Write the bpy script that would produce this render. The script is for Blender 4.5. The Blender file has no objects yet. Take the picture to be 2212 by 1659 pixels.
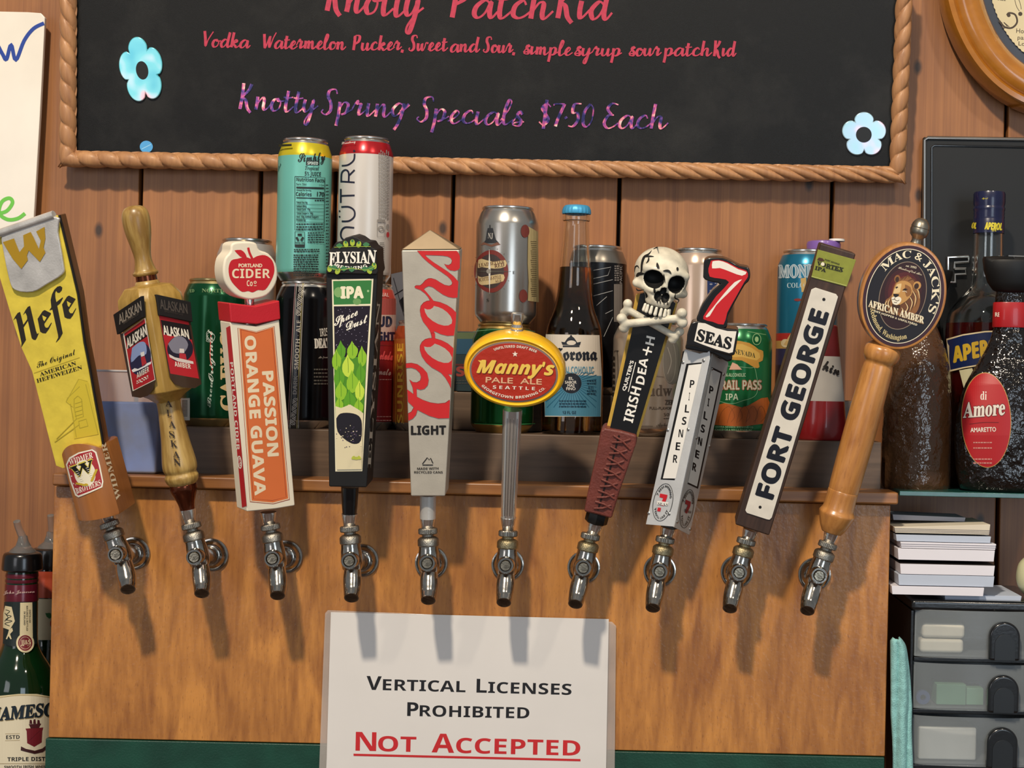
import bpy, bmesh, math, random
import numpy as np
from mathutils import Vector, Matrix
from mathutils.geometry import tessellate_polygon
from mathutils.bvhtree import BVHTree
random.seed(7)
SC = bpy.context.scene
COL = SC.collection
# ---------------------------------------------------------------- camera
W, H, FPX, D, CZ = 2212, 1659, 3400.0, 1.70, 1.45
XV, YV, ROLL = 1350.0, 829.5, math.radians(1.3)
CR, SR = math.cos(ROLL), math.sin(ROLL)
CAMP = Vector((0.0, -D, CZ))
cd = bpy.data.cameras.new('camera'); camera = bpy.data.objects.new('camera', cd); COL.objects.link(camera)
cd.sensor_fit = 'HORIZONTAL'; cd.sensor_width = 36.0; cd.lens = 36.0 * FPX / W
cd.shift_x = (W / 2 - XV) / W; cd.shift_y = (YV - H / 2) / W
cd.clip_start = 0.05
camera.matrix_world = Matrix(((CR, -SR, 0, 0), (0, 0, -1, -D), (SR, CR, 0, CZ), (0, 0, 0, 1)))
SC.camera = camera
# ---------------------------------------------------------------- light
vs = SC.view_settings
vs.view_transform = 'Standard'; vs.look = 'None'; vs.gamma = 1.0; vs.use_curve_mapping = False
vs.exposure = 0.0
world = bpy.data.worlds.new('room_ambience'); SC.world = world; world.use_nodes = True
bg = world.node_tree.nodes['Background']
bg.inputs[0].default_value = (0.90, 0.95, 1.0, 1); bg.inputs[1].default_value = 0.25
def lamp(name, loc, target, size, power, color, sy=None):
    l = bpy.data.lights.new(name, 'AREA'); l.shape = 'RECTANGLE' if sy else 'DISK'; l.size = size
    if sy: l.size_y = sy
    l.energy = power; l.color = color
    o = bpy.data.objects.new(name, l); COL.objects.link(o); o.location = loc
    o.rotation_euler = (Vector(target) - Vector(loc)).to_track_quat('-Z', 'Y').to_euler()
    return o
WARM = (1.0, 0.86, 0.68); COOL = (0.74, 0.87, 1.0)
lamp('pendant_lamp', (-0.58, -2.20, CZ + 2.15), (-0.15, 0.1, CZ - 0.05), 0.18, 92, WARM)
lamp('pendant_lamp', (0.85, -1.45, CZ + 1.35), (0.10, 0.1, CZ - 0.1), 0.13, 7, WARM)
lamp('window_light', (1.0, -2.7, CZ + 0.10), (0.1, 0.0, CZ - 0.15), 0.8, 12, COOL, 1.2)
lamp('window_light', (-1.7, -2.9, CZ + 0.3), (-0.2, 0.0, CZ - 0.2), 0.9, 8, (0.95, 0.95, 1.0), 1.1)
# ---------------------------------------------------------------- pixel rays
def ray(px, py):
    x = (px - XV) / FPX; z = -(py - YV) / FPX
    return Vector((x * CR - z * SR, 1.0, x * SR + z * CR))
def P(px, py, Y=0.0):
    return CAMP + ray(px, py) * (Y + D)
def proj(p):
    d = p - CAMP; x, z = d.x / d.y, d.z / d.y
    return (XV + (x * CR + z * SR) * FPX, YV - (-x * SR + z * CR) * FPX)
# ---------------------------------------------------------------- materials
MC = {}
def lin(c):
    if isinstance(c, str):
        c = c.lstrip('#'); c = [int(c[i:i + 2], 16) / 255 for i in (0, 2, 4)]
    return tuple((v / 12.92 if v <= 0.04045 else ((v + 0.055) / 1.055) ** 2.4) for v in c) + (1.0,)
def newmat(name):
    m = bpy.data.materials.new(name); m.use_nodes = True
    return m, m.node_tree, m.node_tree.nodes['Principled BSDF']
def mat(col, rough=0.5, metal=0.0, bump=0.0, bscale=300, trans=0.0, ior=1.45, coat=0.0, alpha=1.0, var=0.12, vscale=18, crough=0.08, emit=0):
    """plain surface: a colour with slight procedural unevenness and fine relief"""
    key = (col, rough, metal, bump, bscale, trans, ior, coat, alpha, var, vscale, crough)
    if key in MC: return MC[key]
    m, nt, b = newmat('surface')
    c = lin(col)
    b.inputs['Roughness'].default_value = rough; b.inputs['Metallic'].default_value = metal
    b.inputs['IOR'].default_value = ior; b.inputs['Transmission Weight'].default_value = trans
    b.inputs['Coat Weight'].default_value = coat; b.inputs['Coat Roughness'].default_value = crough
    b.inputs['Alpha'].default_value = alpha
    tc = nt.nodes.new('ShaderNodeTexCoord')
    n = nt.nodes.new('ShaderNodeTexNoise'); n.inputs['Scale'].default_value = vscale; n.inputs['Detail'].default_value = 5
    nt.links.new(tc.outputs['Object'], n.inputs['Vector'])
    r = nt.nodes.new('ShaderNodeValToRGB')
    r.color_ramp.elements[0].position = 0.3; r.color_ramp.elements[1].position = 0.7
    r.color_ramp.elements[0].color = tuple(v * (1 - var) for v in c[:3]) + (1,)
    r.color_ramp.elements[1].color = tuple(min(1, v * (1 + var)) for v in c[:3]) + (1,)
    nt.links.new(n.outputs['Fac'], r.inputs['Fac']); nt.links.new(r.outputs['Color'], b.inputs['Base Color'])
    if bump:
        n2 = nt.nodes.new('ShaderNodeTexNoise'); n2.inputs['Scale'].default_value = bscale; n2.inputs['Detail'].default_value = 3
        bp = nt.nodes.new('ShaderNodeBump'); bp.inputs['Strength'].default_value = bump; bp.inputs['Distance'].default_value = 0.001
        nt.links.new(tc.outputs['Object'], n2.inputs['Vector']); nt.links.new(n2.outputs['Fac'], bp.inputs['Height'])
        nt.links.new(bp.outputs['Normal'], b.inputs['Normal'])
    MC[key] = m
    return m
def ink(col, rough=0.45): return mat(col, rough, var=0.04)
def wood(light, dark, grain=(60, 60, 3), rough=0.45, coat=0.2, knots=0.0, bump=0.25, contrast=(0.35, 0.68), obj_random=0.0, fleck=0.0, crough=0.25, stain=0.25, gloss_noise=0.0):
    key = ('wood', light, dark, grain, rough, coat, knots, contrast, obj_random, fleck, crough, gloss_noise)
    if key in MC: return MC[key]
    m, nt, b = newmat('wood'); N = nt.nodes.new; L = nt.links.new
    tc = N('ShaderNodeTexCoord'); mp = N('ShaderNodeMapping'); mp.inputs['Scale'].default_value = grain
    oi = N('ShaderNodeObjectInfo'); cx = N('ShaderNodeVectorMath'); cx.operation = 'ADD'
    mul = N('ShaderNodeVectorMath'); mul.operation = 'SCALE'; mul.inputs[3].default_value = 7.0
    L(oi.outputs['Random'], mul.inputs[0]); L(tc.outputs['Object'], cx.inputs[0]); L(mul.outputs[0], cx.inputs[1])
    L(cx.outputs[0], mp.inputs['Vector'])
    n1 = N('ShaderNodeTexNoise'); n1.inputs['Scale'].default_value = 1.0; n1.inputs['Detail'].default_value = 6; n1.inputs['Distortion'].default_value = 1.2
    L(mp.outputs[0], n1.inputs['Vector'])
    mp2 = N('ShaderNodeMapping'); mp2.inputs['Scale'].default_value = tuple(g * 6 for g in grain[:2]) + (grain[2] * 3,) if grain[2] < grain[0] else (grain[0] * 3, grain[1] * 6, grain[2] * 6)
    L(cx.outputs[0], mp2.inputs['Vector'])
    n2 = N('ShaderNodeTexNoise'); n2.inputs['Scale'].default_value = 1.0; n2.inputs['Detail'].default_value = 4
    L(mp2.outputs[0], n2.inputs['Vector'])
    mx = N('ShaderNodeMix'); mx.data_type = 'FLOAT'; mx.inputs[0].default_value = 0.35
    L(n1.outputs['Fac'], mx.inputs[2]); L(n2.outputs['Fac'], mx.inputs[3])
    r = N('ShaderNodeValToRGB'); r.color_ramp.elements[0].position, r.color_ramp.elements[1].position = contrast
    r.color_ramp.elements[0].color = lin(dark); r.color_ramp.elements[1].color = lin(light)
    L(mx.outputs[0], r.inputs['Fac'])
    last = r.outputs['Color']
    # broad blotches of old stain
    n3 = N('ShaderNodeTexNoise'); n3.inputs['Scale'].default_value = 9; n3.inputs['Detail'].default_value = 4
    L(cx.outputs[0], n3.inputs['Vector'])
    mr = N('ShaderNodeMapRange'); mr.inputs[1].default_value = 0.4; mr.inputs[2].default_value = 0.75; mr.inputs[3].default_value = 0.0; mr.inputs[4].default_value = stain
    L(n3.outputs['Fac'], mr.inputs[0])
    m2 = N('ShaderNodeMix'); m2.data_type = 'RGBA'; m2.blend_type = 'MIX'; m2.inputs[7].default_value = lin(dark)
    L(mr.outputs[0], m2.inputs[0]); L(last, m2.inputs[6]); last = m2.outputs[2]
    if knots:
        kp = N('ShaderNodeMapping'); kp.inputs['Scale'].default_value = (8, 1, 4.5); kp.inputs['Rotation'].default_value = (math.pi / 2, 0, 0); L(cx.outputs[0], kp.inputs['Vector'])
        v = N('ShaderNodeTexVoronoi'); v.voronoi_dimensions = '2D'; v.inputs['Scale'].default_value = 1.0; L(kp.outputs[0], v.inputs['Vector'])
        k = N('ShaderNodeMapRange'); k.inputs[1].default_value = 0.02; k.inputs[2].default_value = 0.05; k.inputs[3].default_value = knots; k.inputs[4].default_value = 0
        L(v.outputs['Distance'], k.inputs[0])
        m3 = N('ShaderNodeMix'); m3.data_type = 'RGBA'; m3.inputs[7].default_value = (0.02, 0.008, 0.004, 1)
        L(k.outputs[0], m3.inputs[0]); L(last, m3.inputs[6]); last = m3.outputs[2]
    if fleck:
        fp = N('ShaderNodeMapping'); fp.inputs['Scale'].default_value = (800, 800, 150); L(cx.outputs[0], fp.inputs['Vector'])
        v = N('ShaderNodeTexNoise'); v.inputs['Scale'].default_value = 1.0; v.inputs['Detail'].default_value = 2; L(fp.outputs[0], v.inputs['Vector'])
        k = N('ShaderNodeMapRange'); k.inputs[1].default_value = 0.62; k.inputs[2].default_value = 0.75; k.inputs[3].default_value = 0; k.inputs[4].default_value = fleck
        L(v.outputs['Fac'], k.inputs[0])
        m3 = N('ShaderNodeMix'); m3.data_type = 'RGBA'; m3.inputs[7].default_value = lin('#5a2c12')
        L(k.outputs[0], m3.inputs[0]); L(last, m3.inputs[6]); last = m3.outputs[2]
    if obj_random:
        hs = N('ShaderNodeHueSaturation'); a = N('ShaderNodeMapRange'); a.inputs[3].default_value = 1 - obj_random; a.inputs[4].default_value = 1 + obj_random
        L(oi.outputs['Random'], a.inputs[0]); L(a.outputs[0], hs.inputs['Value']); L(last, hs.inputs['Color']); last = hs.outputs['Color']
    L(last, b.inputs['Base Color'])
    b.inputs['Roughness'].default_value = rough; b.inputs['Coat Weight'].default_value = coat; b.inputs['Coat Roughness'].default_value = crough
    bp = N('ShaderNodeBump'); bp.inputs['Strength'].default_value = bump; bp.inputs['Distance'].default_value = 0.0008
    L(mx.outputs[0], bp.inputs['Height']); L(bp.outputs['Normal'], b.inputs['Normal'])
    if gloss_noise:   # uneven drips of varnish
        g = N('ShaderNodeMapping'); g.inputs['Scale'].default_value = (260, 260, 200); L(cx.outputs[0], g.inputs['Vector'])
        gn = N('ShaderNodeTexNoise'); gn.inputs['Scale'].default_value = 1.0; gn.inputs['Detail'].default_value = 3; L(g.outputs[0], gn.inputs['Vector'])
        gb = N('ShaderNodeBump'); gb.inputs['Strength'].default_value = gloss_noise; gb.inputs['Distance'].default_value = 0.002
        L(gn.outputs['Fac'], gb.inputs['Height']); L(gb.outputs['Normal'], b.inputs['Coat Normal'])
    MC[key] = m
    return m
CHROME = mat('#e2dfda', 0.13, 0.92, var=0.10, vscale=60, bump=0.05, bscale=120)
STEEL = mat('#b5b2ac', 0.30, 1.0, var=0.15, vscale=90, bump=0.08, bscale=500)
TARNISH = mat('#8f8a80', 0.38, 1.0, var=0.35, vscale=160, bump=0.5, bscale=900)
BRASSY = mat('#968a6c', 0.36, 0.95, var=0.3, vscale=140, bump=0.5, bscale=900)
BRUSHED = mat('#c9c6c0', 0.42, 0.5, var=0.12, vscale=40, bump=0.1, bscale=600)
ALU = mat('#cfccc6', 0.25, 0.95, var=0.08, vscale=40)
BLACKG = mat('#0b0b0c', 0.25, coat=0.4)
BLACKM = mat('#121213', 0.6)
DARKIN = mat('#080605', 0.7)
# ---------------------------------------------------------------- object helpers
def tag(o, label=None, cat=None, group=None, kind=None):
    if label: o['label'] = label
    if cat: o['category'] = cat
    if group: o['group'] = group
    if kind: o['kind'] = kind
    return o
def ob(name, verts, faces, mats, parent=None, idx=None, smooth=True, sharp=35, bevel=0, seg=2, loc=None):
    me = bpy.data.meshes.new(name); me.from_pydata([tuple(v) for v in verts], [], [tuple(f) for f in faces])
    if not isinstance(mats, (list, tuple)): mats = [mats]
    for m in mats: me.materials.append(m)
    if idx is not None: me.polygons.foreach_set('material_index', idx)
    bm = bmesh.new(); bm.from_mesh(me); bmesh.ops.recalc_face_normals(bm, faces=bm.faces); bm.to_mesh(me); bm.free()
    if smooth:
        me.polygons.foreach_set('use_smooth', [True] * len(me.polygons))
        if not bevel: me.set_sharp_from_angle(angle=math.radians(sharp))
    me.update()
    o = bpy.data.objects.new(name, me); COL.objects.link(o)
    if parent is not None: o.parent = parent
    if loc is not None: o.location = loc
    if bevel:
        b = o.modifiers.new('bevel', 'BEVEL'); b.width = bevel; b.segments = seg; b.limit_method = 'ANGLE'; b.angle_limit = math.radians(38); b.harden_normals = True
    return o
class Fr:
    """local frame of a thing: z runs from the base pixel to the top pixel, -y faces out"""
    def __init__(s, name, base, Y0, top=None, Y1=None, yaw=0.0, label=None, cat=None, group=None, z=None):
        B = P(base[0], base[1], Y0)
        if z is not None: B.z = z
        if top is None: zd = Vector((0, 0, 1))
        else: zd = (P(top[0], top[1], Y0 if Y1 is None else Y1) - B).normalized()
        yd = Vector((0, 1, 0)); yd = (yd - zd * yd.dot(zd)).normalized(); xd = yd.cross(zd)
        R = Matrix((xd, yd, zd)).transposed() @ Matrix.Rotation(math.radians(yaw), 3, 'Z')
        s.M = Matrix.Translation(B) @ R.to_4x4(); s.I = s.M.inverted()
        s.o = None
        if name:
            s.o = bpy.data.objects.new(name, None); s.o.empty_display_size = 0.02; COL.objects.link(s.o); s.o.matrix_world = s.M
            tag(s.o, label, cat, group)
        s.c = s.I @ CAMP; s.I3 = s.I.to_3x3()
    def hit(s, px, py, q, n):
        d = s.I3 @ ray(px, py); q = Vector(q); n = Vector(n)
        return s.c + d * ((q - s.c).dot(n) / d.dot(n))
    def px(s, x, y, d=0.0): return s.hit(x, y, (0, -d, 0), (0, 1, 0))
    def uv(s, x, y, d=0.0):
        p = s.px(x, y, d); return (p.x, p.z)
    def cyl(s, px, py, r, cx=0.0, cy=0.0):
        d = s.I3 @ ray(px, py); ox, oy = s.c.x - cx, s.c.y - cy
        a = d.x ** 2 + d.y ** 2; b = 2 * (ox * d.x + oy * d.y); c = ox * ox + oy * oy - r * r
        q = b * b - 4 * a * c
        t = (-b - math.sqrt(q)) / (2 * a) if q > 0 else -b / (2 * a)
        return s.c + d * t
    def zy(s, py, d=0.0):
        lo, hi = -1.0, 1.2
        for _ in range(40):
            m = (lo + hi) / 2
            if proj(s.M @ Vector((0, -d, m)))[1] > py: lo = m
            else: hi = m
        return lo
    def k(s, z=0.0): return ((s.M @ Vector((0, 0, z))).y + D) / FPX      # metres per pixel there
def lathe_geo(prof, seg=48, ax='z', c=(0, 0, 0), cap=True):
    vs_, fs = [], []
    for r, z in prof:
        for i in range(seg):
            a = 2 * math.pi * i / seg
            if ax == 'z': vs_.append((c[0] + r * math.cos(a), c[1] + r * math.sin(a), c[2] + z))
            else: vs_.append((c[0] + r * math.cos(a), c[1] - z, c[2] + r * math.sin(a)))
    n = len(prof)
    for j in range(n - 1):
        for i in range(seg):
            k = (i + 1) % seg
            fs.append((j * seg + i, j * seg + k, (j + 1) * seg + k, (j + 1) * seg + i))
    if cap: fs += [tuple(range(seg))[::-1], tuple((n - 1) * seg + i for i in range(seg))]
    return vs_, fs
def lathe(name, prof, m, parent, seg=48, ax='z', c=(0, 0, 0), cap=True, sharp=35, midx=None):
    v, f = lathe_geo(prof, seg, ax, c, cap)
    idx = None
    if midx is not None:
        idx = [midx[j] for j in range(len(prof) - 1) for _ in range(seg)] + ([midx[0], midx[-1]] if cap else [])
    return ob(name, v, f, m, parent, idx=idx, sharp=sharp)
def smooth_prof(pts, n=4):
    """Catmull-Rom through points of any dimension"""
    out = []
    q = [pts[0]] + list(pts) + [pts[-1]]
    for i in range(1, len(q) - 2):
        for k in range(n):
            t = k / n
            out.append(tuple(0.5 * ((2 * b) + (-a + c) * t + (2 * a - 5 * b + 4 * c - d) * t * t + (-a + 3 * b - 3 * c + d) * t ** 3)
                             for a, b, c, d in zip(q[i - 1], q[i], q[i + 1], q[i + 2])))
    out.append(tuple(pts[-1]))
    return out
def tess(pts):
    return tessellate_polygon([[Vector((p[0], p[1], 0)) for p in pts]])
def prism(name, uv, d0, d1, m, parent, bevel=0.0008, scale_back=1.0, smooth=True, seg=2):
    """outline in local (x, z), from y=-d0 (front) to y=-d1 (back)"""
    n = len(uv)
    cu = sum(p[0] for p in uv) / n; cv = sum(p[1] for p in uv) / n
    v = [(u, -d0, w) for u, w in uv] + [(cu + (u - cu) * scale_back, -d1, cv + (w - cv) * scale_back) for u, w in uv]
    f = [tuple(range(n)), tuple(range(n, 2 * n))[::-1]] + [(i, (i + 1) % n, n + (i + 1) % n, n + i) for i in range(n)]
    return ob(name, v, f, m, parent, bevel=bevel, smooth=smooth, seg=seg)
def boxg(x0, x1, y0, y1, z0, z1):
    v = [(x0, y0, z0), (x1, y0, z0), (x1, y1, z0), (x0, y1, z0), (x0, y0, z1), (x1, y0, z1), (x1, y1, z1), (x0, y1, z1)]
    return v, [(0, 1, 2, 3), (4, 5, 6, 7), (0, 1, 5, 4), (1, 2, 6, 5), (2, 3, 7, 6), (3, 0, 4, 7)]
def box(name, x0, x1, y0, y1, z0, z1, m, parent=None, bevel=0.001, seg=2):
    v, f = boxg(x0, x1, y0, y1, z0, z1)
    return ob(name, v, f, m, parent, bevel=bevel, seg=seg)
def tube_geo(pts, rad, seg=16, cap=True):
    pts = [Vector(p) for p in pts]; v, f = [], []
    if not isinstance(rad, (list, tuple)): rad = [rad] * len(pts)
    up = Vector((0.13, 0.31, 0.94))
    for i, p in enumerate(pts):
        t = (pts[min(i + 1, len(pts) - 1)] - pts[max(i - 1, 0)]).normalized()
        a = up - t * up.dot(t)
        if a.length < 1e-3: a = Vector((1, 0, 0)) - t * t.x
        a.normalize(); b = t.cross(a); up = a
        for k in range(seg):
            an = 2 * math.pi * k / seg
            v.append(p + (a * math.cos(an) + b * math.sin(an)) * rad[i])
    for i in range(len(pts) - 1):
        for k in range(seg):
            k2 = (k + 1) % seg
            f.append((i * seg + k, i * seg + k2, (i + 1) * seg + k2, (i + 1) * seg + k))
    if cap: f += [tuple(range(seg))[::-1], tuple((len(pts) - 1) * seg + k for k in range(seg))]
    return v, f
def tube(name, pts, rad, m, parent, seg=16, cap=True):
    v, f = tube_geo(pts, rad, seg, cap); return ob(name, v, f, m, parent)
def join(*gs):
    V, F_ = [], []
    for v, f in gs:
        o = len(V); V += [tuple(p) for p in v]; F_ += [tuple(i + o for i in q) for q in f]
    return V, F_
# ---------------------------------------------------------------- lettering
STY = {'r': None, 'b': (0x1D5D4, 0x1D5EE, 0x1D7EC), 's': (0x1D400, 0x1D41A, 0x1D7CE), 'si': (0x1D468, 0x1D482, 0x1D7CE), 'f': (0x1D56C, 0x1D586, 0x1D7CE),
       'c': (0x1D4D0, 0x1D4EA, 0x1D7CE), 'bi': (0x1D63C, 0x1D656, 0x1D7EC), 'i': None}
TC = {}
def glyphs(s, style, off=0.0):
    k = (s, style, off)
    if k in TC: return TC[k]
    b = STY[style]; t = s
    if b:
        t = ''.join(chr(b[0] + ord(c) - 65) if 'A' <= c <= 'Z' else chr(b[1] + ord(c) - 97) if 'a' <= c <= 'z' else chr(b[2] + ord(c) - 48) if '0' <= c <= '9' else c for c in s)
    c = bpy.data.curves.new('t', 'FONT'); c.body = t; c.size = 1.0; c.resolution_u = 3
    if style == 'i': c.shear = 0.25
    c.offset = off
    o = bpy.data.objects.new('t', c); me = bpy.data.meshes.new_from_object(o)
    me.calc_loop_triangles()
    v = [(p.co.x, p.co.y) for p in me.vertices]; f = [tuple(q.vertices) for q in me.loop_triangles]
    bpy.data.objects.remove(o); bpy.data.curves.remove(c); bpy.data.meshes.remove(me)
    x0 = min(p[0] for p in v); x1 = max(p[0] for p in v)
    cap = 0.70 if b is None else 0.72
    r = ([((x - x0) / (x1 - x0), y / cap) for x, y in v], f, (x1 - x0) / cap)
    TC[k] = r
    return r
class Art:
    """flat print: shapes given in photo pixels, laid onto the real surface through fn(x, y, height)"""
    def __init__(s, fn, slice_w=0, step=0.00002, base=0.00025):
        s.fn = fn; s.v = []; s.f = []; s.fi = []; s.mats = []; s.h = base; s.step = step; s.sl = slice_w
    def mi(s, m):
        if isinstance(m, str): m = ink(m)
        if m not in s.mats: s.mats.append(m)
        return s.mats.index(m)
    def raw(s, v2, f, m, lift=True, dz=None):
        s.h += s.step if lift else 0.000004
        i = s.mi(m)
        if s.sl:
            bm = bmesh.new(); vv = [bm.verts.new((x, y, dz[i_] if dz else 0)) for i_, (x, y) in enumerate(v2)]
            for q in f:
                try: bm.faces.new([vv[j] for j in q])
                except ValueError: pass
            x0 = min(p[0] for p in v2); x1 = max(p[0] for p in v2); y0 = min(p[1] for p in v2); y1 = max(p[1] for p in v2)
            x = math.floor(x0 / s.sl) * s.sl + s.sl
            while x < x1:
                bmesh.ops.bisect_plane(bm, geom=bm.verts[:] + bm.edges[:] + bm.faces[:], plane_co=(x, 0, 0), plane_no=(1, 0, 0)); x += s.sl
            if s.sl < 5:
                y = math.floor(y0 / s.sl) * s.sl + s.sl
                while y < y1:
                    bmesh.ops.bisect_plane(bm, geom=bm.verts[:] + bm.edges[:] + bm.faces[:], plane_co=(0, y, 0), plane_no=(0, 1, 0)); y += s.sl
            bm.verts.index_update(); v2 = [(q.co.x, q.co.y) for q in bm.verts]; dz = [q.co.z for q in bm.verts]; f = [tuple(w.index for w in q.verts) for q in bm.faces]; bm.free()
        o = len(s.v)
        s.v += [s.fn(x, y, s.h + (dz[i_] if dz else 0)) for i_, (x, y) in enumerate(v2)]
        s.f += [tuple(j + o for j in q) for q in f]; s.fi += [i] * len(f)
        return s
    def poly(s, pts, m, smooth=0, lift=True):
        if smooth: pts = smooth_prof(list(pts) + [pts[0]], smooth)[:-1]
        return s.raw(pts, [tuple(t) for t in tess(pts)], m, lift)
    def rect(s, x0, y0, x1, y1, m, sk=0.0, lift=True):     # sk: pixels of slope per pixel of width
        dy = (x1 - x0) * sk
        return s.poly([(x0, y0), (x1, y0 + dy), (x1, y1 + dy), (x0, y1)], m, lift=lift)
    def ell(s, c, rx, ry, m, rot=0.0, n=40, lift=True):
        r = math.radians(rot); pts = []
        for i in range(n):
            a = 2 * math.pi * i / n; x, y = rx * math.cos(a), ry * math.sin(a)
            pts.append((c[0] + x * math.cos(r) - y * math.sin(r), c[1] + x * math.sin(r) + y * math.cos(r)))
        return s.poly(pts, m, lift=lift)
    def ring(s, c, rx, ry, w, m, rot=0.0, n=48):
        r = math.radians(rot); pts = []
        for i in range(n + 1):
            a = 2 * math.pi * i / n; x, y = rx * math.cos(a), ry * math.sin(a)
            pts.append((c[0] + x * math.cos(r) - y * math.sin(r), c[1] + x * math.sin(r) + y * math.cos(r)))
        return s.stroke(pts, w, m, smooth=0)
    def text(s, t, p0, p1, h, m, style='b', up=None, lift=True, bold=0.0):
        ax = (p1[0] - p0[0], p1[1] - p0[1]); l = math.hypot(*ax)
        v, f, asp = glyphs(t, style)
        if h is None: h = l / asp
        u = up if up else (ax[1] / l, -ax[0] / l)
        pts = [(p0[0] + ax[0] * x + u[0] * h * y, p0[1] + ax[1] * x + u[1] * h * y) for x, y in v]
        s.raw(pts, f, m, lift)
        if bold:
            for dx, dy in ((bold, 0), (-bold, 0), (0, bold), (0, -bold)): s.raw([(x + dx, y + dy) for x, y in pts], f, m, lift=False)
        return s
    def arc(s, t, c, rx, ry, a0, a1, h, m, style='b', rot=0.0, inward=False):
        """along an ellipse; angles in degrees, 0 = right, 90 = up; letters stand outwards, or inwards for a lower arc"""
        v, f, asp = glyphs(t, style); r = math.radians(rot); pts = []
        for x, y in v:
            a = math.radians(a0 + (a1 - a0) * x); k = -h * y if inward else h * y
            ex, ey = (rx + k) * math.cos(a), -(ry + k) * math.sin(a)
            pts.append((c[0] + ex * math.cos(r) - ey * math.sin(r), c[1] + ex * math.sin(r) + ey * math.cos(r)))
        return s.raw(pts, f, m)
    def stroke(s, pts, w, m, smooth=5, taper=False, nib=False, lift=True):
        if smooth: pts = smooth_prof(pts, smooth)
        v, f = [], []; n = len(pts)
        for i, p in enumerate(pts):
            a = pts[max(i - 1, 0)]; b = pts[min(i + 1, n - 1)]
            dx, dy = b[0] - a[0], b[1] - a[1]; l = math.hypot(dx, dy) or 1e-6
            ww = w / 2
            if taper: ww *= max(0.12, math.sin(math.pi * min(1, (i + 0.6) / n)))
            if nib: ww *= 0.42 + 0.58 * max(0, dy / l)
            v += [(p[0] - dy / l * ww, p[1] + dx / l * ww), (p[0] + dy / l * ww, p[1] - dx / l * ww)]
            if i: f += [(2 * i - 2, 2 * i, 2 * i + 1), (2 * i - 2, 2 * i + 1, 2 * i - 1)]
        return s.raw(v, f, m, lift, [0.0000012 * (i_ // 2) for i_ in range(len(v))])
    def lines(s, x0, x1, ys, h, m, sk=0.0, seed=3):
        """rows of tiny print too small to read"""
        rnd = random.Random(seed); s.h += s.step
        for y in ys:
            x = x0
            while x < x1:
                w = min(rnd.uniform(2.0, 7.0), x1 - x); dy = (x - x0) * sk
                s.rect(x, y - h / 2 + dy, x + w, y + h / 2 + dy, m, lift=False); x += w + 1.3
        return s
    def build(s, name, parent, label=None):
        o = ob(name, s.v, s.f, s.mats, parent, idx=s.fi, smooth=False)
        if label: o['label'] = label
        return o
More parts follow.
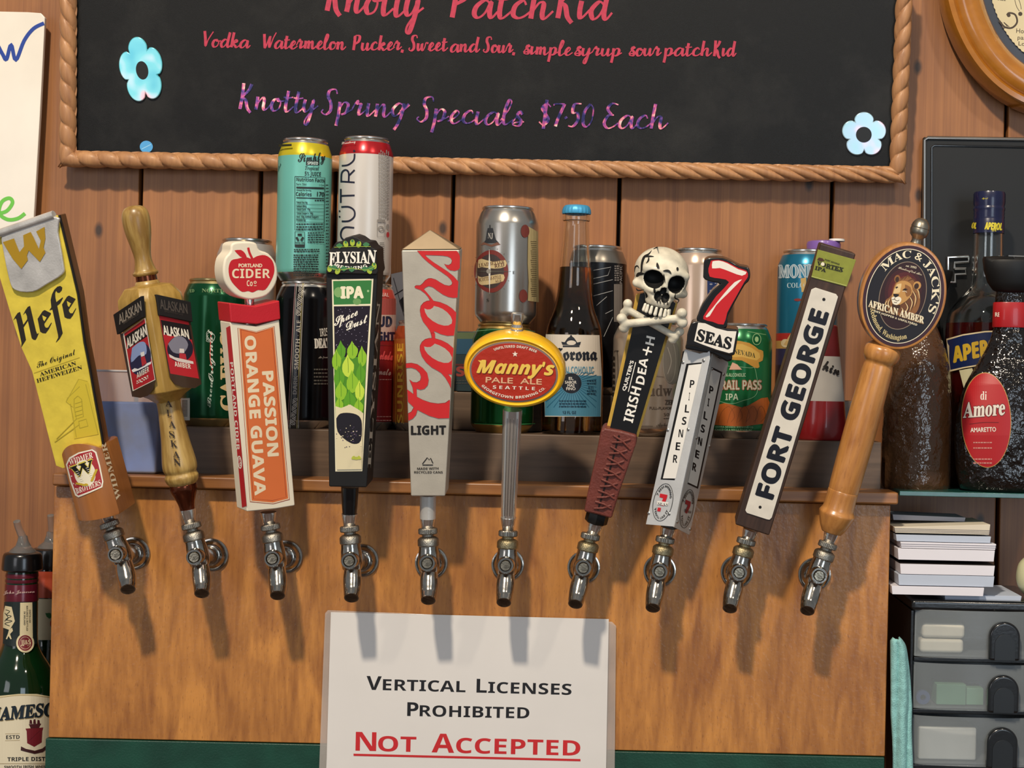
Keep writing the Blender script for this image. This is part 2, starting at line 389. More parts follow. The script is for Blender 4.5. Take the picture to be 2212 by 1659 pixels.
# single-stroke brush script for the chalkboard (x-height 1, y up)
SCR = {
 'a': (1.15, [[(.85, .8), (.55, 1), (.18, .65), (.12, .2), (.35, 0), (.65, .3), (.85, .95), (.86, .3), (1, 0), (1.25, .35)]]),
 'c': (.9, [[(.72, .75), (.55, 1), (.2, .7), (.15, .2), (.4, 0), (.7, .1), (1, .4)]]),
 'd': (1.2, [[(.8, .8), (.5, 1), (.12, .5), (.3, 0), (.65, .3), (.9, 1.2), (.95, 1.9), (.86, .9), (.86, .25), (1.02, 0), (1.3, .4)]]),
 'e': (.85, [[(-.05, .15), (.35, .4), (.62, .78), (.45, 1), (.18, .6), (.22, .15), (.48, 0), (.95, .38)]]),
 'g': (1.15, [[(.85, .8), (.5, 1), (.12, .5), (.3, 0), (.65, .3), (.85, 1)], [(.85, 1), (.8, .2), (.62, -.6), (.42, -1.05)], [(.7, .35), (1.2, .95)]]),
 'h': (1.15, [[(.2, 1.9), (.16, 1), (.15, 0)], [(.15, .3), (.45, .9), (.68, .85), (.68, .25), (.82, 0), (1.2, .45)]]),
 'i': (.62, [[(.12, 1), (.1, .4), (.22, 0), (.65, .5)]]),
 'k': (1.05, [[(.2, 1.9), (.16, 1), (.15, 0)], [(.15, .35), (.5, .95), (.68, .75), (.3, .5), (.55, .2), (.75, 0), (1.08, .3)]]),
 'l': (.72, [[(-.05, .3), (.35, 1.1), (.48, 1.75), (.3, 1.9), (.15, 1.2), (.15, .3), (.35, 0), (.78, .4)]]),
 'm': (1.5, [[(.1, 1), (.12, .4), (.1, 0)], [(.12, .4), (.4, .95), (.52, .7), (.5, 0)], [(.5, .4), (.82, .95), (.95, .7), (.98, .2), (1.15, 0), (1.5, .4)]]),
 'n': (1.1, [[(.1, 1), (.12, .4), (.1, 0)], [(.12, .35), (.45, .95), (.62, .75), (.63, .2), (.8, 0), (1.12, .4)]]),
 'o': (.95, [[(.6, .95), (.25, .85), (.1, .4), (.3, 0), (.65, .15), (.75, .65), (.5, .95), (.6, .75), (1, .8)]]),
 'p': (1.05, [[(.12, 1), (.15, 0), (.1, -.85)], [(.12, .3), (.4, .95), (.72, .8), (.65, .2), (.35, .02), (.6, .1), (1.05, .45)]]),
 'r': (.95, [[(-.05, .4), (.15, .95), (.28, 1.15), (.32, .9), (.55, .9), (.48, .4), (.55, .05), (.95, .45)]]),
 's': (.8, [[(0, .2), (.3, .8), (.4, 1.15), (.62, .9)], [(.38, 1.1), (.3, .8), (.6, .4), (.5, .02), (.1, .08), (.2, .25), (.8, .35)]]),
 't': (.75, [[(.25, 1.6), (.2, .6), (.25, .1), (.42, 0), (.8, .4)], [(-.05, 1.1), (.3, 1.05), (.65, 1.12)]]),
 'u': (1.1, [[(.08, .95), (.06, .3), (.25, 0), (.5, .25), (.66, .95), (.66, .3), (.8, 0), (1.12, .4)]]),
 'w': (1.4, [[(.05, .95), (.08, .3), (.25, .02), (.45, .4), (.55, .9), (.56, .3), (.75, .02), (.95, .5), (1.05, 1), (1.35, .9)]]),
 'y': (1.1, [[(.08, .95), (.06, .3), (.25, 0), (.5, .25), (.68, .95), (.66, .1), (.5, -.9), (.3, -.95), (.32, -.55), (.7, .1), (1.1, .5)]]),
 'K': (1.25, [[(.15, 2), (.2, 1), (.18, 0)], [(.75, 1.95), (.6, 1.45), (.22, .95), (.5, .7), (.7, .1), (1, -.25)]]),
 'P': (1.15, [[(.2, 1.8), (.22, .9), (.2, 0)], [(.05, 1.5), (.3, 1.85), (.75, 1.75), (.7, 1.1), (.25, .75)]]),
 'S': (1.1, [[(.95, 1.6), (.8, 1.95), (.4, 1.85), (.35, 1.4), (.6, .9), (.65, .3), (.35, 0), (.05, .2), (.15, .4)]]),
 'V': (1.1, [[(.05, 2), (.25, 1.1), (.45, .1), (.6, .9), (1.05, 1.95)]]),
 'W': (1.5, [[(.05, 1.8), (.2, .9), (.4, 0), (.65, 1.1), (.8, 1.5), (.8, .8), (.95, .1), (1.2, 1.2), (1.5, 2)]]),
 'E': (1, [[(.85, 1.8), (.45, 1.9), (.2, 1.5), (.5, 1.05), (.65, 1.02), (.3, .95), (.1, .4), (.35, 0), (.7, .1), (1, .4)]]),
 '$': (1, [[(.8, 1.5), (.5, 1.75), (.2, 1.4), (.5, .95), (.75, .5), (.45, .1), (.1, .35)], [(.45, 2.05), (.48, -.2)]]),
 '7': (.85, [[(.02, 1.6), (.05, 1.72), (.4, 1.74), (.78, 1.74)], [(.78, 1.74), (.62, 1.2), (.42, .5), (.33, 0)]]),
 '5': (.95, [[(.8, 1.75), (.3, 1.7), (.25, 1.05), (.6, 1.05), (.7, .5), (.4, 0), (.05, .05)]]),
 '0': (.95, [[(.5, 1.75), (.15, 1.2), (.15, .3), (.45, 0), (.75, .5), (.75, 1.4), (.5, 1.75)]]),
 '.': (.35, [[(.1, .75), (.2, .6)]]), ',': (.4, [[(.15, .1), (.1, -.3)]]), ' ': (.6, [])}
def script(art, t, p0, p1, xh, w, m, slant=0.12):
    tot = sum(SCR[c][0] for c in t); ax = (p1[0] - p0[0], p1[1] - p0[1]); l = math.hypot(*ax)
    sx = l / tot; e = (ax[0] / l, ax[1] / l); u = (e[1], -e[0]); x = 0; art.h += art.step
    rnd = random.Random(len(t))
    for c in t:
        j = rnd.uniform(-.05, .05)
        for st in SCR[c][1]:
            pts = [(p0[0] + e[0] * sx * (x + a + slant * b) + u[0] * xh * (b + j), p0[1] + e[1] * sx * (x + a + slant * b) + u[1] * xh * (b + j)) for a, b in st]
            art.stroke(pts, w, m, nib=len(pts) > 2, lift=False)
        x += SCR[c][0]
# ---------------------------------------------------------------- implicit shapes (skull, bones)
def sdf_geo(fn, lo, hi, n):
    lo = np.array(lo, float); hi = np.array(hi, float); h = (hi - lo).max() / n
    d = np.ceil((hi - lo) / h).astype(int) + 1
    g = np.stack(np.meshgrid(*[lo[i] + h * np.arange(d[i]) for i in range(3)], indexing='ij'), -1)
    S = fn(g[..., 0], g[..., 1], g[..., 2]); neg = S < 0
    cells = {}; V = []
    c = np.zeros(tuple(d - 1), bool); allc = np.ones_like(c)
    for i in (0, 1):
        for j in (0, 1):
            for k in (0, 1):
                s_ = neg[i:d[0] - 1 + i, j:d[1] - 1 + j, k:d[2] - 1 + k]; c |= s_; allc &= s_
    act = np.argwhere(c & ~allc)
    E = [((0, 0, 0), (1, 0, 0)), ((0, 1, 0), (1, 1, 0)), ((0, 0, 1), (1, 0, 1)), ((0, 1, 1), (1, 1, 1)), ((0, 0, 0), (0, 1, 0)), ((1, 0, 0), (1, 1, 0)),
         ((0, 0, 1), (0, 1, 1)), ((1, 0, 1), (1, 1, 1)), ((0, 0, 0), (0, 0, 1)), ((1, 0, 0), (1, 0, 1)), ((0, 1, 0), (0, 1, 1)), ((1, 1, 0), (1, 1, 1))]
    acc = np.zeros((len(act), 3)); cnt = np.zeros(len(act))
    for a, b in E:
        a = np.array(a); b = np.array(b); A = act + a; B = act + b
        sa = S[A[:, 0], A[:, 1], A[:, 2]]; sb = S[B[:, 0], B[:, 1], B[:, 2]]; m = (sa < 0) != (sb < 0)
        t = np.where(m, sa / np.where(sa == sb, 1, sa - sb), 0)[:, None]
        acc += np.where(m[:, None], a + (b - a) * t, 0); cnt += m
    pos = lo + (act + acc / cnt[:, None]) * h
    idx = -np.ones(tuple(d - 1), int); idx[act[:, 0], act[:, 1], act[:, 2]] = np.arange(len(act))
    F_ = []
    for ax in range(3):
        a1, a2 = (ax + 1) % 3, (ax + 2) % 3
        sh = [slice(1, d[q] - 1) for q in range(3)]; s0 = list(sh); s1 = list(sh); s0[ax] = slice(0, d[ax] - 1); s1[ax] = slice(1, d[ax])
        df = neg[tuple(s0)] != neg[tuple(s1)]; off = np.array([1, 1, 1]); off[ax] = 0
        for e in np.argwhere(df) + off:
            q = []
            for u, v in ((0, 0), (1, 0), (1, 1), (0, 1)):
                w = e.copy(); w[a1] -= u; w[a2] -= v; q.append(int(idx[tuple(w)]))
            if min(q) >= 0: F_.append(tuple(q))
    return pos.tolist(), F_
def smin(a, b, k):
    h = np.clip(0.5 + 0.5 * (b - a) / k, 0, 1); return b * (1 - h) + a * h - k * h * (1 - h)
def sell(x, y, z, c, r):
    q = np.sqrt(((x - c[0]) / r[0]) ** 2 + ((y - c[1]) / r[1]) ** 2 + ((z - c[2]) / r[2]) ** 2); return (q - 1) * min(r)
def scap(x, y, z, a, b, ra, rb):
    a = np.array(a, float); b = np.array(b, float); d = b - a
    t = np.clip(((x - a[0]) * d[0] + (y - a[1]) * d[1] + (z - a[2]) * d[2]) / (d @ d), 0, 1)
    return np.sqrt((x - a[0] - d[0] * t) ** 2 + (y - a[1] - d[1] * t) ** 2 + (z - a[2] - d[2] * t) ** 2) - (ra + (rb - ra) * t)
# ================================================================ the setting
YW, YP, YS, YC = 0.12, -0.06, -0.02, 0.03          # wall face, tap panel face, shelf front, front row of cans
ZS = P(1106, 937, YS).z                            # top of the back shelf
PINE = wood('#bb7d45', '#7c4a27', grain=(120, 20, 2.0), rough=0.5, coat=0.2, knots=0.9, obj_random=0.16, contrast=(0.22, 0.80), bump=0.35, stain=0.45, crough=0.3)
wz0, wz1 = P(1106, 1900, YW).z, P(1106, -1500, YW).z
xl, xr = P(-1300, 829, YW).x, P(3300, 829, YW).x
wall = box('wall_back', xl, xr, YW + 0.016, YW + 0.03, wz0, wz1, mat('#1c0f08', 0.8), bevel=0); tag(wall, kind='structure')
seams = [-1300, -1010, -720, -420, -160, 303, 562, 723, 978, 1337, 1797, 2170, 2440, 2720, 3010, 3300]
for a, b in zip(seams, seams[1:]):
    xa, xb = P(a, 450, YW).x + 0.0021, P(b, 450, YW).x - 0.0021
    zc = (wz0 + wz1) / 2
    box('plank', xa - (xa + xb) / 2, xb - (xa + xb) / 2, 0, 0.0158, wz0 - zc, wz1 - zc, PINE, wall, bevel=0.0018).location = ((xa + xb) / 2, YW, zc)

# ---- the tap box: plywood front under a cap rail, a weathered shelf behind it
PLY = wood('#c78740', '#8a5426', grain=(34, 20, 9.0), rough=0.42, coat=0.35, fleck=0.5, contrast=(0.33, 0.62), bump=0.25, crough=0.2, stain=0.62, gloss_noise=0.45)
RAIL = wood('#a87038', '#744620', grain=(4, 40, 60), rough=0.45, coat=0.3, contrast=(0.3, 0.7))
WEATH = wood('#735c48', '#3f2f22', grain=(4, 40, 45), rough=0.6, coat=0.15, contrast=(0.25, 0.75), stain=0.6)
GREENP = mat('#123f31', 0.35, coat=0.35, var=0.25, vscale=30, bump=0.25, bscale=500)
tb = Fr('tap_box', (1015, 1330), YP, label='varnished plywood tap box front with a green painted foot and wooden cap rail', cat='tap box')
pl = tb.px(116, 1050); pr = tb.px(1924, 1090)
zt = tb.px(1106, 1072).z; zg = tb.px(1106, 1616).z; zb = tb.px(1106, 1900).z
box('front_panel', tb.px(111, 1300).x, pr.x, 0, 0.018, zg, zt, PLY, tb.o, bevel=0.0012)
box('green_foot', tb.px(99, 1600).x, pr.x - .0005, -0.0015, 0.016, zb, zg - 0.0006, GREENP, tb.o, bevel=0.0012)
box('side_panel', tb.px(111, 1300).x + .001, tb.px(111, 1300).x + 0.017, 0.0185, 0.037, zb, zt, PLY, tb.o, bevel=0.001)
box('side_panel', pr.x - 0.018, pr.x - .002, 0.0185, 0.037, zb, zt, PLY, tb.o, bevel=0.001)
box('cap_rail', tb.px(112, 1030, .014).x, tb.px(1941, 1080, .014).x, -0.014, 0.0385, zt + 0.0012, tb.px(1106, 1045, .014).z, RAIL, tb.o, bevel=0.0022)
sh = Fr('back_shelf', (1015, 937), YS, label='weathered brown wooden shelf carrying the row of cans behind the taps', cat='shelf', z=ZS)
x0, x1 = sh.px(170, 960).x, sh.px(1905, 960).x
box('shelf_front', x0, x1, 0, 0.018, zt - ZS + tb.M.translation.z - 0.02, 0, WEATH, sh.o, bevel=0.0015)
box('shelf_board', x0, x1, 0.0184, 0.138, -0.018, 0, WEATH, sh.o, bevel=0.001)

# ================================================================ chalkboard with rope moulding
YB = 0.092
cb = Fr('chalkboard', (1040, 365), 0.100, (1040, -100), 0.072, label='black chalkboard menu framed with carved rope moulding above the cans', cat='chalkboard')
m_, nt, b_ = newmat('chalkboard_black')
b_.inputs['Base Color'].default_value = lin('#232323'); b_.inputs['Roughness'].default_value = 0.45; b_.inputs['Specular IOR Level'].default_value = 0.28
tc = nt.nodes.new('ShaderNodeTexCoord'); n_ = nt.nodes.new('ShaderNodeTexNoise'); n_.inputs['Scale'].default_value = 1500; n_.inputs['Detail'].default_value = 3
r_ = nt.nodes.new('ShaderNodeBump'); r_.inputs['Strength'].default_value = 0.22; r_.inputs['Distance'].default_value = 0.001
nt.links.new(tc.outputs['Object'], n_.inputs['Vector']); nt.links.new(n_.outputs['Fac'], r_.inputs['Height']); nt.links.new(r_.outputs['Normal'], b_.inputs['Normal'])
n2 = nt.nodes.new('ShaderNodeTexNoise'); n2.inputs['Scale'].default_value = 7; n2.inputs['Detail'].default_value = 8; n2.inputs['Roughness'].default_value = .7
nt.links.new(tc.outputs['Object'], n2.inputs['Vector'])
rr = nt.nodes.new('ShaderNodeValToRGB'); rr.color_ramp.elements[0].position = .5; rr.color_ramp.elements[1].position = .85
rr.color_ramp.elements[0].color = lin('#101010'); rr.color_ramp.elements[1].color = lin('#2d2c2a')
nt.links.new(n2.outputs['Fac'], rr.inputs['Fac']); nt.links.new(rr.outputs['Color'], b_.inputs['Base Color'])
BOARD = m_
corner = [(150, -60), (1962, -60), (1938, 372), (147, 340)]
prism('board_panel', [cb.uv(*c) for c in corner], 0, -0.010, BOARD, cb.o, bevel=0)
ROPE = wood('#c69262', '#8d5f3e', grain=(50, 50, 12), rough=0.55, coat=0.1, contrast=(0.25, 0.7), stain=0.3)
def rope(a, b, R=0.0098, pitch=0.0233, hand=1, cuts=(0, 0)):
    A, B = cb.px(*a, .004), cb.px(*b, .004); L = (B - A).length; t = (B - A) / L; yv = Vector((0, 1, 0)); s_ = t.cross(yv)
    n = int(L / 0.0010); K = 72; v, f = [], []
    for i in range(n + 1):
        for k in range(K):
            th = 2 * math.pi * k / K
            s0 = L * i / n
            ph = (th * hand * 2.7 / (2 * math.pi) + s0 / pitch) % 1.0
            r = R * (0.66 + 0.34 * math.sin(math.pi * ph) ** 0.5)
            cx, cy = r * math.cos(th), -abs(r * math.sin(th)) if math.sin(th) > 0 else -r * math.sin(th) * 0.35
            ss = s0 + (cx * cuts[0] * (1 - s0 / L) + cx * cuts[1] * (s0 / L))      # mitred ends
            v.append(A + t * ss + s_ * cx + yv * (cy if math.sin(th) > 0 else -cy * -1))
    for i in range(n):
        for k in range(K):
            k2 = (k + 1) % K; f.append((i * K + k, i * K + k2, (i + 1) * K + k2, (i + 1) * K + k))
    f += [tuple(range(K)), tuple(n * K + k for k in range(K))[::-1]]
    ob('rope_moulding', v, f, ROPE, cb.o, sharp=60)
rope((148, -60), (147, 346), hand=1, cuts=(0, -1))
rope((143, 343), (1940, 378), hand=-1, cuts=(1, -1))
rope((1955, -60), (1938, 381), hand=-1, cuts=(0, 1))
PINK = mat('#bb3750', 0.6, var=0.15, vscale=200)
# holographic foil vinyl: violet-to-pink sheen and pale glare painted as noise patches
m_, nt, b_ = newmat('foil_violet'); tc = nt.nodes.new('ShaderNodeTexCoord'); n_ = nt.nodes.new('ShaderNodeTexNoise'); n_.inputs['Scale'].default_value = 110; n_.inputs['Detail'].default_value = 2
rr = nt.nodes.new('ShaderNodeValToRGB'); e = rr.color_ramp.elements
e[0].position = .40; e[0].color = lin('#35346c'); e[1].position = .70; e[1].color = lin('#ffe9dc')
for p_, c_ in ((.46, '#6f4f9c'), (.55, '#c2569f'), (.62, '#ff8fa0')): q = e.new(p_); q.color = lin(c_)
nt.links.new(tc.outputs['Object'], n_.inputs['Vector']); nt.links.new(n_.outputs['Fac'], rr.inputs['Fac']); nt.links.new(rr.outputs['Color'], b_.inputs['Base Color'])
b_.inputs['Roughness'].default_value = .3; b_.inputs['Metallic'].default_value = .35; FOILV = m_
m_, nt, b_ = newmat('foil_aqua'); tc = nt.nodes.new('ShaderNodeTexCoord'); n_ = nt.nodes.new('ShaderNodeTexNoise'); n_.inputs['Scale'].default_value = 45; n_.inputs['Detail'].default_value = 1
rr = nt.nodes.new('ShaderNodeValToRGB'); e = rr.color_ramp.elements
e[0].position = .3; e[0].color = lin('#45b4c8'); e[1].position = .75; e[1].color = lin('#f2b9c4')
for p_, c_ in ((.55, '#6ccbd4'), (.66, '#a9d4de')): q = e.new(p_); q.color = lin(c_)
nt.links.new(tc.outputs['Object'], n_.inputs['Vector']); nt.links.new(n_.outputs['Fac'], rr.inputs['Fac']); nt.links.new(rr.outputs['Color'], b_.inputs['Base Color'])
b_.inputs['Roughness'].default_value = .22; b_.inputs['Metallic'].default_value = .3; b_.inputs['Coat Weight'].default_value = .6; FOILA = m_
A = Art(lambda x, y, h: cb.px(x, y, h))
script(A, 'Knotty', (700, 24), (912, 36), 38, 11, PINK); script(A, 'Patch', (968, 38), (1190, 42), 38, 11, PINK); script(A, 'Kid', (1198, 38), (1316, 42), 38, 11, PINK)
for w, a, b, xh in (('Vodka', (436, 101), (538, 104), 17), ('Watermelon', (566, 104), (746, 107), 17), ('Pucker,', (760, 108), (874, 108), 17), ('Sweet', (882, 110), (966, 110), 17),
                    ('and', (972, 112), (1034, 112), 17), ('Sour,', (1043, 113), (1114, 115), 17), ('simple', (1130, 117), (1234, 120), 17), ('syrup', (1240, 120), (1342, 122), 17), ('sour', (1358, 120), (1428, 120), 17),
                    ('patch', (1434, 121), (1536, 121), 17), ('Kid', (1540, 121), (1588, 121), 17)):
    script(A, w, a, b, xh, 6.0, PINK)
A.build('pink_lettering', cb.o, 'pink painted brush script')
A = Art(lambda x, y, h: cb.px(x, y, h), base=0.0006)
for w, a, b in (('Knotty', (513, 236), (685, 243)), ('Spring', (692, 248), (878, 252)), ('Specials', (898, 262), (1130, 272)), ('$7.50', (1160, 273), (1282, 275)), ('Each', (1300, 276), (1440, 277))):
    script(A, w, a, b, 28, 7.0, FOILV)
A.build('foil_lettering', cb.o, 'shiny violet and pink foil script')
def flower(c, R, sx, sy, rot, hole, lab):
    pts = []
    for i in range(100):
        a = 2 * math.pi * i / 100; rr_ = R * (0.70 + 0.30 * abs(math.cos(2.5 * (a - math.pi / 2))) ** 0.55)
        x, y = rr_ * math.cos(a) * sx, -rr_ * math.sin(a) * sy; r = math.radians(rot)
        pts.append((c[0] + x * math.cos(r) - y * math.sin(r), c[1] + x * math.sin(r) + y * math.cos(r)))
    o = prism('flower_sticker', [cb.uv(*p) for p in pts], 0.0028, 0.0004, FOILA, cb.o, bevel=0.0011); o['label'] = lab
    B = Art(lambda x, y, h: cb.px(x, y, h), base=0.0029); B.ell(c, hole * sx, hole * sy, '#141414', rot); B.build('hole', o)
flower((307, 152), 73, .66, 1.0, -10, 20, 'aqua foil flower with five long petals')
m2_ = FOILA.copy(); q = m2_.node_tree.nodes['Color Ramp'].color_ramp.elements
for e_, c_ in zip(q, ('#9cc6cf', '#a9c3d6', '#d3c3dc', '#ffb0a0')): e_.color = lin(c_)
FOILA = m2_; flower((1866, 291), 49, 1, 1, 0, 17, 'pale foil flower with five round petals')
A = Art(lambda x, y, h: cb.px(x, y, h)); A.ell((316, 317), 14, 13, mat('#56a5d8', .3, .3)); A.stroke([(306, 322), (326, 312)], 1.5, '#9fd4f0', smooth=0); A.build('dot_sticker', cb.o, 'blue foil dot')

# ================================================================ whiteboard, sign, oval frame
wf = Fr('whiteboard', (0, 500), 0.098, (0, 0), 0.098, label='white dry-erase board with blue and green marker writing', cat='whiteboard')
prism('board_panel', [wf.uv(*c) for c in ((-200, 20), (60, 26), (88, 28), (97, 38), (86, 250), (73, 470), (70, 520), (-200, 520))], 0, -0.006, mat('#e8e0d2', 0.25, coat=.3, var=.04), wf.o, bevel=0.0008)
A = Art(lambda x, y, h: wf.px(x, y, h))
A.stroke([(-6, 95), (6, 118), (14, 128), (24, 96), (34, 130), (52, 88), (72, 62), (95, 50)], 8, '#1d3f96')
A.build('blue_writing', wf.o, 'blue marker stroke')
A = Art(lambda x, y, h: wf.px(x, y, h))
A.stroke([(-8, 462), (14, 456), (27, 438), (20, 428), (4, 436), (-2, 460), (16, 474), (38, 472), (54, 461)], 8, '#6cc24a'); A.build('green_writing', wf.o, 'green marker letter')

of = Fr('oval_frame', (2290, -80), 0.09, label='glossy golden-brown oval wooden frame around a cream printed card', cat='picture frame')
def oval_ring(prof, cx, cy):
    V_, F_ = [], []; n = 120; m = len(prof)
    for i in range(n):
        a = 2 * math.pi * i / n
        for rx, ry, d in prof:
            p = of.px(cx + rx * math.cos(a), cy + ry * math.sin(a), 0); p.y = -d; V_.append(p)
    for i in range(n):
        for j in range(m - 1):
            a, b = i * m + j, ((i + 1) % n) * m + j; F_.append((a, b, b + 1, a + 1))
    return V_, F_
HONEY = wood('#c07f2c', '#8f5515', grain=(14, 14, 14), rough=0.25, coat=0.8, crough=0.1, contrast=(0.2, 0.8), bump=0.03, stain=0.1)
v, f = oval_ring([(262, 330, -.02), (262, 330, .006), (256, 324, .014), (246, 314, .015), (240, 308, .011), (234, 302, .016), (215, 283, .020), (195, 263, .016), (180, 248, .006), (172, 240, -.004), (170, 238, -.02)], 2290, -80)
ob('wooden_frame', v, f, HONEY, of.o, sharp=50)
A = Art(lambda x, y, h: of.px(x, y, h), base=-0.012)
A.ell((2290, -80), 176, 244, mat('#3c4451', .7), n=90)
A.build('dark_backing', of.o)
A = Art(lambda x, y, h: of.px(x, y, h), base=-0.010)
pts = []
for i in range(240):
    a = 2 * math.pi * i / 240; j = 1.6 * (i % 2); pts.append((2290 + (157 + j) * math.cos(a), -80 + (222 + j) * math.sin(a)))
A.poly(pts, mat('#cbbf9c', .8, var=.06))
DK = '#3d2f22'
A.stroke([(2158, 44), (2170, 58), (2186, 60), (2197, 48), (2193, 32), (2180, 28), (2175, 33)], 4, DK); A.ell((2179, 33), 4, 4, DK); A.ell((2204, 30), 4.5, 4.5, DK)
A.stroke([(2164, 48), (2166, 60), (2176, 58), (2168, 48), (2180, 58)], 1.5, DK); A.stroke([(2192, 0), (2196, 14), (2202, 24)], 1.2, DK); A.stroke([(2199, -5), (2204, 8), (2206, 20)], 1.2, DK)
A.text('Hours of', (2195, 71), (2246, 74), 10, DK, 'r'); A.text('past and', (2198, 85), (2246, 88), 9, DK, 'r'); A.text('Love', (2200, 98), (2228, 100), 9, DK, 'r')
A.text('eat', (2154, 0), (2174, 2), 7, DK, 'si')
A.build('printed_card', of.o, 'cream card with scalloped edge and brown print')

bs = Fr('black_sign', (1993, 1060), 0.108, label='black glossy panel sign with raised silver letters behind the liqueur bottles', cat='sign')
prism('sign_panel', [bs.uv(*c) for c in ((1996, 296), (2300, 303), (2290, 1056), (1978, 1052))], 0.0, -0.010, mat('#0b0c0e', 0.5, var=.2), bs.o, bevel=0.0006)
a_, b_2, c_2 = bs.px(1997, 990, 0), bs.px(1997, 296, 0), bs.px(2300, 300, 0)
EDGE = mat('#8e8983', .3, .9)
tube('silver_edge', [(a_.x, -.001, a_.z - .03), (b_2.x, -.001, b_2.z - .004), (b_2.x + .0035, -.001, b_2.z - .001), (c_2.x, -.001, b_2.z)], .0022, EDGE, bs.o, seg=10)
tube('inner_bead', [(a_.x + .0085, -.0005, a_.z - .03), (b_2.x + .0085, -.0005, b_2.z - .012), (b_2.x + .0115, -.0005, b_2.z - .0092), (c_2.x, -.0005, b_2.z - .0092)], .0013, mat('#17181a', .15, coat=1), bs.o, seg=10)
def letter_outline(strokes, nm):
    gs = [tube_geo([bs.px(*p, .004) for p in s_], .0017, 8) for s_ in strokes]; v, f = join(*gs); ob(nm, v, f, CHROME, bs.o)
letter_outline([[(2048, 610), (2048, 556), (2092, 554)], [(2092, 554), (2092, 566), (2062, 568), (2062, 580)], [(2062, 580), (2086, 580), (2086, 592), (2063, 593), (2063, 610), (2048, 610)]], 'raised_letter')
letter_outline([[(2178, 560), (2178, 554), (2230, 556)], [(2192, 566), (2230, 567)], [(2178, 560), (2178, 612)], [(2192, 566), (2192, 612)]], 'raised_letter')
fl_v = [(-2.6, -3.4, 0), (2.6, -3.4, 0), (2.6, YW + .1, 0), (-2.6, YW + .1, 0), (-2.6, -3.4, -.03), (2.6, -3.4, -.03), (2.6, YW + .1, -.03), (-2.6, YW + .1, -.03)]
o = ob('floor', fl_v, [(0, 1, 2, 3), (4, 5, 6, 7), (0, 1, 5, 4), (1, 2, 6, 5), (2, 3, 7, 6), (3, 0, 4, 7)], wood('#6a4a34', '#3a2618'), smooth=False); tag(o, kind='structure')
# ================================================================ ten faucets
TAPS = [ # flange, bolt, ring, spout end, collar metal
 ((290, 1195), (249, 1198.5), (240, 1146.5), (278.5, 1280), TARNISH, 'first beer faucet from the whisky bottle, under the yellow tap handle'),
 ((459, 1198), (419, 1204), (414, 1143), (436, 1283.5), TARNISH, 'chrome beer faucet under the copper ferrule of the oak tap handle'),
 ((619, 1202), (587.5, 1207.5), (584.7, 1149), (599.5, 1290), TARNISH, 'chrome beer faucet under the orange and white tap handle'),
 ((783, 1210), (754, 1212), (755, 1153), (759, 1296), TARNISH, 'chrome beer faucet under the black tap handle with a green crest'),
 ((932, 1215), (922.5, 1217), (922, 1162), (922.5, 1299), TARNISH, 'chrome beer faucet under the silver tap handle with red script'),
 ((1097, 1219), (1092, 1222), (1095, 1160), (1086, 1305), BRASSY, 'brass-collared beer faucet under the yellow oval tap handle'),
 ((1261, 1225), (1260, 1227), (1273.5, 1173.5), (1244, 1307), BRASSY, 'brass-collared beer faucet under the leather-wrapped skull tap handle'),
 ((1425, 1232), (1425, 1235), (1435, 1185), (1411, 1318), BRASSY, 'brass-collared beer faucet under the brushed metal tap handle'),
 ((1591.5, 1234), (1597, 1237.5), (1610.5, 1187.5), (1578, 1321), BRASSY, 'brass-collared beer faucet under the brown plank tap handle'),
 ((1759, 1239.6), (1770, 1244), (1785, 1188), (1741, 1329), TARNISH, 'chrome beer faucet under the turned wood handle of the oval lion sign'),
]
CHR2 = mat('#a9a49c', 0.16, 1.0, var=0.25, vscale=120, bump=0.12, bscale=200)
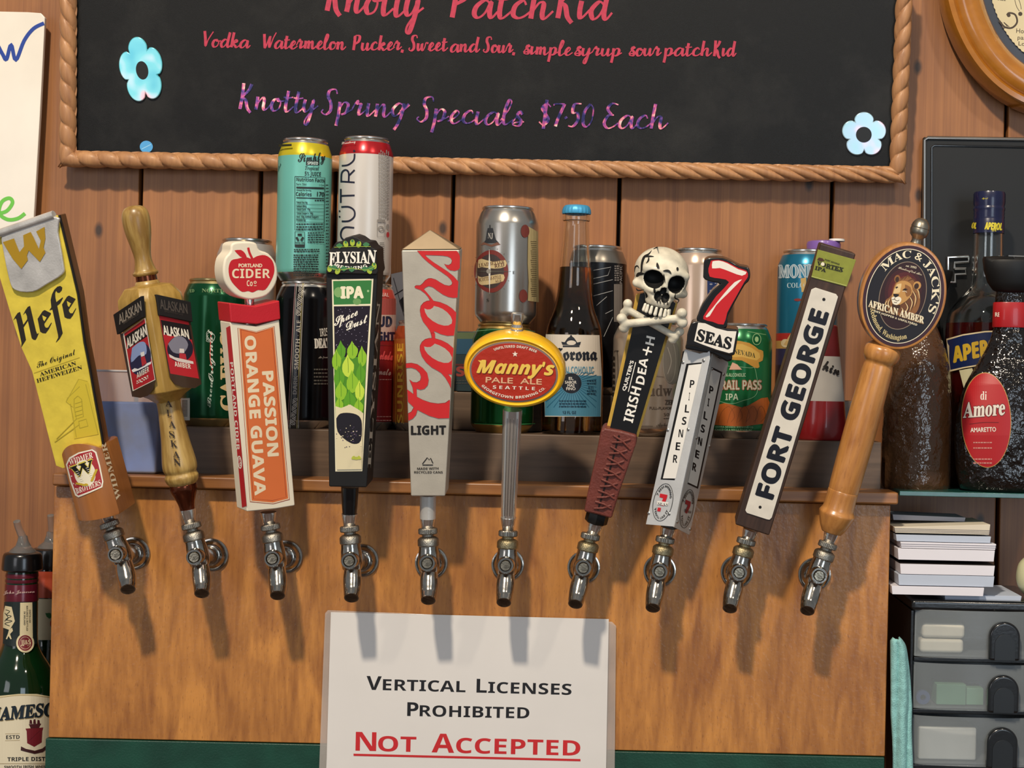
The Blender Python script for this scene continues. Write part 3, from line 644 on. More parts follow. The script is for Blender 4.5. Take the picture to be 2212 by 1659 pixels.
for fl, bo, ri, sp, cm, lab in TAPS:
    B = P(bo[0], bo[1], YP - 0.066)
    # axis through bolt: average of the ring and spout directions
    pr_, ps_ = P(ri[0], ri[1], YP - 0.050), P(sp[0], sp[1], YP - 0.066)
    zd = (pr_ - ps_); zd.y = 0; zd.normalize()
    fr = Fr(None, bo, YP - 0.066)
    o = bpy.data.objects.new('beer_faucet', None); COL.objects.link(o); tag(o, lab, 'faucet', 'beer faucets in a row on the plywood')
    R = Matrix((Vector((zd.z, 0, -zd.x)), Vector((0, 1, 0)), zd)).transposed().to_4x4()
    o.matrix_world = Matrix.Translation(Vector((B.x, YP, B.z))) @ R
    I = o.matrix_world.inverted(); fp = I @ P(fl[0], fl[1], YP)
    fx, fz = fp.x, fp.z
    lathe('flange', [(.0002, 0), (.0168, 0), (.0172, .0015), (.0168, .003), (.0155, .0032), (.0150, .0026), (.0142, .0032), (.0125, .0072), (.0105, .0098), (.0092, .0105), (.0002, .0105)], CHR2, o, 40, 'y', (fx, 0, fz), cap=False)
    v, f = join(tube_geo([(fx, -.009, fz), (fx * .6, -.022, fz * .6), (fx * .2, -.036, fz * .2 + .002), (0, -.048, .004)], [.0088, .0085, .0092, .0100], 24),
                lathe_geo([(.0002, -.013), (.007, -.0125), (.0100, -.009), (.0108, -.002), (.0105, .008), (.0098, .0125), (.0098, .016), (.0002, .016)], 32, 'z', (0, -.050, 0), cap=False),
                lathe_geo([(.0090, .045), (.0090, .0600), (.0084, .0645), (.0078, .0657), (.0062, .0657), (.0060, .0630), (.0002, .0630)], 32, 'y', (0, 0, 0), cap=False))
    ob('faucet_body', v, f, CHR2, o)
    lathe('bolt', [(.0056, .060), (.0056, .0652), (.0048, .0664), (.0002, .0664)], mat('#a39a88', .3, 1.0, var=.4, vscale=250, bump=.3, bscale=600), o, 28, 'y', cap=False)
    path = smooth_prof([(0, -.049, -.008), (0, -.0535, -.016), (0, -.0570, -.0235), (0, -.0612, -.0305), (0, -.0675, -.0368)], 4)
    rad = [.0080 + .0012 * math.sin(math.pi * min(1, i / len(path) * 1.25)) for i in range(len(path))]; rad[-1] = .0073; rad[-2] = .0074
    v, f = tube_geo(path, rad, 26, cap=False)
    n = len(path); w = (Vector(path[-1]) - Vector(path[-2])).normalized()
    rim, f2 = tube_geo([Vector(path[-1]), Vector(path[-1]) - w * .012], [.0062, .0062], 26, cap=False)
    f3 = [((n - 1) * 26 + k, (n - 1) * 26 + (k + 1) % 26, len(v) + (k + 1) % 26, len(v) + k) for k in range(26)]
    f4 = [tuple(len(v) + 26 + k for k in range(26))]
    fs = f + f3 + [tuple(i + len(v) for i in q) for q in f2] + f4
    ob('spout', v + rim, fs, [CHR2, DARKIN], o, idx=[0] * (len(f) + 26) + [1] * (len(f2) + 1))
    lathe('collar', [(.0002, .0155), (.0098, .0155), (.0108, .0165), (.0108, .0220), (.0100, .0235), (.0080, .0250), (.0060, .0255), (.0060, .0300), (.0002, .0300)], cm, o, 36, 'z', (0, -.050, 0), cap=False)
    R0 = .0097; K = 72; pr2 = []
    v, f = [], []
    for r, z in ((.0030, .0278), (.0088, .0278), (R0, .0287), (R0, .0328), (.0088, .0338), (.0030, .0338)):
        for k in range(K):
            q = r - (.00035 if (k % 2 and r == R0) else 0); a = 2 * math.pi * k / K; v.append((q * math.cos(a), -.050 + q * math.sin(a), z))
    for j in range(5):
        for k in range(K): f.append((j * K + k, j * K + (k + 1) % K, (j + 1) * K + (k + 1) % K, (j + 1) * K + k))
    ob('knurled_ring', v, f, cm if cm is not BRASSY else mat('#8f8a80', .35, 1.0, var=.3, vscale=150), o, smooth=False)

# ================================================================ tap handles
YH = YP - 0.050
def handle(nm, ring, ftop, top, Y1, yaw, lab, ferr=True):
    h = Fr(nm, ftop, YH, top, Y1, yaw, label=lab, cat='beer tap', group='beer tap handles in a row above the faucets')
    if ferr:
        zr = h.zy(ring[1] - 6)
        lathe('ferrule', [(.0002, zr), (.0062, zr), (.0058, zr * .93), (.0052, zr * .78), (.0058, zr * .70), (.0066, zr * .45), (.0078, zr * .08), (.0079, .0005), (.0002, .0005)], CHROME, h.o, 36, cap=False)
    return h
def flat(h, d, base=0.0002): return Art(lambda x, y, q: h.px(x, y, d + q), base=base)

# ---- 1 yellow wheat-beer handle
h = handle('beer_tap', (240, 1146), (231, 1103), (68, 480), -0.165, -10, 'yellow tapered tap handle with steel clip and wooden base block')
YEL = mat('#dcc648', 0.45, var=.12, vscale=60, bump=.1)
out = [(0, 602), (26, 689), (45.6, 750), (69, 802), (91, 889), (108.5, 958), (121, 1006), (136, 1012), (222, 980), (216, 941), (202, 865), (191, 802), (179, 741), (165, 637), (147.5, 563), (124, 465), (6, 500), (-12, 540)]
prism('yellow_board', [h.uv(*p, .016) for p in out], .016, .0142, [YEL], h.o, bevel=.0004)
prism('dark_backing', [h.uv(x + (2.5 if x > 110 else 0), y, .016) for x, y in out], .0141, .0112, BLACKM, h.o, bevel=.0006)
prism('wooden_core', [h.uv(x - (3 if x > 110 else -3), y, .016) for x, y in out], .0111, -.004, wood('#8a5a34', '#553419'), h.o, bevel=.001)
BLK = wood('#b9773f', '#8a5226', grain=(30, 30, 6), rough=.3, coat=.5, crough=.15, contrast=(.25, .75))
# rounded wooden block: bowed front, arched shoulder
fb = [h.uv(130, 975, .030), h.uv(226, 980, .030), h.uv(238, 1083, .030), h.uv(163, 1113, .030)]
xa, xb = (fb[0][0] + fb[3][0]) / 2 - .001, (fb[1][0] + fb[2][0]) / 2; z0_, z1_ = .0005, h.uv(180, 945, .030)[1]
V_, F_ = [], []; n = 16
for zi, (z, sx) in enumerate(((z0_, 1.0), (z0_ + .002, 1.03), (z1_ - .026, 1.0), (z1_ - .012, .985), (z1_ - .004, .97))):
    for i in range(n + 1):
        t = i / n; x = xa + (xb - xa) * t; zz = z
        if zi >= 3: zz = z - .010 * (2 * t - 1) ** 2 * (1 if zi == 4 else .4)
        V_.append((x * sx, -.026 - .010 * (1 - (2 * t - 1) ** 2), zz))
    for x, y in ((xb + .0002, -.018), (xb - .001, .012), (xb - .008, .020), (xa + .008, .020), (xa + .001, .012), (xa, -.018)): V_.append((x * sx, y, z - (.008 if zi == 4 else 0)))
m = n + 7
for j in range(4):
    for i in range(m): F_.append((j * m + i, j * m + (i + 1) % m, (j + 1) * m + (i + 1) % m, (j + 1) * m + i))
F_ += [tuple(range(m)), tuple(4 * m + i for i in range(m))[::-1]]
ob('base_block', V_, F_, BLK, h.o, bevel=.001)
xm = (xa + xb) / 2; wd = (xb - xa) / 2
def blk(x, y, q):
    p = h.px(x, y, .033)
    for _ in range(3): p = h.px(x, y, .026 + .010 * (1 - min(1, ((p.x - xm) / wd) ** 2)))
    p.y -= q + .0003; return p
A = Art(blk, slice_w=4.5, base=.0003)
A.poly([(143, 1003), (150, 988), (170, 977), (200, 970), (209, 976), (217, 1005), (224, 1040), (222, 1052), (195, 1064), (170, 1074), (163, 1070), (152, 1040)], '#f0ead8')
A.poly([(146, 1004), (152, 991), (171, 980), (199, 973), (206, 978), (214, 1006), (221, 1040), (219, 1050), (194, 1061), (170, 1070), (165.5, 1067), (155, 1038)], '#a92c33')
A.ell((184, 1022), 23, 29, '#efe6cc', -12)
A.text('WIDMER', (151, 1005), (202, 988), 13, '#f3ecd9', 's', up=(-.2, -1)); A.text('BROTHERS', (166, 1067), (219, 1047), 12, '#f3ecd9', 's', up=(-.2, -1))
A.text('W', (157, 1034), (206, 1016), 26, '#d9c44a', 's', up=(-.25, -1), bold=2.2); A.text('W', (158, 1033), (205, 1016), 24, '#15120f', 's', up=(-.25, -1), bold=.8)
for i in range(6): A.stroke([(164 + i * 2.2, 1019 + i * 4), (170 + i * 2.2, 1017 + i * 4)], 1, '#f0ead8', smooth=0); A.stroke([(186 + i * 2, 1011 + i * 4), (192 + i * 2, 1009 + i * 4)], 1, '#f0ead8', smooth=0)
for i in range(5): A.ell((200 + i * 2.2, 1036 - i * 5), 4.2, 2.6, '#c9a92f', -50); A.ell((168 + i * 5, 1043 + abs(i - 3) * -1 + 4), 4, 2.2, '#c9a92f', 20)
A.build('brewery_badge', h.o, 'red and cream printed badge')
A = flat(h, .016)
HB = '#2a241d'; HZ = lambda *q: [(10 + x / 10.367, 600 + y / 10.367) for x, y in q]
A.poly(HZ((190, 960), (235, 870), (290, 790), (345, 762), (420, 1050), (505, 930), (500, 860), (465, 780), (410, 835), (470, 720), (520, 650), (570, 630), (700, 1180), (725, 1255), (765, 1240), (720, 1350), (690, 1395), (640, 1385), (605, 1350), (520, 965), (425, 1110), (478, 1390), (372, 1560), (378, 1460), (262, 930), (240, 905)), HB)
A.poly(HZ((738, 920), (850, 750), (895, 722), (1035, 790), (1035, 815), (888, 1030), (895, 1080), (925, 1120), (970, 1115), (1045, 1000), (1055, 1015), (990, 1150), (920, 1245), (850, 1240), (795, 1205)), HB); A.poly(HZ((842, 840), (940, 890), (890, 975), (862, 940)), YEL)
A.poly(HZ((1000, 730), (1045, 660), (1030, 500), (1060, 370), (1110, 270), (1180, 200), (1245, 182), (1290, 215), (1280, 280), (1230, 335), (1185, 335), (1150, 290), (1130, 340), (1135, 440), (1158, 545), (1300, 435), (1305, 455), (1240, 575), (1178, 625), (1300, 1240), (1230, 1370), (1150, 1450), (1148, 1440), (1200, 1340), (1195, 1280), (1068, 710)), HB)
A.poly(HZ((1285, 600), (1395, 425), (1440, 398), (1590, 475), (1435, 715), (1445, 760), (1475, 795), (1520, 795), (1595, 675), (1600, 690), (1530, 840), (1470, 918), (1400, 912), (1340, 880)), HB); A.poly(HZ((1393, 520), (1488, 575), (1440, 655), (1412, 625)), YEL)
A.text('The Original', (80, 795), (164, 765), 13, '#1b1814', 'c', up=(-.25, -1)); A.text('AMERICAN', (87, 813), (165, 788), 8.5, '#1b1814', 's', up=(-.25, -1)); A.text('HEFEWEIZEN', (80, 827), (178, 797), 8.5, '#1b1814', 's', up=(-.25, -1))
A.stroke([(73, 806), (172, 772)], .9, '#a8952c', smooth=0)
BR = '#b3a232'
A.poly([(170, 819), (190, 825), (207, 905), (213, 938), (160, 948), (158, 880), (143, 868)], '#d2bc39')
for s_ in ([(143, 868), (170, 819), (189, 824)], [(143, 868), (146, 860), (172, 835)], [(152, 872), (165, 945)], [(185, 830), (212, 938)], [(122, 948), (165, 905)], [(118, 955), (170, 918)], [(160, 880), (165, 905), (180, 900), (176, 862), (168, 855), (160, 862), (160, 880)], [(172, 925), (190, 920), (186, 905), (170, 910), (172, 925)]):
    A.stroke(s_, 1.6, BR, smooth=0)
for i in range(4): A.stroke([(162, 872 + i * 9), (178, 867 + i * 9)], .9, BR, smooth=0)
A.build('yellow_print', h.o, 'black blackletter print and a faint brewery drawing')
CLIP = mat('#d6d3cf', .30, .45, var=.2, vscale=50, bump=.15, bscale=500)
prism('steel_clip', [h.uv(*p, .020) for p in smooth_prof([(2, 520), (18, 600), (32, 627), (70, 631), (100, 615), (135, 592), (136, 570), (124, 500), (118, 468), (2, 512)], 3)], .020, .0165, CLIP, h.o, bevel=.0012)
tube('clip_roll', [h.px(-12, 508, .018), h.px(117, 464, .018)], .0042, CLIP, h.o)
A = flat(h, .0203)
A.poly([(6, 523), (30, 515), (42, 545), (52, 532), (50, 508), (66, 501), (72, 512), (84, 538), (88, 520), (78, 500), (96, 490), (98, 515), (94, 535), (98, 546), (86, 566), (62, 541), (58, 552), (60, 562), (46, 581), (28, 560), (14, 537)], '#a8851d'); A.build('gold_cutout', h.o, 'gold letter W')
A = Art(lambda x, y, q: h.hit(x, y, (xb + .0005 + q, 0, 0), (1, 0, 0)))
A.text('WIDMER', (262, 1078), (228, 955), 11, '#e5d2b0', 's', up=(-1, .25)); A.build('side_lettering', h.o)

# ---- 2 oak handle with four-sided picture box
h = handle('beer_tap', (414, 1143), (405, 1101), (290, 452), -0.150, 50, 'turned oak tap handle with a four-sided picture box and black letters')
OAK = wood('#bb9c5a', '#86642a', grain=(55, 55, 9), rough=.38, coat=.3, contrast=(.38, .62)); OAKG = wood('#bd9a50', '#93722f', grain=(45, 45, 7), rough=.38, coat=.3)
def lp(h, rows): return [(hw * h.k(h.zy(y)), h.zy(y)) for y, hw in rows]
COP = mat('#6e3b28', .2, .9, var=.3, vscale=60)
lathe('copper_ferrule', smooth_prof(lp(h, [(1104, 15.5), (1090, 17), (1072, 23), (1060, 28), (1052, 29), (1045, 28), (1043, 22)]), 4), COP, h.o)
lathe('lower_grip', smooth_prof(lp(h, [(1046, 28), (1040, 33), (1030, 36), (1024, 34), (1020, 33), (1012, 36), (1000, 36.5), (980, 34), (950, 30), (915, 27), (880, 25), (855, 27), (838, 34)]), 4), OAK, h.o)
zA, zB, zC, zD = h.zy(868), h.zy(842), h.zy(640), h.zy(618)
kk = h.k(h.zy(750))
def oct_(s_, c): return [(-s_, -s_ + c), (-s_ + c, -s_), (s_ - c, -s_), (s_, -s_ + c), (s_, s_ - c), (s_ - c, s_), (-s_ + c, s_), (-s_, s_ - c)]
S_ = 52 * kk; V_, F_ = [], []
lv = [(zA, .46, .3), (zA + .006, .68, .25), (zB, .97, .13), (zB + .006, 1, .13), (zC - .006, 1.06, .13), (zC, 1.04, .14), (zC + .010, .82, .2), (zD + .002, .45, .3)]
for z, q, c in lv: V_ += [(x, y, z) for x, y in oct_(S_ * q, S_ * q * c * 2)]
for j in range(len(lv) - 1):
    for i in range(8): F_.append((j * 8 + i, j * 8 + (i + 1) % 8, j * 8 + 8 + (i + 1) % 8, j * 8 + 8 + i))
F_ += [tuple(range(8)), tuple((len(lv) - 1) * 8 + i for i in range(8))[::-1]]
ob('picture_box', V_, F_, OAKG, h.o, bevel=.0012)
BRN = mat('#3a2a20', .35, coat=.3); RED = '#b3222c'; CRM = '#e8e2d2'
for side, fn in (('l', lambda x, y, q: h.hit(x, y, (-S_ * 1.035 - q, 0, 0), (1, 0, 0))), ('r', lambda x, y, q: h.hit(x, y, (0, -S_ * 1.035 - q, 0), (0, 1, 0)))):
    if side == 'l':
        T = lambda x, y: (240 + x / 5.529, 580 + y / 5.529)
        A = Art(fn, base=.0004)
        A.poly([T(*p) for p in ((105, 780), (150, 770), (410, 600), (535, 1330), (505, 1440), (440, 1520), (350, 1545), (250, 1530))], BRN)
        A.poly([T(*p) for p in ((142, 780), (408, 592), (528, 1330), (258, 1465))], CRM); A.poly([T(*p) for p in ((155, 775), (400, 600), (520, 1325), (268, 1452))], RED)
        A.poly([T(*p) for p in ((163, 810), (408, 650), (432, 810), (205, 960))], '#141114')
        A.text('ALASKAN', T(195, 960), T(425, 790), 22, CRM, 'r', up=(-.12, -1), bold=.5)
        A.ell(T(350, 1080), 22, 35, '#23284a', 12); A.poly([T(*p) for p in ((250, 950), (340, 880), (410, 890), (420, 1020), (330, 1040), (240, 1120))], '#8ea2cf', 3)
        A.poly([T(*p) for p in ((355, 1060), (400, 1045), (425, 1130), (370, 1170))], '#b6303a'); A.poly([T(*p) for p in ((350, 1005), (395, 990), (400, 1040), (358, 1055))], '#e6e4e0')
        A.poly([T(*p) for p in ((245, 1215), (280, 1190), (320, 1200), (400, 1160), (430, 1130), (480, 1110), (475, 1140), (400, 1180), (330, 1215), (260, 1240))], '#efeeee')
        A.text('AMBER', T(308, 1315), T(455, 1230), 12, CRM, 'b', up=(-.1, -1)); A.lines(*[T(0, 0)[0] + 55, T(0, 0)[0] + 80], [T(0, 1345)[1], T(0, 1370)[1]], 2.5, CRM, sk=-.5)
        A.build('picture_label', h.o, 'bright printed label with a red boat')
        w = [T(*p) for p in ((55, 545), (385, 325), (405, 580), (100, 785))]; p3 = [fn(*p, .0) for p in w]
        V_ = [(p.x - .003, p.y, p.z) for p in p3] + [(p.x + .001, p.y, p.z) for p in p3]
        ob('name_plate', V_, [(0, 1, 2, 3), (4, 5, 6, 7), (0, 1, 5, 4), (1, 2, 6, 5), (2, 3, 7, 6), (3, 0, 4, 7)], BLACKM, h.o, bevel=.0005)
        A = Art(lambda x, y, q: h.hit(x, y, (-S_ * 1.035 - .003 - q, 0, 0), (1, 0, 0))); A.text('ALASKAN', T(100, 670), T(365, 500), 21, '#8f8578', 'r', up=(-.12, -1), bold=.4); A.text('BREWING CO', T(150, 665), T(330, 550), 6, '#5d564e', 'r', up=(-.1, -1)); A.build('plate_lettering', h.o)
    else:  # right face: side shade mixed into its print and lettering colours
        T = lambda x, y: (240 + x / 5.529, 580 + y / 5.529)
        A = Art(fn, base=.0004)
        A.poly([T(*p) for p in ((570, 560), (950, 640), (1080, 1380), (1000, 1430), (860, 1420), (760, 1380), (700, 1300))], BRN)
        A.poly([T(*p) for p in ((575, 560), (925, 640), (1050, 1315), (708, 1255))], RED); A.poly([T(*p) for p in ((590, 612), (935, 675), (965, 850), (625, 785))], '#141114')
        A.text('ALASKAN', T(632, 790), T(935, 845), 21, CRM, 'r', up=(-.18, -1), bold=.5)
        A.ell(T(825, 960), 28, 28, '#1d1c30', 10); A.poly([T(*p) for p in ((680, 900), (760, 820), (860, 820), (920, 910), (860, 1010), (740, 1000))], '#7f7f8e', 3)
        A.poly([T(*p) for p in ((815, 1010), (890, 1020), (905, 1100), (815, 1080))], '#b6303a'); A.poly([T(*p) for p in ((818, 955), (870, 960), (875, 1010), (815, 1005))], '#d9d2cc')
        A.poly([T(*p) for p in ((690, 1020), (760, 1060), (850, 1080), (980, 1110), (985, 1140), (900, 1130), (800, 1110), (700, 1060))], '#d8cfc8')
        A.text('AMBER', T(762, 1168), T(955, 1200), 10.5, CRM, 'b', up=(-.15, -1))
        A.build('picture_label', h.o, 'printed label with a red boat, shade painted into its colours')
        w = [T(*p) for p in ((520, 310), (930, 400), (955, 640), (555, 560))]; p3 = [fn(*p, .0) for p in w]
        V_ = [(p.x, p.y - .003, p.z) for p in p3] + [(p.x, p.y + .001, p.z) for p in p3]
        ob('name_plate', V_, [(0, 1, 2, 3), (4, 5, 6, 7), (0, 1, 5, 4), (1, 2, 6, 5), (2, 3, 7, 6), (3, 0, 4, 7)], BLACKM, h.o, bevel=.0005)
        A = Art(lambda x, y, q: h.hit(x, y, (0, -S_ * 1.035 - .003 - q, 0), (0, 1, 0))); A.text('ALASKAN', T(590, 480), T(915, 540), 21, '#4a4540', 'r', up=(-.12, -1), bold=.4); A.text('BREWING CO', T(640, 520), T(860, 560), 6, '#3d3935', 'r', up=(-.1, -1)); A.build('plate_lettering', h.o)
lathe('neck_ring', lp(h, [(630, 19), (622, 25), (614, 27), (609, 25), (606, 22)]), OAK, h.o)
lathe('copper_band', lp(h, [(607, 22.5), (594, 22)]), COP, h.o)
lathe('upper_knob', smooth_prof(lp(h, [(596, 21), (593, 26), (588, 27), (583, 23), (560, 18), (535, 21), (505, 27), (480, 29.5), (462, 28), (450, 22), (445, 12), (444, 1)]), 4), OAK, h.o)
A = Art(lambda x, y, q: h.cyl(x, y, h.k(.06) * (.6 + float(np.interp(y, [838, 855, 880, 915, 950, 980, 1000, 1012, 1020], [34, 28, 25.6, 27.4, 30.4, 34.4, 36.9, 36.9, 35]))) + q), slice_w=4, base=.0006)
for c, x, y in (('A', 364, 876), ('L', 365, 897), ('A', 371, 921), ('S', 372, 943), ('K', 375, 963), ('A', 380, 986), ('N', 382, 1003)):
    A.text(c, (x - 6 + (2 if c == 'L' else 0), y + 1.5), (x + 9 - (3 if c in 'LS' else 0), y + 4), 15, '#2a1c10', 's', up=(-.12, -1))
A.build('black_lettering', h.o)

# ---- 3 orange cider handle
h = handle('beer_tap', (584.7, 1149), (580, 1107), (548, 560), -0.145, 36, 'white and orange tap handle topped by a round apple emblem')
CW = mat('#e6dcc6', .45, var=.05); CRED = mat('#bf1f2b', .4, var=.08, bump=.15, bscale=700)
T = lambda x, y: (380 + x / 2.594, 480 + y / 2.594)
body = [T(*p) for p in ((303, 560), (450, 583), (580, 545), (668, 1588), (560, 1606), (398, 1622))]
prism('body', [h.uv(*p, .016) for p in body], .016, -.010, CW, h.o, bevel=.0012)
cap = [T(*p) for p in ((298, 452), (445, 470), (582, 438), (588, 545), (455, 573), (308, 562))]
prism('red_cap', [h.uv(*p, .018) for p in cap], .018, -.013, CRED, h.o, bevel=.0014)
A = flat(h, .016)
A.poly([T(*p) for p in ((345, 592), (450, 612), (552, 582), (638, 1555), (545, 1580), (415, 1568))], '#9c3a22'); A.poly([T(*p) for p in ((348, 594), (450, 614), (549, 585), (635, 1552), (545, 1577), (417, 1565))], '#e0cdb0')
A.poly([T(*p) for p in ((356, 596), (450, 617), (546, 588), (629, 1548), (543, 1571), (425, 1560))], '#d8703a'); A.stroke([T(*p) for p in ((364, 602), (450, 622), (538, 596), (618, 1540), (540, 1560), (434, 1550), (364, 602))], .9, '#8c2f1c', smooth=0)
OC = '#ecd9b8'
A.text('ORANGE GUAVA', T(385, 640), T(444, 1530), 23, OC, 'b', up=(1, -.07), bold=.8); A.text('PASSION', T(484, 838), T(516, 1312), 23, OC, 'b', up=(1, -.07), bold=.8)
A.build('orange_panel', h.o, 'orange panel with cream capital letters')
xb_ = min(h.uv(*T(303, 560), .016)[0], h.uv(*T(398, 1622), .016)[0]); p1 = h.uv(*T(303, 560), .016); p2 = h.uv(*T(398, 1622), .016)
nx = Vector((p2[1] - p1[1], 0, -(p2[0] - p1[0]))).normalized()
if nx.x > 0: nx = -nx
A = Art(lambda x, y, q: h.hit(x, y, Vector((p1[0], 0, p1[1])) + nx * q, nx))
A.poly([T(*p) for p in ((281, 592), (303, 580), (396, 1590), (370, 1598))], CRED); A.text('PORTLAND CIDER', T(303, 785), T(341, 1278), 6.5, '#f2ecdf', 'b', up=(1, -.07)); A.ring(T(357, 1345), 3.5, 13, 2.2, '#f2ecdf', -6); A.text('Co', T(352, 1322), T(357, 1366), 5, '#f2ecdf', 'b', up=(1, -.07))
A.build('side_band', h.o, 'red side band with white letters')
zS0, zS1 = h.uv(*T(415, 470), 0)[1], h.uv(*T(415, 425), 0)[1]; xS = h.uv(*T(412, 450), 0)[0]
lathe('steel_stem', [(.0048, zS0 - .004), (.0048, zS1 + .004)], CHROME, h.o, 24, c=(xS, 0, 0))
em = [T(*p) for p in smooth_prof([(415, 108), (452, 118), (470, 155), (520, 175), (562, 230), (572, 300), (555, 360), (510, 412), (445, 432), (395, 432), (330, 405), (280, 345), (265, 275), (275, 205), (305, 165), (312, 125), (345, 110), (415, 108)], 3)[:-1]]
prism('emblem', [h.uv(*p, .013) for p in em], .013, -.011, CW, h.o, bevel=.0022, seg=3)
A = flat(h, .013)
A.poly([T(*p) for p in ((345, 205), (310, 215), (295, 260), (305, 320), (340, 365), (372, 390), (405, 386), (430, 393), (460, 380), (500, 378), (535, 325), (552, 270), (540, 215), (500, 185), (455, 190), (425, 205), (390, 195))], '#c21d28', 3)
A.poly([T(*p) for p in ((328, 158), (365, 155), (390, 178), (395, 203), (360, 192))], '#c21d28', 2); A.stroke([T(405, 142), T(412, 170), T(428, 205)], 5, '#c21d28')
A.text('PORTLAND', T(352, 252), T(483, 252), 7.5, OC, 'r', bold=.4); A.text('CIDER', T(315, 313), T(528, 313), 20, OC, 'b'); A.text('Co', T(397, 358), T(430, 358), 12.5, OC, 'b'); A.text('o', T(436, 345), T(452, 345), 8, OC, 'b'); A.stroke([T(437, 356), T(452, 356)], 1.3, OC, smooth=0)
A.build('apple_print', h.o, 'red apple printed with cream letters')

# ---- 4 black handle with hop picture
h = handle('beer_tap', (755, 1153), (755, 1111), (764, 560), -0.145, 0, 'black tap handle with green hop crest and a starry hop picture')
T = lambda x, y: (680 + x / 2.632, 490 + y / 2.632)
lathe('black_cone', lp(h, [(1112, 15), (1090, 17), (1052, 19)]), BLACKG, h.o)
prism('body', [h.uv(*T(*p), .020) for p in ((63, 260), (72, 800), (80, 1478), (295, 1482), (330, 900), (357, 255))], .020, -.018, BLACKM, h.o, bevel=.0014)
prism('crest', [h.uv(*T(*p), .024) for p in ((62, 265), (75, 195), (78, 140), (98, 120), (118, 88), (150, 82), (175, 62), (212, 50), (245, 62), (275, 84), (308, 88), (325, 115), (350, 130), (352, 200), (360, 250), (352, 272))], .024, -.020, BLACKM, h.o, bevel=.0012)
A = flat(h, .024)
A.text('E', T(80, 222), T(120, 224), 31, '#f4efe2', 's', bold=.4); A.text('LYSIA', T(122, 205), T(300, 205), 25, '#f4efe2', 's', bold=.4); A.text('N', T(296, 208), T(345, 212), 31, '#f4efe2', 's', bold=.4)
A.arc('BREWING', T(210, 100), 75, 55, 242, 297, 7.5, '#f4efe2', 'b', inward=True)
GL, GD = '#a4b83c', '#3f7a4e'
for x, y, r in ((176, 98, -20), (214, 90, 0), (250, 100, 20), (85, 238, 10), (338, 222, -10), (130, 252, 30), (310, 250, -30)):
    A.ell(T(x, y), 5.2, 7.2, GL, r); A.ell(T(x, y - 10), 2.5, 3, GD, r)
for x, y in ((140, 108), (292, 102), (210, 242), (108, 232), (320, 236), (165, 238), (285, 240)): A.poly([T(x + a, y + b) for a, b in ((0, -16), (10, -10), (20, -4), (13, 8), (0, 16), (-13, 8), (-20, -4), (-10, -10))], GD)
A.stroke([T(75, 230), T(140, 245), T(210, 236), T(290, 245), T(350, 222)], 1.2, GL); A.stroke([T(110, 116), T(214, 112), T(318, 112)], 1.0, GL)
A.build('crest_print', h.o, 'white letters among green hops and leaves')
A = flat(h, .020)
A.poly([T(*p) for p in ((97, 300), (333, 295), (270, 1389), (117, 1391))], '#ece3c2'); A.poly([T(*p) for p in ((104, 308), (324, 304), (316, 438), (108, 443))], '#357a3c')
A.ell(T(135, 372), 10, 11, '#7fa968'); A.ell(T(240, 425), 9, 7, '#6d9c5c'); A.ell(T(303, 365), 2.5, 2.5, '#9cc08a')
A.text('IPA', T(150, 405), T(275, 403), 24, '#eee6c6', 'b', bold=1.4)
A.poly([T(*p) for p in ((108, 452), (315, 449), (292, 800), (265, 1378), (125, 1380))], '#1a1020')
rnd = random.Random(4)
for i in range(60): x, y = rnd.uniform(112, 300), rnd.uniform(460, 690); A.ell(T(x, y), rnd.choice((.4, .6, .9)), .6, '#c9bfd8', n=6, lift=False)
A.text('Space', T(112, 565), T(245, 500), 19, '#f2ecdc', 'c', up=(-.1, -1), bold=.3); A.text('Dust', T(180, 590), T(302, 540), 19, '#f2ecdc', 'c', up=(-.1, -1), bold=.3)
A.poly([T(*p) for p in ((109, 740), (295, 740), (276, 1085), (118, 1085))], '#4d8a24')
LG, MG, HG = '#8fbf2f', '#5c9c22', '#c3dc4a'      # layered bracts of a hop cone
for cx, cy, w, hh, c in ((150, 700, 34, 55, MG), (215, 700, 40, 52, LG), (270, 735, 32, 60, LG), (125, 755, 34, 62, LG), (190, 790, 44, 66, HG), (262, 830, 34, 62, MG), (140, 850, 40, 62, MG),
                         (215, 880, 44, 66, LG), (150, 930, 42, 58, LG), (256, 930, 34, 60, HG), (200, 985, 46, 62, MG), (140, 1010, 30, 50, LG), (250, 1020, 34, 50, LG), (195, 1050, 40, 42, HG)):
    A.poly([T(cx + a * w, cy + b * hh) for a, b in ((-.1, -1), (.25, -.55), (.75, -.1), (.6, .6), (0, 1), (-.7, .6), (-.75, -.1), (-.35, -.6))], c, 2); A.stroke([T(cx - .05 * w, cy - .7 * hh), T(cx, cy), T(cx, cy + .6 * hh)], .9, '#3d7a1c')
A.poly([T(*p) for p in ((118, 1020), (150, 1030), (200, 1010), (250, 1040), (276, 1060), (266, 1378), (125, 1380))], '#dfd3ae')
A.poly([T(*p) for p in ((122, 1090), (145, 1062), (200, 1058), (250, 1075), (268, 1120), (262, 1215), (225, 1235), (180, 1215), (130, 1165))], '#1c1822', 3)
for i in range(70): x, y = rnd.gauss(200, 38), rnd.gauss(1190, 30); A.ell(T(min(262, max(124, x)), y), rnd.uniform(.5, 1.8), rnd.uniform(.5, 1.4), rnd.choice(('#e8dcb8', '#1c1822', '#5a4a68')), n=7, lift=i % 8 == 0)
for a in range(-2, 3): A.ell(T(236 + a * 9, 1318 - abs(a) * 3), 2.6, 4.6, '#b9c24a', 90 + a * 25, n=14)
A.build('picture_panel', h.o, 'cream-edged picture of a green hop cone in space')
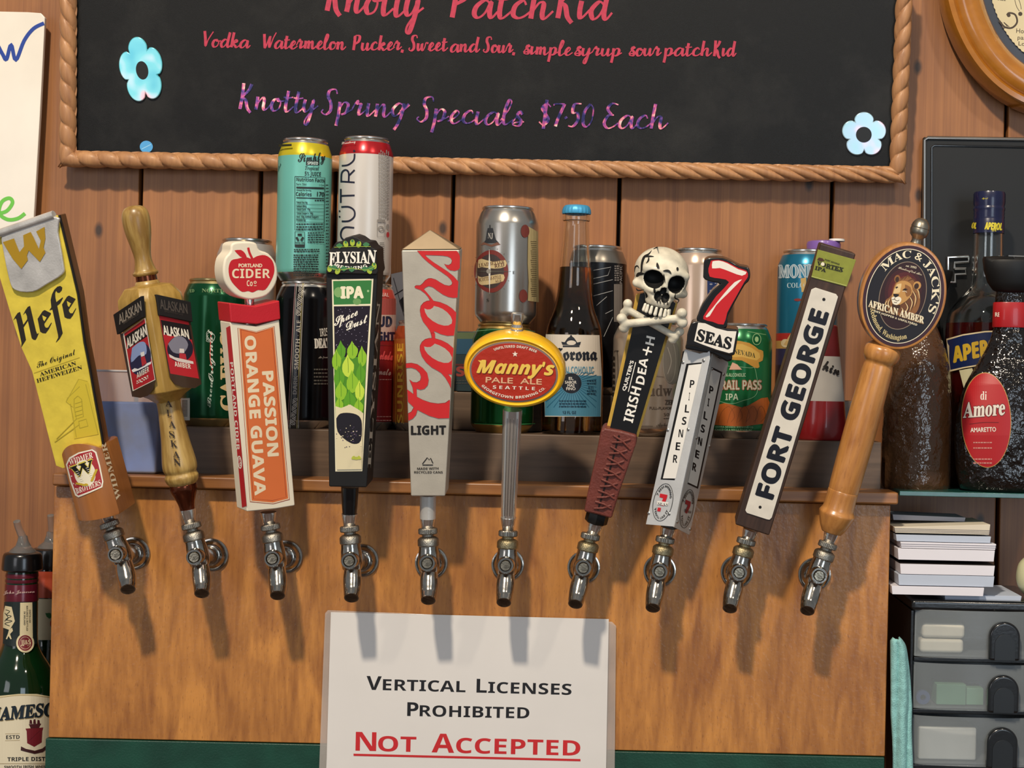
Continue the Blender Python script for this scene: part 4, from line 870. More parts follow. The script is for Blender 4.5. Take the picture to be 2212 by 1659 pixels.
A = Art(lambda x, y, q: h.hit(x, y, (h.uv(*T(345, 600), .020)[0] + q, 0, 0), (1, .0, .0)))
A.text('ELYSIAN', T(318, 1370), T(372, 420), 7, '#b9b0a0', 's', up=(-1, -.05)); A.build('side_lettering', h.o)

# ---- 5 silver handle with red script
h = handle('beer_tap', (922, 1162), (924, 1118), (930, 520), -0.145, 0, 'square silver-grey tap handle with big red script and a pointed top')
T = lambda x, y: (680 + x / 2.632, 490 + y / 2.632)
SIL = mat('#bdb6a8', .42, .35, var=.07, vscale=50, bump=.08, bscale=500)
lathe('steel_sleeve', lp(h, [(1120, 17), (1070, 17.5)]), BRUSHED, h.o)
c4 = [h.uv(*T(*p), .018) for p in ((492, 132), (824, 130), (741, 1532), (546, 1532))]
V_ = [(u, -.018, w) for u, w in c4] + [(u * .96, .018, w) for u, w in c4]
ap = h.px(*T(655, 18), .004); rf = [(c4[0][0], -.018, c4[0][1]), (c4[1][0], -.018, c4[1][1]), (c4[1][0] * .96, .018, c4[1][1]), (c4[0][0] * .96, .018, c4[0][1]), (ap.x, ap.y, ap.z)]
ob('body', V_, [(0, 1, 2, 3), (4, 5, 6, 7), (0, 1, 5, 4), (1, 2, 6, 5), (2, 3, 7, 6), (3, 0, 4, 7)], SIL, h.o, bevel=.0014)
ob('pointed_top', [(x, y, z + .0004) for x, y, z in rf], [(0, 1, 4), (1, 2, 4), (2, 3, 4), (3, 0, 4), (0, 1, 2, 3)], mat('#8c7a60', .5, .4, var=.2), h.o, bevel=.0008)
A = flat(h, .018, base=.0005)
RS = mat('#c4272a', .38, var=.07); RD = mat('#7d1417', .5)
G = lambda pts: [(780 + x / 4.366, 580 + y / 4.366) for x, y in pts]
V1 = lambda *q: [(860 + x / 8.293, 530 + y / 8.293) for x, y in q]; V2 = lambda *q: [(860 + x / 8.293, 720 + y / 8.293) for x, y in q]
def cut(pts, hole=False):
    A.poly([(x - .7, y - .9) for x, y in pts], RD if not hole else SIL) if not hole else None  # offset dark red copy paints the shade of a recess edge
    A.poly(pts, SIL if hole else RS)
    if hole: A.stroke([(x, y) for x, y in pts[len(pts) // 2:]], .01, SIL, smooth=0)
cut(V1((345, 103), (1050, 103), (1085, 140), (1108, 200), (1105, 400), (1075, 440), (1010, 458), (930, 445), (875, 405), (830, 335), (870, 355), (915, 358), (955, 330), (970, 280), (945, 230), (890, 200), (800, 185), (700, 180), (480, 172), (530, 225), (640, 310), (780, 400), (900, 480), (1000, 560), (1080, 650), (1062, 935), (990, 942), (900, 925), (800, 880), (700, 810), (620, 750), (550, 730), (500, 750), (458, 782), (510, 840), (570, 910), (640, 1000), (760, 1025), (880, 1075), (970, 1135), (1042, 1205), (1030, 1400), (1000, 1615), (880, 1620), (760, 1590), (690, 1555), (640, 1535), (660, 1600), (662, 1690),
   (610, 1690), (600, 1620), (570, 1530), (520, 1460), (450, 1370), (410, 1270), (395, 1170), (410, 1090), (460, 1030), (520, 1000), (575, 995), (540, 930), (480, 860), (400, 800), (305, 765), (300, 745), (325, 722), (400, 722), (440, 690), (490, 630), (545, 598), (600, 595), (680, 618), (760, 670), (840, 715), (920, 730), (960, 712), (975, 680), (950, 620), (880, 550), (780, 480), (660, 400), (520, 290), (430, 205)))
cut(V1((470, 1130), (520, 1150), (580, 1145), (625, 1115), (640, 1085), (720, 1105), (800, 1140), (880, 1200), (940, 1270), (968, 1340), (960, 1400), (900, 1435), (820, 1438), (720, 1410), (620, 1355), (530, 1280), (485, 1200)), True)
cut(V2((595, -2), (660, -2), (662, 95), (780, 130), (900, 190), (993, 270), (965, 540), (965, 740), (895, 730), (950, 800), (945, 985), (920, 920), (850, 800), (770, 710), (700, 665), (600, 610), (500, 520), (430, 420), (395, 310), (395, 230), (430, 160), (490, 110), (560, 92), (610, 92)))
cut(V2((465, 235), (520, 248), (580, 245), (625, 215), (655, 185), (740, 215), (840, 270), (920, 345), (965, 430), (955, 490), (900, 528), (820, 530), (720, 500), (620, 445), (530, 370), (480, 300)), True)
cut(V2((143, 545), (240, 535), (350, 560), (450, 630), (520, 710), (547, 830), (530, 930), (470, 995), (400, 1012), (330, 990), (335, 1140), (450, 1200), (580, 1245), (720, 1265), (850, 1250), (928, 1195), (915, 1520), (720, 1525), (560, 1480), (430, 1415), (345, 1370), (320, 1460), (260, 1530), (186, 1565), (184, 1440), (240, 1410), (285, 1330), (180, 1230), (165, 1010), (280, 1095), (265, 980), (205, 832), (270, 880), (340, 885), (400, 850), (415, 790), (390, 710), (320, 645), (240, 615), (145, 622)))
A.build('red_script', h.o, 'red script edged with painted recess shade'); A = flat(h, .018, base=.0004)
A.text('LIGHT', T(548, 1182), T(745, 1180), 19, '#191614', 'b', bold=.6)
A.stroke([T(612, 1348), T(640, 1312), T(650, 1325), T(658, 1315), T(672, 1345)], 2, '#191614', smooth=0); A.stroke([T(612, 1354), T(672, 1354)], 2, '#191614', smooth=0)
A.text('MADE WITH', T(582, 1382), T(704, 1380), 5, '#2b2622', 'b'); A.text('RECYCLED CANS', T(565, 1402), T(727, 1402), 5, '#2b2622', 'b')
A.build('black_lettering', h.o, 'black capitals and a small recycling mark')

# ---- 6 yellow oval handle
h = handle('beer_tap', (1095, 1160), (1098, 1118), (1113, 740), -0.150, 0, 'yellow-rimmed red oval tap handle on a ribbed chrome tube')
lathe('chrome_tube', lp(h, [(1118, 15.5), (1100, 16.5), (1000, 19), (900, 21.0), (885, 21)]), mat('#e9e6e0', .16, .82, var=.05), h.o)
for dx in (-9, -2, 5, 12): tube('groove', [(dx * h.k(.05) * .8, -.0082, .004), (dx * h.k(.05), -math.sqrt(max(1e-6, (20.4 * h.k(.1)) ** 2 - (dx * h.k(.1)) ** 2)) - .0002, h.zy(900))], .0004, STEEL, h.o, seg=6)
OY = mat('#eeb81c', .28, coat=.5, var=.06)
c0 = h.px(1110, 803, .020); kx = h.k(h.zy(803)) * .985
def oval(prof, d_rot=-3):
    V_, F_ = [], []; n = 72; m = len(prof)
    for i in range(n):
        a = 2 * math.pi * i / n; r = math.radians(d_rot)
        for rx, ry, d in prof:
            x, z = rx * math.cos(a) * kx, ry * math.sin(a) * kx
            V_.append((c0.x + x * math.cos(r) - z * math.sin(r), -d, c0.z + x * math.sin(r) + z * math.cos(r)))
    for i in range(n):
        for j in range(m - 1): a, b = i * m + j, ((i + 1) % n) * m + j; F_.append((a, b, b + 1, a + 1))
    F_ += [tuple(i * m for i in range(n)), tuple(i * m + m - 1 for i in range(n))[::-1]]
    return V_, F_
v, f = oval([(96, 67.5, .021), (98, 69, .0205), (102, 73, .0225), (106, 77, .0215), (109, 80, .018), (111, 83, .010), (111, 84, -.004), (107, 80, -.012), (96, 70, -.016)]); ob('oval_disc', v, f, OY, h.o, sharp=60)
GM = mat('#8f7f78', .4, .3); REDF = mat('#b23324', .24, coat=.6, var=.1, bump=.5, bscale=170)
v, f = oval([(96, 67, .0212), (96, 67, .0200)]); ob('grey_ring', v, f, GM, h.o)
v, f = oval([(91.5, 63, .0222), (92, 63, .0210)]); ob('red_face', v, f, REDF, h.o)
A = flat(h, .0222)
T = lambda x, y: (980 + x / 2.963, 420 + y / 2.963)
YT = '#efc95a'
A.text("Manny's", T(153, 1146), T(640, 1160), 27, '#6e2a14', 'bi', up=(.16, -1), bold=1.0); A.text("Manny's", T(148, 1140), T(636, 1156), 27, YT, 'bi', up=(.16, -1), bold=1.0); A.poly([T(*p) for p in ((155, 1062), (205, 1064), (200, 1080), (172, 1078))], YT)
A.text('PALE  ALE', T(205, 1203), T(563, 1217), 12, '#e2b08a', 'r', bold=.4); A.text('S E A T T L E', T(250, 1243), T(520, 1253), 7, '#f3e6d4', 'b')
A.arc('UNFILTERED DRAFT BEER', T(388, 1135), 80, 52, 124, 56, 5.5, '#f3e6d4', 'b', rot=3); A.arc('GEORGETOWN BREWING CO.', T(385, 1135), 85, 58, 216, 326, 5.8, '#f3e6d4', 'b', rot=3, inward=True)
st = []
for i in range(10): a = math.pi / 2 + i * math.pi / 5; r = 6.5 if i % 2 == 0 else 2.7; st.append((T(393, 1022)[0] + r * math.cos(a), T(393, 1022)[1] - r * math.sin(a)))
A.poly(st, '#f3e6d4'); A.build('red_print', h.o, 'yellow and white lettering')
lathe('chrome_finial', lp(h, [(735, 20), (727, 21), (718, 18), (711, 12), (709, 12), (706, 13), (700, 10), (697, 11), (688, 13.5), (678, 14), (676, 12), (675.6, .2)]), CHROME, h.o, c=(c0.x * .9, 0, 0))

# ---- 7 skull handle
h = handle('beer_tap', (1273.5, 1173.5), (1286, 1131), (1427, 600), -0.155, 0, 'black tap handle with leather-laced grip, crossed bones and a bone-white skull')
T = lambda x, y: (1230 + x / 2.44, 500 + y / 2.44)
GOLD = mat('#e2b955', .35, .15, var=.2); LEA = mat('#6c342b', .5, coat=.15, var=.18, vscale=60, bump=.6, bscale=500)
lathe('ferrule_nut', [(r * .8, z) for r, z in ((.013, .001), (.0145, .002), (.0145, .012), (.013, .014))], mat('#17130f', .3, .4), h.o, 8)
o1 = [T(*p) for p in ((206, 1070), (330, 520), (372, 330), (470, 300), (560, 380), (505, 560), (347, 1090))]
prism('black_board', [h.uv(*p, .012) for p in o1], .012, .004, mat('#0f0f11', .35, coat=.3), h.o, bevel=.0004)
prism('gold_core', [h.uv(*p, .004) for p in [T(*q) for q in ((190, 1060), (313, 520), (350, 335), (470, 310), (570, 380), (520, 560), (362, 1085))]], .0036, -.010, GOLD, h.o, bevel=.0006)
gp = [h.uv(*T(*p), .017) for p in ((165, 1050), (185, 1035), (265, 1050), (355, 1075), (352, 1120), (262, 1380), (222, 1515), (150, 1495), (76, 1478), (95, 1380), (140, 1180))]
prism('leather_grip', gp, .017, -.013, LEA, h.o, bevel=.005, seg=4)
A = flat(h, .017, base=.0003)
A.stroke([T(262, 1075), T(215, 1250), T(150, 1470)], 4, '#1c0f0c', smooth=0); A.build('seam', h.o)
gs = []
for i in range(7):
    a0, a1 = T(232 - i * 16, 1075 + i * 58), T(322 - i * 17, 1100 + i * 58); b0, b1 = T(225 - i * 16, 1112 + i * 58), T(330 - i * 17, 1105 + i * 52)
    gs.append(tube_geo([h.px(*a0, .0172), h.px((a0[0] + b1[0]) / 2, (a0[1] + b1[1]) / 2 + 7, .0188), h.px(b1[0] - 4, b1[1] + 18, .0172)], .0011, 8))
    gs.append(tube_geo([h.px(*b0, .0172), h.px((b0[0] + a1[0]) / 2, (b0[1] + a1[1]) / 2 + 2, .0188), h.px(a1[0], a1[1] - 2, .0172)], .0011, 8))
v, f = join(*gs); ob('lacing', v, f, LEA, h.o)
A = flat(h, .012)
U = lambda x, y: (1300 + x / 6.38, 690 + y / 6.38); WT = '#f4f0e6'
A.stroke([U(467, 590), U(365, 997)], 1.7, WT, smooth=0); A.text("QUILTER'S", U(325, 985), U(440, 575), 7.2, WT, 'r', up=(-.97, -.24), bold=.4)
A.text('IRISH', U(425, 1430), U(545, 950), 21, WT, 'b', up=(-.97, -.27)); A.text('DEA', U(582, 905), U(640, 545), 19, WT, 'b', up=(-.97, -.24)); A.text('H', U(715, 365), U(735, 250), 19, WT, 'b', up=(-.97, -.24))
A.stroke([U(565, 415), U(690, 450)], 3.6, WT, smooth=0); A.stroke([U(645, 375), U(608, 495)], 3.6, WT, smooth=0)
A.build('white_lettering', h.o)
# skull
BONE = mat('#cfc8b4', .5, coat=.1, var=.22, vscale=70, bump=.4, bscale=260); SOCK = mat('#0a0908', .7); TOOTH = mat('#e6e0cf', .4)
u = h.k(h.zy(606)) * 0.985; sc_ = h.px(1427, 606, .0)
def skull(x, y, z):
    d = sell(x, y, z, (0, 14, 18), (60, 66, 55)); d = smin(d, sell(x, y, z, (0, -12, 5), (52, 44, 38)), 14)
    d = smin(d, sell(x, y, z, (0, -24, -26), (30, 30, 34)), 12)
    for s_ in (-1, 1):
        d = smin(d, scap(x, y, z, (22 * s_, -50, -18), (54 * s_, -14, -14), 8, 9), 7); d = smin(d, scap(x, y, z, (52 * s_, -16, -16), (50 * s_, 18, -12), 6, 5), 6)
        d = smin(d, scap(x, y, z, (12 * s_, -46, 26), (44 * s_, -32, 25), 8, 9), 9)
        d = smin(d, scap(x, y, z, (15 * s_, -50, -34), (30 * s_, -36, -24), 6, 7), 6)
    d = smin(d, scap(x, y, z, (0, -54, 12), (0, -60, -6), 6, 6), 5)
    d = smin(d, sell(x, y, z, (0, -34, -44), (26, 22, 12)), 8)
    for s_ in (-1, 1):
        d = -smin(-d, sell(x, y, z, (26 * s_, -48, 6), (21.5, 32, 19)), 3)
        d = -smin(-d, sell(x, y, z, (7.5 * s_, -62, -27), (10, 18, 12)), 2)
        d = -smin(-d, sell(x, y, z, (38 * s_, -30, -36), (11, 22, 10)), 3)
    d = -smin(-d, sell(x, y, z, (0, -62, -16), (7.5, 16, 11)), 2)
    return d
v, f = sdf_geo(skull, (-72, -80, -72), (72, 92, 84), 88)
ry = Matrix.Rotation(math.radians(12), 3, 'Z')
def sk(p): q = ry @ Vector(p); return Vector((sc_.x + q.x * u, q.y * u - .004, sc_.z + q.z * u))
def insock(p):
    x, y, z = p; a = abs(x)
    return sell(a, y, z, (26, -48, 6), (22.3, 33, 19.8)) < 0 or sell(a, y, z, (7.5, -62, -27), (10.8, 19, 12.8)) < 0 or sell(a, y, z, (0, -62, -16), (8.3, 17, 11.8)) < 0 or sell(a, y, z, (38, -30, -36), (11.6, 23, 10.6)) < 0
fi = [1 if insock(tuple(sum(v[i][k] for i in q) / 4 for k in range(3))) else 0 for q in f]
vw = [sk(p) for p in v]
skl = ob('skull', vw, f, [BONE, SOCK], h.o, idx=fi, sharp=80)
bv = BVHTree.FromPolygons([tuple(p) for p in vw], f)
def onskull(x, y, q):
    d = (h.I3 @ ray(x, y)).normalized(); r = bv.ray_cast(h.c, d)
    return (r[0] - d * (.0004 + q)) if r[0] is not None else h.px(x, y, .02)
A = Art(onskull, slice_w=3, base=.0003)
W_ = lambda x, y: (1320 + x / 6.145, 520 + y / 6.145)
for s_, w in (([(540, 125), (500, 175), (440, 215), (410, 300), (400, 400), (385, 450)], 5), ([(440, 215), (500, 205), (570, 208)], 3.5), ([(500, 205), (495, 260), (465, 300)], 3.5), ([(620, 80), (560, 110)], 2),
              ([(310, 420), (320, 350), (350, 335), (375, 370)], 3), ([(335, 480), (370, 440), (450, 440)], 7), ([(330, 630), (360, 660), (440, 650)], 3), ([(610, 290), (620, 340), (640, 370)], 6), ([(880, 350), (885, 400)], 5),
              ([(690, 400), (760, 400), (800, 440)], 5), ([(860, 690), (850, 760), (900, 790), (870, 840)], 3), ([(575, 630), (580, 700)], 5), ([(700, 440), (715, 560)], 2.5), ([(560, 640), (640, 600), (670, 560)], 4), ([(610, 770), (615, 830)], 3), ([(650, 790), (655, 840)], 2.5), ([(700, 800), (705, 850)], 2.5), ([(750, 810), (755, 860)], 2.5)):
    A.stroke([W_(*p) for p in s_], w, SOCK, taper=True)
A.build('painted_cracks', h.o)
GUM = mat('#15110d', .6)
v, f = lathe_geo([(25, -4), (26, 0), (26, 8), (22, 11)], 40); v = [sk((p[0], p[1] * .80 - 34, p[2] - 60)) for p in v]; ob('gum', v, f, GUM, h.o)
for i in range(8):
    a = math.radians(-90 + (i - 3.5) * 22); cx_, cy_ = 29 * math.cos(a), -34 + 25.0 * math.sin(a) * 1.0
    fl_ = (lambda cx_, cy_: lambda x, y, z: scap(x, y, z, (cx_, cy_, -67 + .5 * abs(i - 3.5)), (cx_ * .98, cy_ + 1, -53), 4.2, 3.4))(cx_, cy_)
    v, f = sdf_geo(fl_, (cx_ - 6, cy_ - 6, -74), (cx_ + 6, cy_ + 6, -47), 14); ob('tooth', [sk(p) for p in v], f, TOOTH, skl, sharp=80)
# bones
def bone(pa, pb, da, db, ka, kb, r):
    a3, b3 = [tuple(h.px(x, y, d) / u) for (x, y), d in ((pa, da), (pb, db))]
    ks = [tuple(h.px(x, y, d) / u) for (x, y), d in ka + kb]
    def fn(x, y, z):
        d = scap(x, y, z, a3, b3, r, r * .95)
        for k in ks: d = smin(d, np.sqrt((x - k[0]) ** 2 + (y - k[1]) ** 2 + (z - k[2]) ** 2) - r * 1.28, 5)
        return d
    al = np.array([a3, b3] + ks); lo, hi = al.min(0) - 18, al.max(0) + 18
    v, f = sdf_geo(fn, lo, hi, 90); ob('bone', [Vector(p) * u for p in v], f, BONE, h.o, sharp=80)
bone((1354, 668), (1460, 728), .016, .016, [((1356, 656), .016), ((1349, 676), .014)], [((1468, 716), .016), ((1453, 733), .014)], 8.0)
bone((1350, 700), (1470, 687), .026, .024, [((1343, 688), .026), ((1348, 708), .024)], [((1473, 677), .026), ((1474, 697), .024)], 9.0)
# ---- 8 brushed metal pilsner handle with a big red seven
h = handle('beer_tap', (1435, 1185), (1444, 1140), (1545, 640), -0.150, -32, 'square brushed metal tap handle topped by a red numeral seven')
T = lambda x, y: (1380 + x / 2.513, 520 + y / 2.513)
MET = mat('#dcdddd', .32, .35, var=.10, vscale=30, bump=.1, bscale=500); MET_SHADE = mat('#c2bfb8', .4, .4, var=.12, vscale=30, bump=.1, bscale=500)  # the second metal has the side face's shade mixed into its colour
fl_, fr_ = h.uv(*T(37, 1540), .018), h.uv(*T(190, 1553), .018); ft_, fs_ = h.uv(*T(250, 600), .018), h.uv(*T(385, 600), .018)
xr_ = (fr_[0] + fs_[0]) / 2; xl_ = (fl_[0] + ft_[0]) / 2; zb_ = (fl_[1] + fr_[1]) / 2; ztp = ft_[1]
box('core', xl_, xr_, -.018, .018, zb_, ztp, mat('#1a1a1b', .4), h.o, bevel=.001)
f1 = [h.uv(*T(*p), .0188) for p in ((37, 1540), (190, 1553), (385, 640), (383, 598), (330, 612), (290, 600), (248, 588))]
prism('front_plate', f1, .0188, .0172, MET, h.o, bevel=.0004)
S = lambda x, y, q=0: h.hit(x, y, (xr_ + .0008 + q, 0, 0), (1, 0, 0))
s1 = [S(*T(*p)) for p in ((192, 1556), (275, 1598), (487, 668), (478, 648), (440, 640), (400, 612))]
V_ = [tuple(p) for p in s1] + [(p.x - .0016, p.y, p.z) for p in s1]; n = len(s1)
ob('side_plate', V_, [tuple(range(n)), tuple(range(n, 2 * n))[::-1]] + [(i, (i + 1) % n, n + (i + 1) % n, n + i) for i in range(n)], MET_SHADE, h.o, bevel=.0004)
A = flat(h, .0188)
BK = '#141415'
A.poly([T(*p) for p in ((258, 668), (342, 660), (338, 672), (270, 676), (130, 1288), (196, 1292), (194, 1300), (118, 1296))], BK)
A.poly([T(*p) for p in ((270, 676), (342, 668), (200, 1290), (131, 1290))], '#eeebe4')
for c, x, y in zip('PILSNER', (275, 262, 248, 232, 214, 198, 184), (798, 866, 932, 998, 1066, 1136, 1204)):
    w = 12 if c == 'I' else 24; A.text(c, T(x + (7 if c == 'I' else 0), y), T(x + w, y + 2), 17, BK, 'b', up=(.10, -1))
A.ring(T(130, 1420), 20.5, 41, 1.0, BK, 12); A.arc('7 SEAS BREWING', T(130, 1420), 13.5, 33, 160, 20, 4.5, BK, 'b', rot=12); A.arc("YOU'LL LIKE IT", T(130, 1420), 17, 37, 205, 335, 4.5, BK, 'b', rot=12, inward=True)
A.poly([T(*p) for p in ((115, 1372), (155, 1380), (152, 1396), (135, 1440), (115, 1436), (132, 1398), (112, 1392))], '#c8202c'); A.poly([T(*p) for p in ((100, 1412), (160, 1420), (158, 1440), (98, 1432))], '#eeebe4'); A.text('SEAS', T(102, 1434), T(156, 1440), 6, BK, 's'); A.poly([T(*p) for p in ((103, 1448), (120, 1450), (116, 1470), (99, 1468))], '#c8202c')
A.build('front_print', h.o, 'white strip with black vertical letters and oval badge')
A = Art(S, base=.0003)  # side face repeats the front print with shade put into its colours
A.poly([(1538, 793), (1560.5, 804), (1508, 1056), (1485, 1045), (1487, 1042), (1537, 797)], BK)
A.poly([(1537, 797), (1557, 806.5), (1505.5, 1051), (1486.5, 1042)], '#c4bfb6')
for i, c in enumerate('PILSNER'):
    x, y = 1531.5 - 36.2 * i / 6, 849 + 166 * i / 6; w = 3 if c == 'I' else 8
    A.text(c, (x + (8 - w) / 2, y), (x + (8 + w) / 2, y + w * .5), 16.5, BK, 'b', up=(.12, -1), bold=.25)
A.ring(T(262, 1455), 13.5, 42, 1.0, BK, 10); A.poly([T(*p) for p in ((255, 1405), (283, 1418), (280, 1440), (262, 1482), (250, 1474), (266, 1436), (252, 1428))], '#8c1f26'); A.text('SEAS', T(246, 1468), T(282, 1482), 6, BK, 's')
A.arc('7 SEAS BREWING', T(262, 1455), 9, 34, 160, 20, 4.5, BK, 'b', rot=10); A.arc("YOU'LL LIKE IT", T(262, 1455), 11, 38, 205, 335, 4.5, BK, 'b', rot=10, inward=True)
A.build('side_print', h.o, 'strip with side shade painted in and black vertical letters')
for p in ((240, 660), (352, 650), (157, 1027), (268, 1024), (54, 1478), (165, 1482)):
    q = h.px(*T(*p), .0188); lathe('screw', [(.0016, 0), (.0016, .0005), (.0010, .001), (.0001, .001)], STEEL, h.o, 14, 'y', (q.x, -.0188, q.z), cap=False)
for p in ((398, 696), (460, 725), (313, 1070), (384, 1115), (209, 1526), (279, 1566)):
    q = S(*T(*p)); v, f = lathe_geo([(.0016, 0), (.0016, .0005), (.0010, .001), (.0001, .001)], 14, 'z', cap=False); ob('screw', [(q.x + b[2], q.y + b[0], q.z + b[1]) for b in v], f, STEEL, h.o)
tp = Fr(None, (1444, 1140), YH, (1545, 640), -0.150, -2)     # the topper faces nearly straight out
def tl(x, y, d): return h.I @ (tp.M @ tp.px(x, y, d))
def tpr(nm, px, d0, d1, m, bevel=.001):
    n = len(px); a = [tp.px(*p, d0) for p in px]; b = [Vector((p.x, -d1, p.z)) for p in a]; R_ = h.I @ tp.M
    v = [R_ @ p for p in a] + [R_ @ p for p in b]
    return ob(nm, v, [tuple(range(n)), tuple(range(n, 2 * n))[::-1]] + [(i, (i + 1) % n, n + (i + 1) % n, n + i) for i in range(n)], m, h.o, bevel=bevel)
BKT = mat('#141213', .3, coat=.4)
tpr('black_collar', [T(*p) for p in ((250, 590), (255, 560), (300, 555), (505, 610), (508, 650), (480, 660), (400, 615), (330, 605))], .024, -.012, BKT, .002)
tpr('seven', [T(*p) for p in smooth_prof([(352, 110), (372, 96), (400, 92), (455, 95), (500, 112), (548, 138), (590, 145), (603, 165), (604, 200), (592, 225), (575, 240), (540, 300), (500, 375), (480, 420), (478, 470), (420, 480), (318, 440), (322, 400), (345, 345), (400, 270), (440, 235), (400, 225), (360, 212), (342, 190)], 2)[:-1]], .028, .000, BKT, .0012)
tpr('ribbon', [T(*p) for p in ((258, 575), (262, 510), (285, 445), (322, 436), (420, 470), (535, 482), (542, 500), (520, 620), (500, 626), (400, 600), (300, 572))], .030, .002, BKT, .0014)
A = Art(lambda x, y, q: tl(x, y, .028 + q))
SR_, SW = mat('#c92229', .3, coat=.4, var=.05), mat('#efe8dc', .35, coat=.3, var=.03)
A.poly([T(*p) for p in smooth_prof([(392, 108), (430, 104), (480, 116), (540, 148), (585, 163), (592, 195), (572, 225), (530, 300), (480, 390), (460, 455), (400, 440), (350, 425), (365, 385), (420, 300), (490, 225), (440, 205), (385, 195), (378, 150)], 2)], SR_)
A.poly([T(*p) for p in ((400, 112), (435, 108), (480, 122), (540, 155), (585, 170), (560, 190), (500, 170), (440, 148), (398, 150))], SW, 2)
A.poly([T(*p) for p in ((560, 210), (520, 225), (460, 290), (400, 365), (362, 412), (385, 408), (420, 350), (480, 290), (530, 240))], SW, 2); A.build('red_numeral', h.o, 'red numeral with white highlights')
A = Art(lambda x, y, q: tl(x, y, .030 + q))
A.poly([T(*p) for p in ((322, 445), (360, 448), (420, 475), (480, 490), (530, 492), (510, 605), (490, 610), (420, 590), (350, 565), (300, 545))], SW); A.text('SEAS', T(314, 540), T(495, 590), 25, BK, 's', up=(.18, -1), bold=1.3); A.build('ribbon_lettering', h.o, 'white ribbon with black letters')

# ---- 9 brown plank handle
h = handle('beer_tap', (1610.5, 1187.5), (1621.5, 1145), (1808, 534), -0.155, 0, 'dark brown plank tap handle with white plate and lime green band')
T = lambda x, y: (1560 + x / 2.44, 500 + y / 2.44)
DKW = wood('#4a3327', '#2c1c14', grain=(50, 50, 8), rough=.55, coat=.1, bump=.5)
prism('plank_body', [h.uv(*T(*p), .016) for p in ((68, 1545), (248, 1604), (705, 118), (520, 62))], .016, -.012, DKW, h.o, bevel=.0016)
prism('white_plate', [h.uv(*T(*p), .0172) for p in ((492, 296), (600, 330), (611, 345), (606, 362), (262, 1508), (250, 1520), (236, 1518), (130, 1484), (122, 1470), (470, 306))], .0172, .0162, mat('#ddd6c8', .35, var=.08, vscale=60, coat=.3), h.o, bevel=.0003)
A = flat(h, .0172)
A.text('FORT GEORGE', T(265, 1412), T(560, 432), 38, '#131520', 'b', up=(-.95, -.28), bold=1.9)
A.ell(T(536, 358), 3.4, 3.4, '#171412'); A.ell(T(200, 1453), 3.2, 3.2, '#171412'); A.build('plate_lettering', h.o, 'black capital lettering')
LIME = mat('#898e36', .45, var=.1, vscale=120)
bd = [h.uv(*T(*p), .0166) for p in ((505, 95), (706, 150), (657, 292), (470, 242))]
prism('green_band', bd, .0168, .0130, LIME, h.o, bevel=.0003)
A = Art(lambda x, y, q: h.hit(x, y, (bd[0][0] * .5 + bd[3][0] * .5 - .0005 - q, 0, 0), (1, 0, 0)))
A = flat(h, .0168)
A.stroke([T(470, 236), T(656, 286)], .8, '#d8dc8a', smooth=0); A.text('FORT GEORGE', T(540, 152), T(617, 178), 3.5, '#25240f', 'b'); A.poly([T(*p) for p in ((500, 150), (510, 137), (530, 142), (540, 155), (520, 158))], '#4a2c18')
A.text('VORTEX', T(498, 176), T(636, 212), 8.5, '#25240f', 's', bold=.5); A.text('IPA', T(488, 200), T(545, 214), 8, '#25240f', 's', bold=.4); A.stroke([T(545, 192), T(630, 214)], .8, '#25240f', smooth=0); A.ell(T(530, 172), 4, 4, '#e8dfc8')
A.build('band_print', h.o, 'dark print on the lime band')

# ---- 10 oval lion handle
h = handle('beer_tap', (1785, 1188), (1797, 1148), (1984, 482), -0.150, 0, 'turned maple tap handle with dark oval lion sign and pewter knob')
MAP = wood('#cf9250', '#9c622c', grain=(60, 60, 12), rough=.32, coat=.45, crough=.16, contrast=(.3, .68), bump=.08, stain=.25, fleck=.25)
lathe('turned_grip', smooth_prof(lp(h, [(1150, 22), (1142, 27), (1132, 32), (1112, 39), (1106, 38), (1098, 34), (1080, 33), (1062, 33), (1059, 31.5), (1056, 33), (1000, 34.5), (930, 35), (860, 34.5), (800, 33), (785, 31), (776, 37), (764, 40), (752, 38), (742, 28)]), 3), MAP, h.o, sharp=60)
T = lambda x, y: (1820 + x / 5.183, 460 + y / 5.183)
EC = T(682, 932); ROTE = 15.5
def oval2(rx, ry, d, n=72, dx=0, dy=0):
    r = math.radians(ROTE); o_ = []
    for i in range(n):
        a = 2 * math.pi * i / n; x, y = rx * math.cos(a), ry * math.sin(a)
        o_.append(h.px(EC[0] + dx + x * math.cos(r) - y * math.sin(r), EC[1] + dy + x * math.sin(r) + y * math.cos(r), d))
    return o_
rings = [(87, 112, .016), (91, 116, .0155), (93, 118, .012), (93, 118, -.006), (90, 115, -.010)]
V_, F_ = [], []; n = 72
base_ = oval2(1, 1, .016)
for rx, ry, d in rings:
    for p in oval2(rx, ry, .016): V_.append((p.x, -d, p.z))
for j in range(len(rings) - 1):
    for i in range(n): F_.append((j * n + i, j * n + (i + 1) % n, (j + 1) * n + (i + 1) % n, (j + 1) * n + i))
F_ += [tuple(range(n)), tuple((len(rings) - 1) * n + i for i in range(n))[::-1]]
ob('oval_disc', V_, F_, MAP, h.o, sharp=50)
A = flat(h, .016); PU = '#3a1c28'; IV = '#efe3c4'
A.ell(EC, 86, 111, PU, ROTE, 72); A.ell(EC, 79, 104, IV, ROTE, 72); A.ell(EC, 77.5, 102.5, '#17131a', ROTE, 72)
IC = T(673, 925); A.ell(IC, 50, 75, '#8c7a66', ROTE, 60); A.ell(IC, 48.5, 73.5, '#2c1014', ROTE, 60)
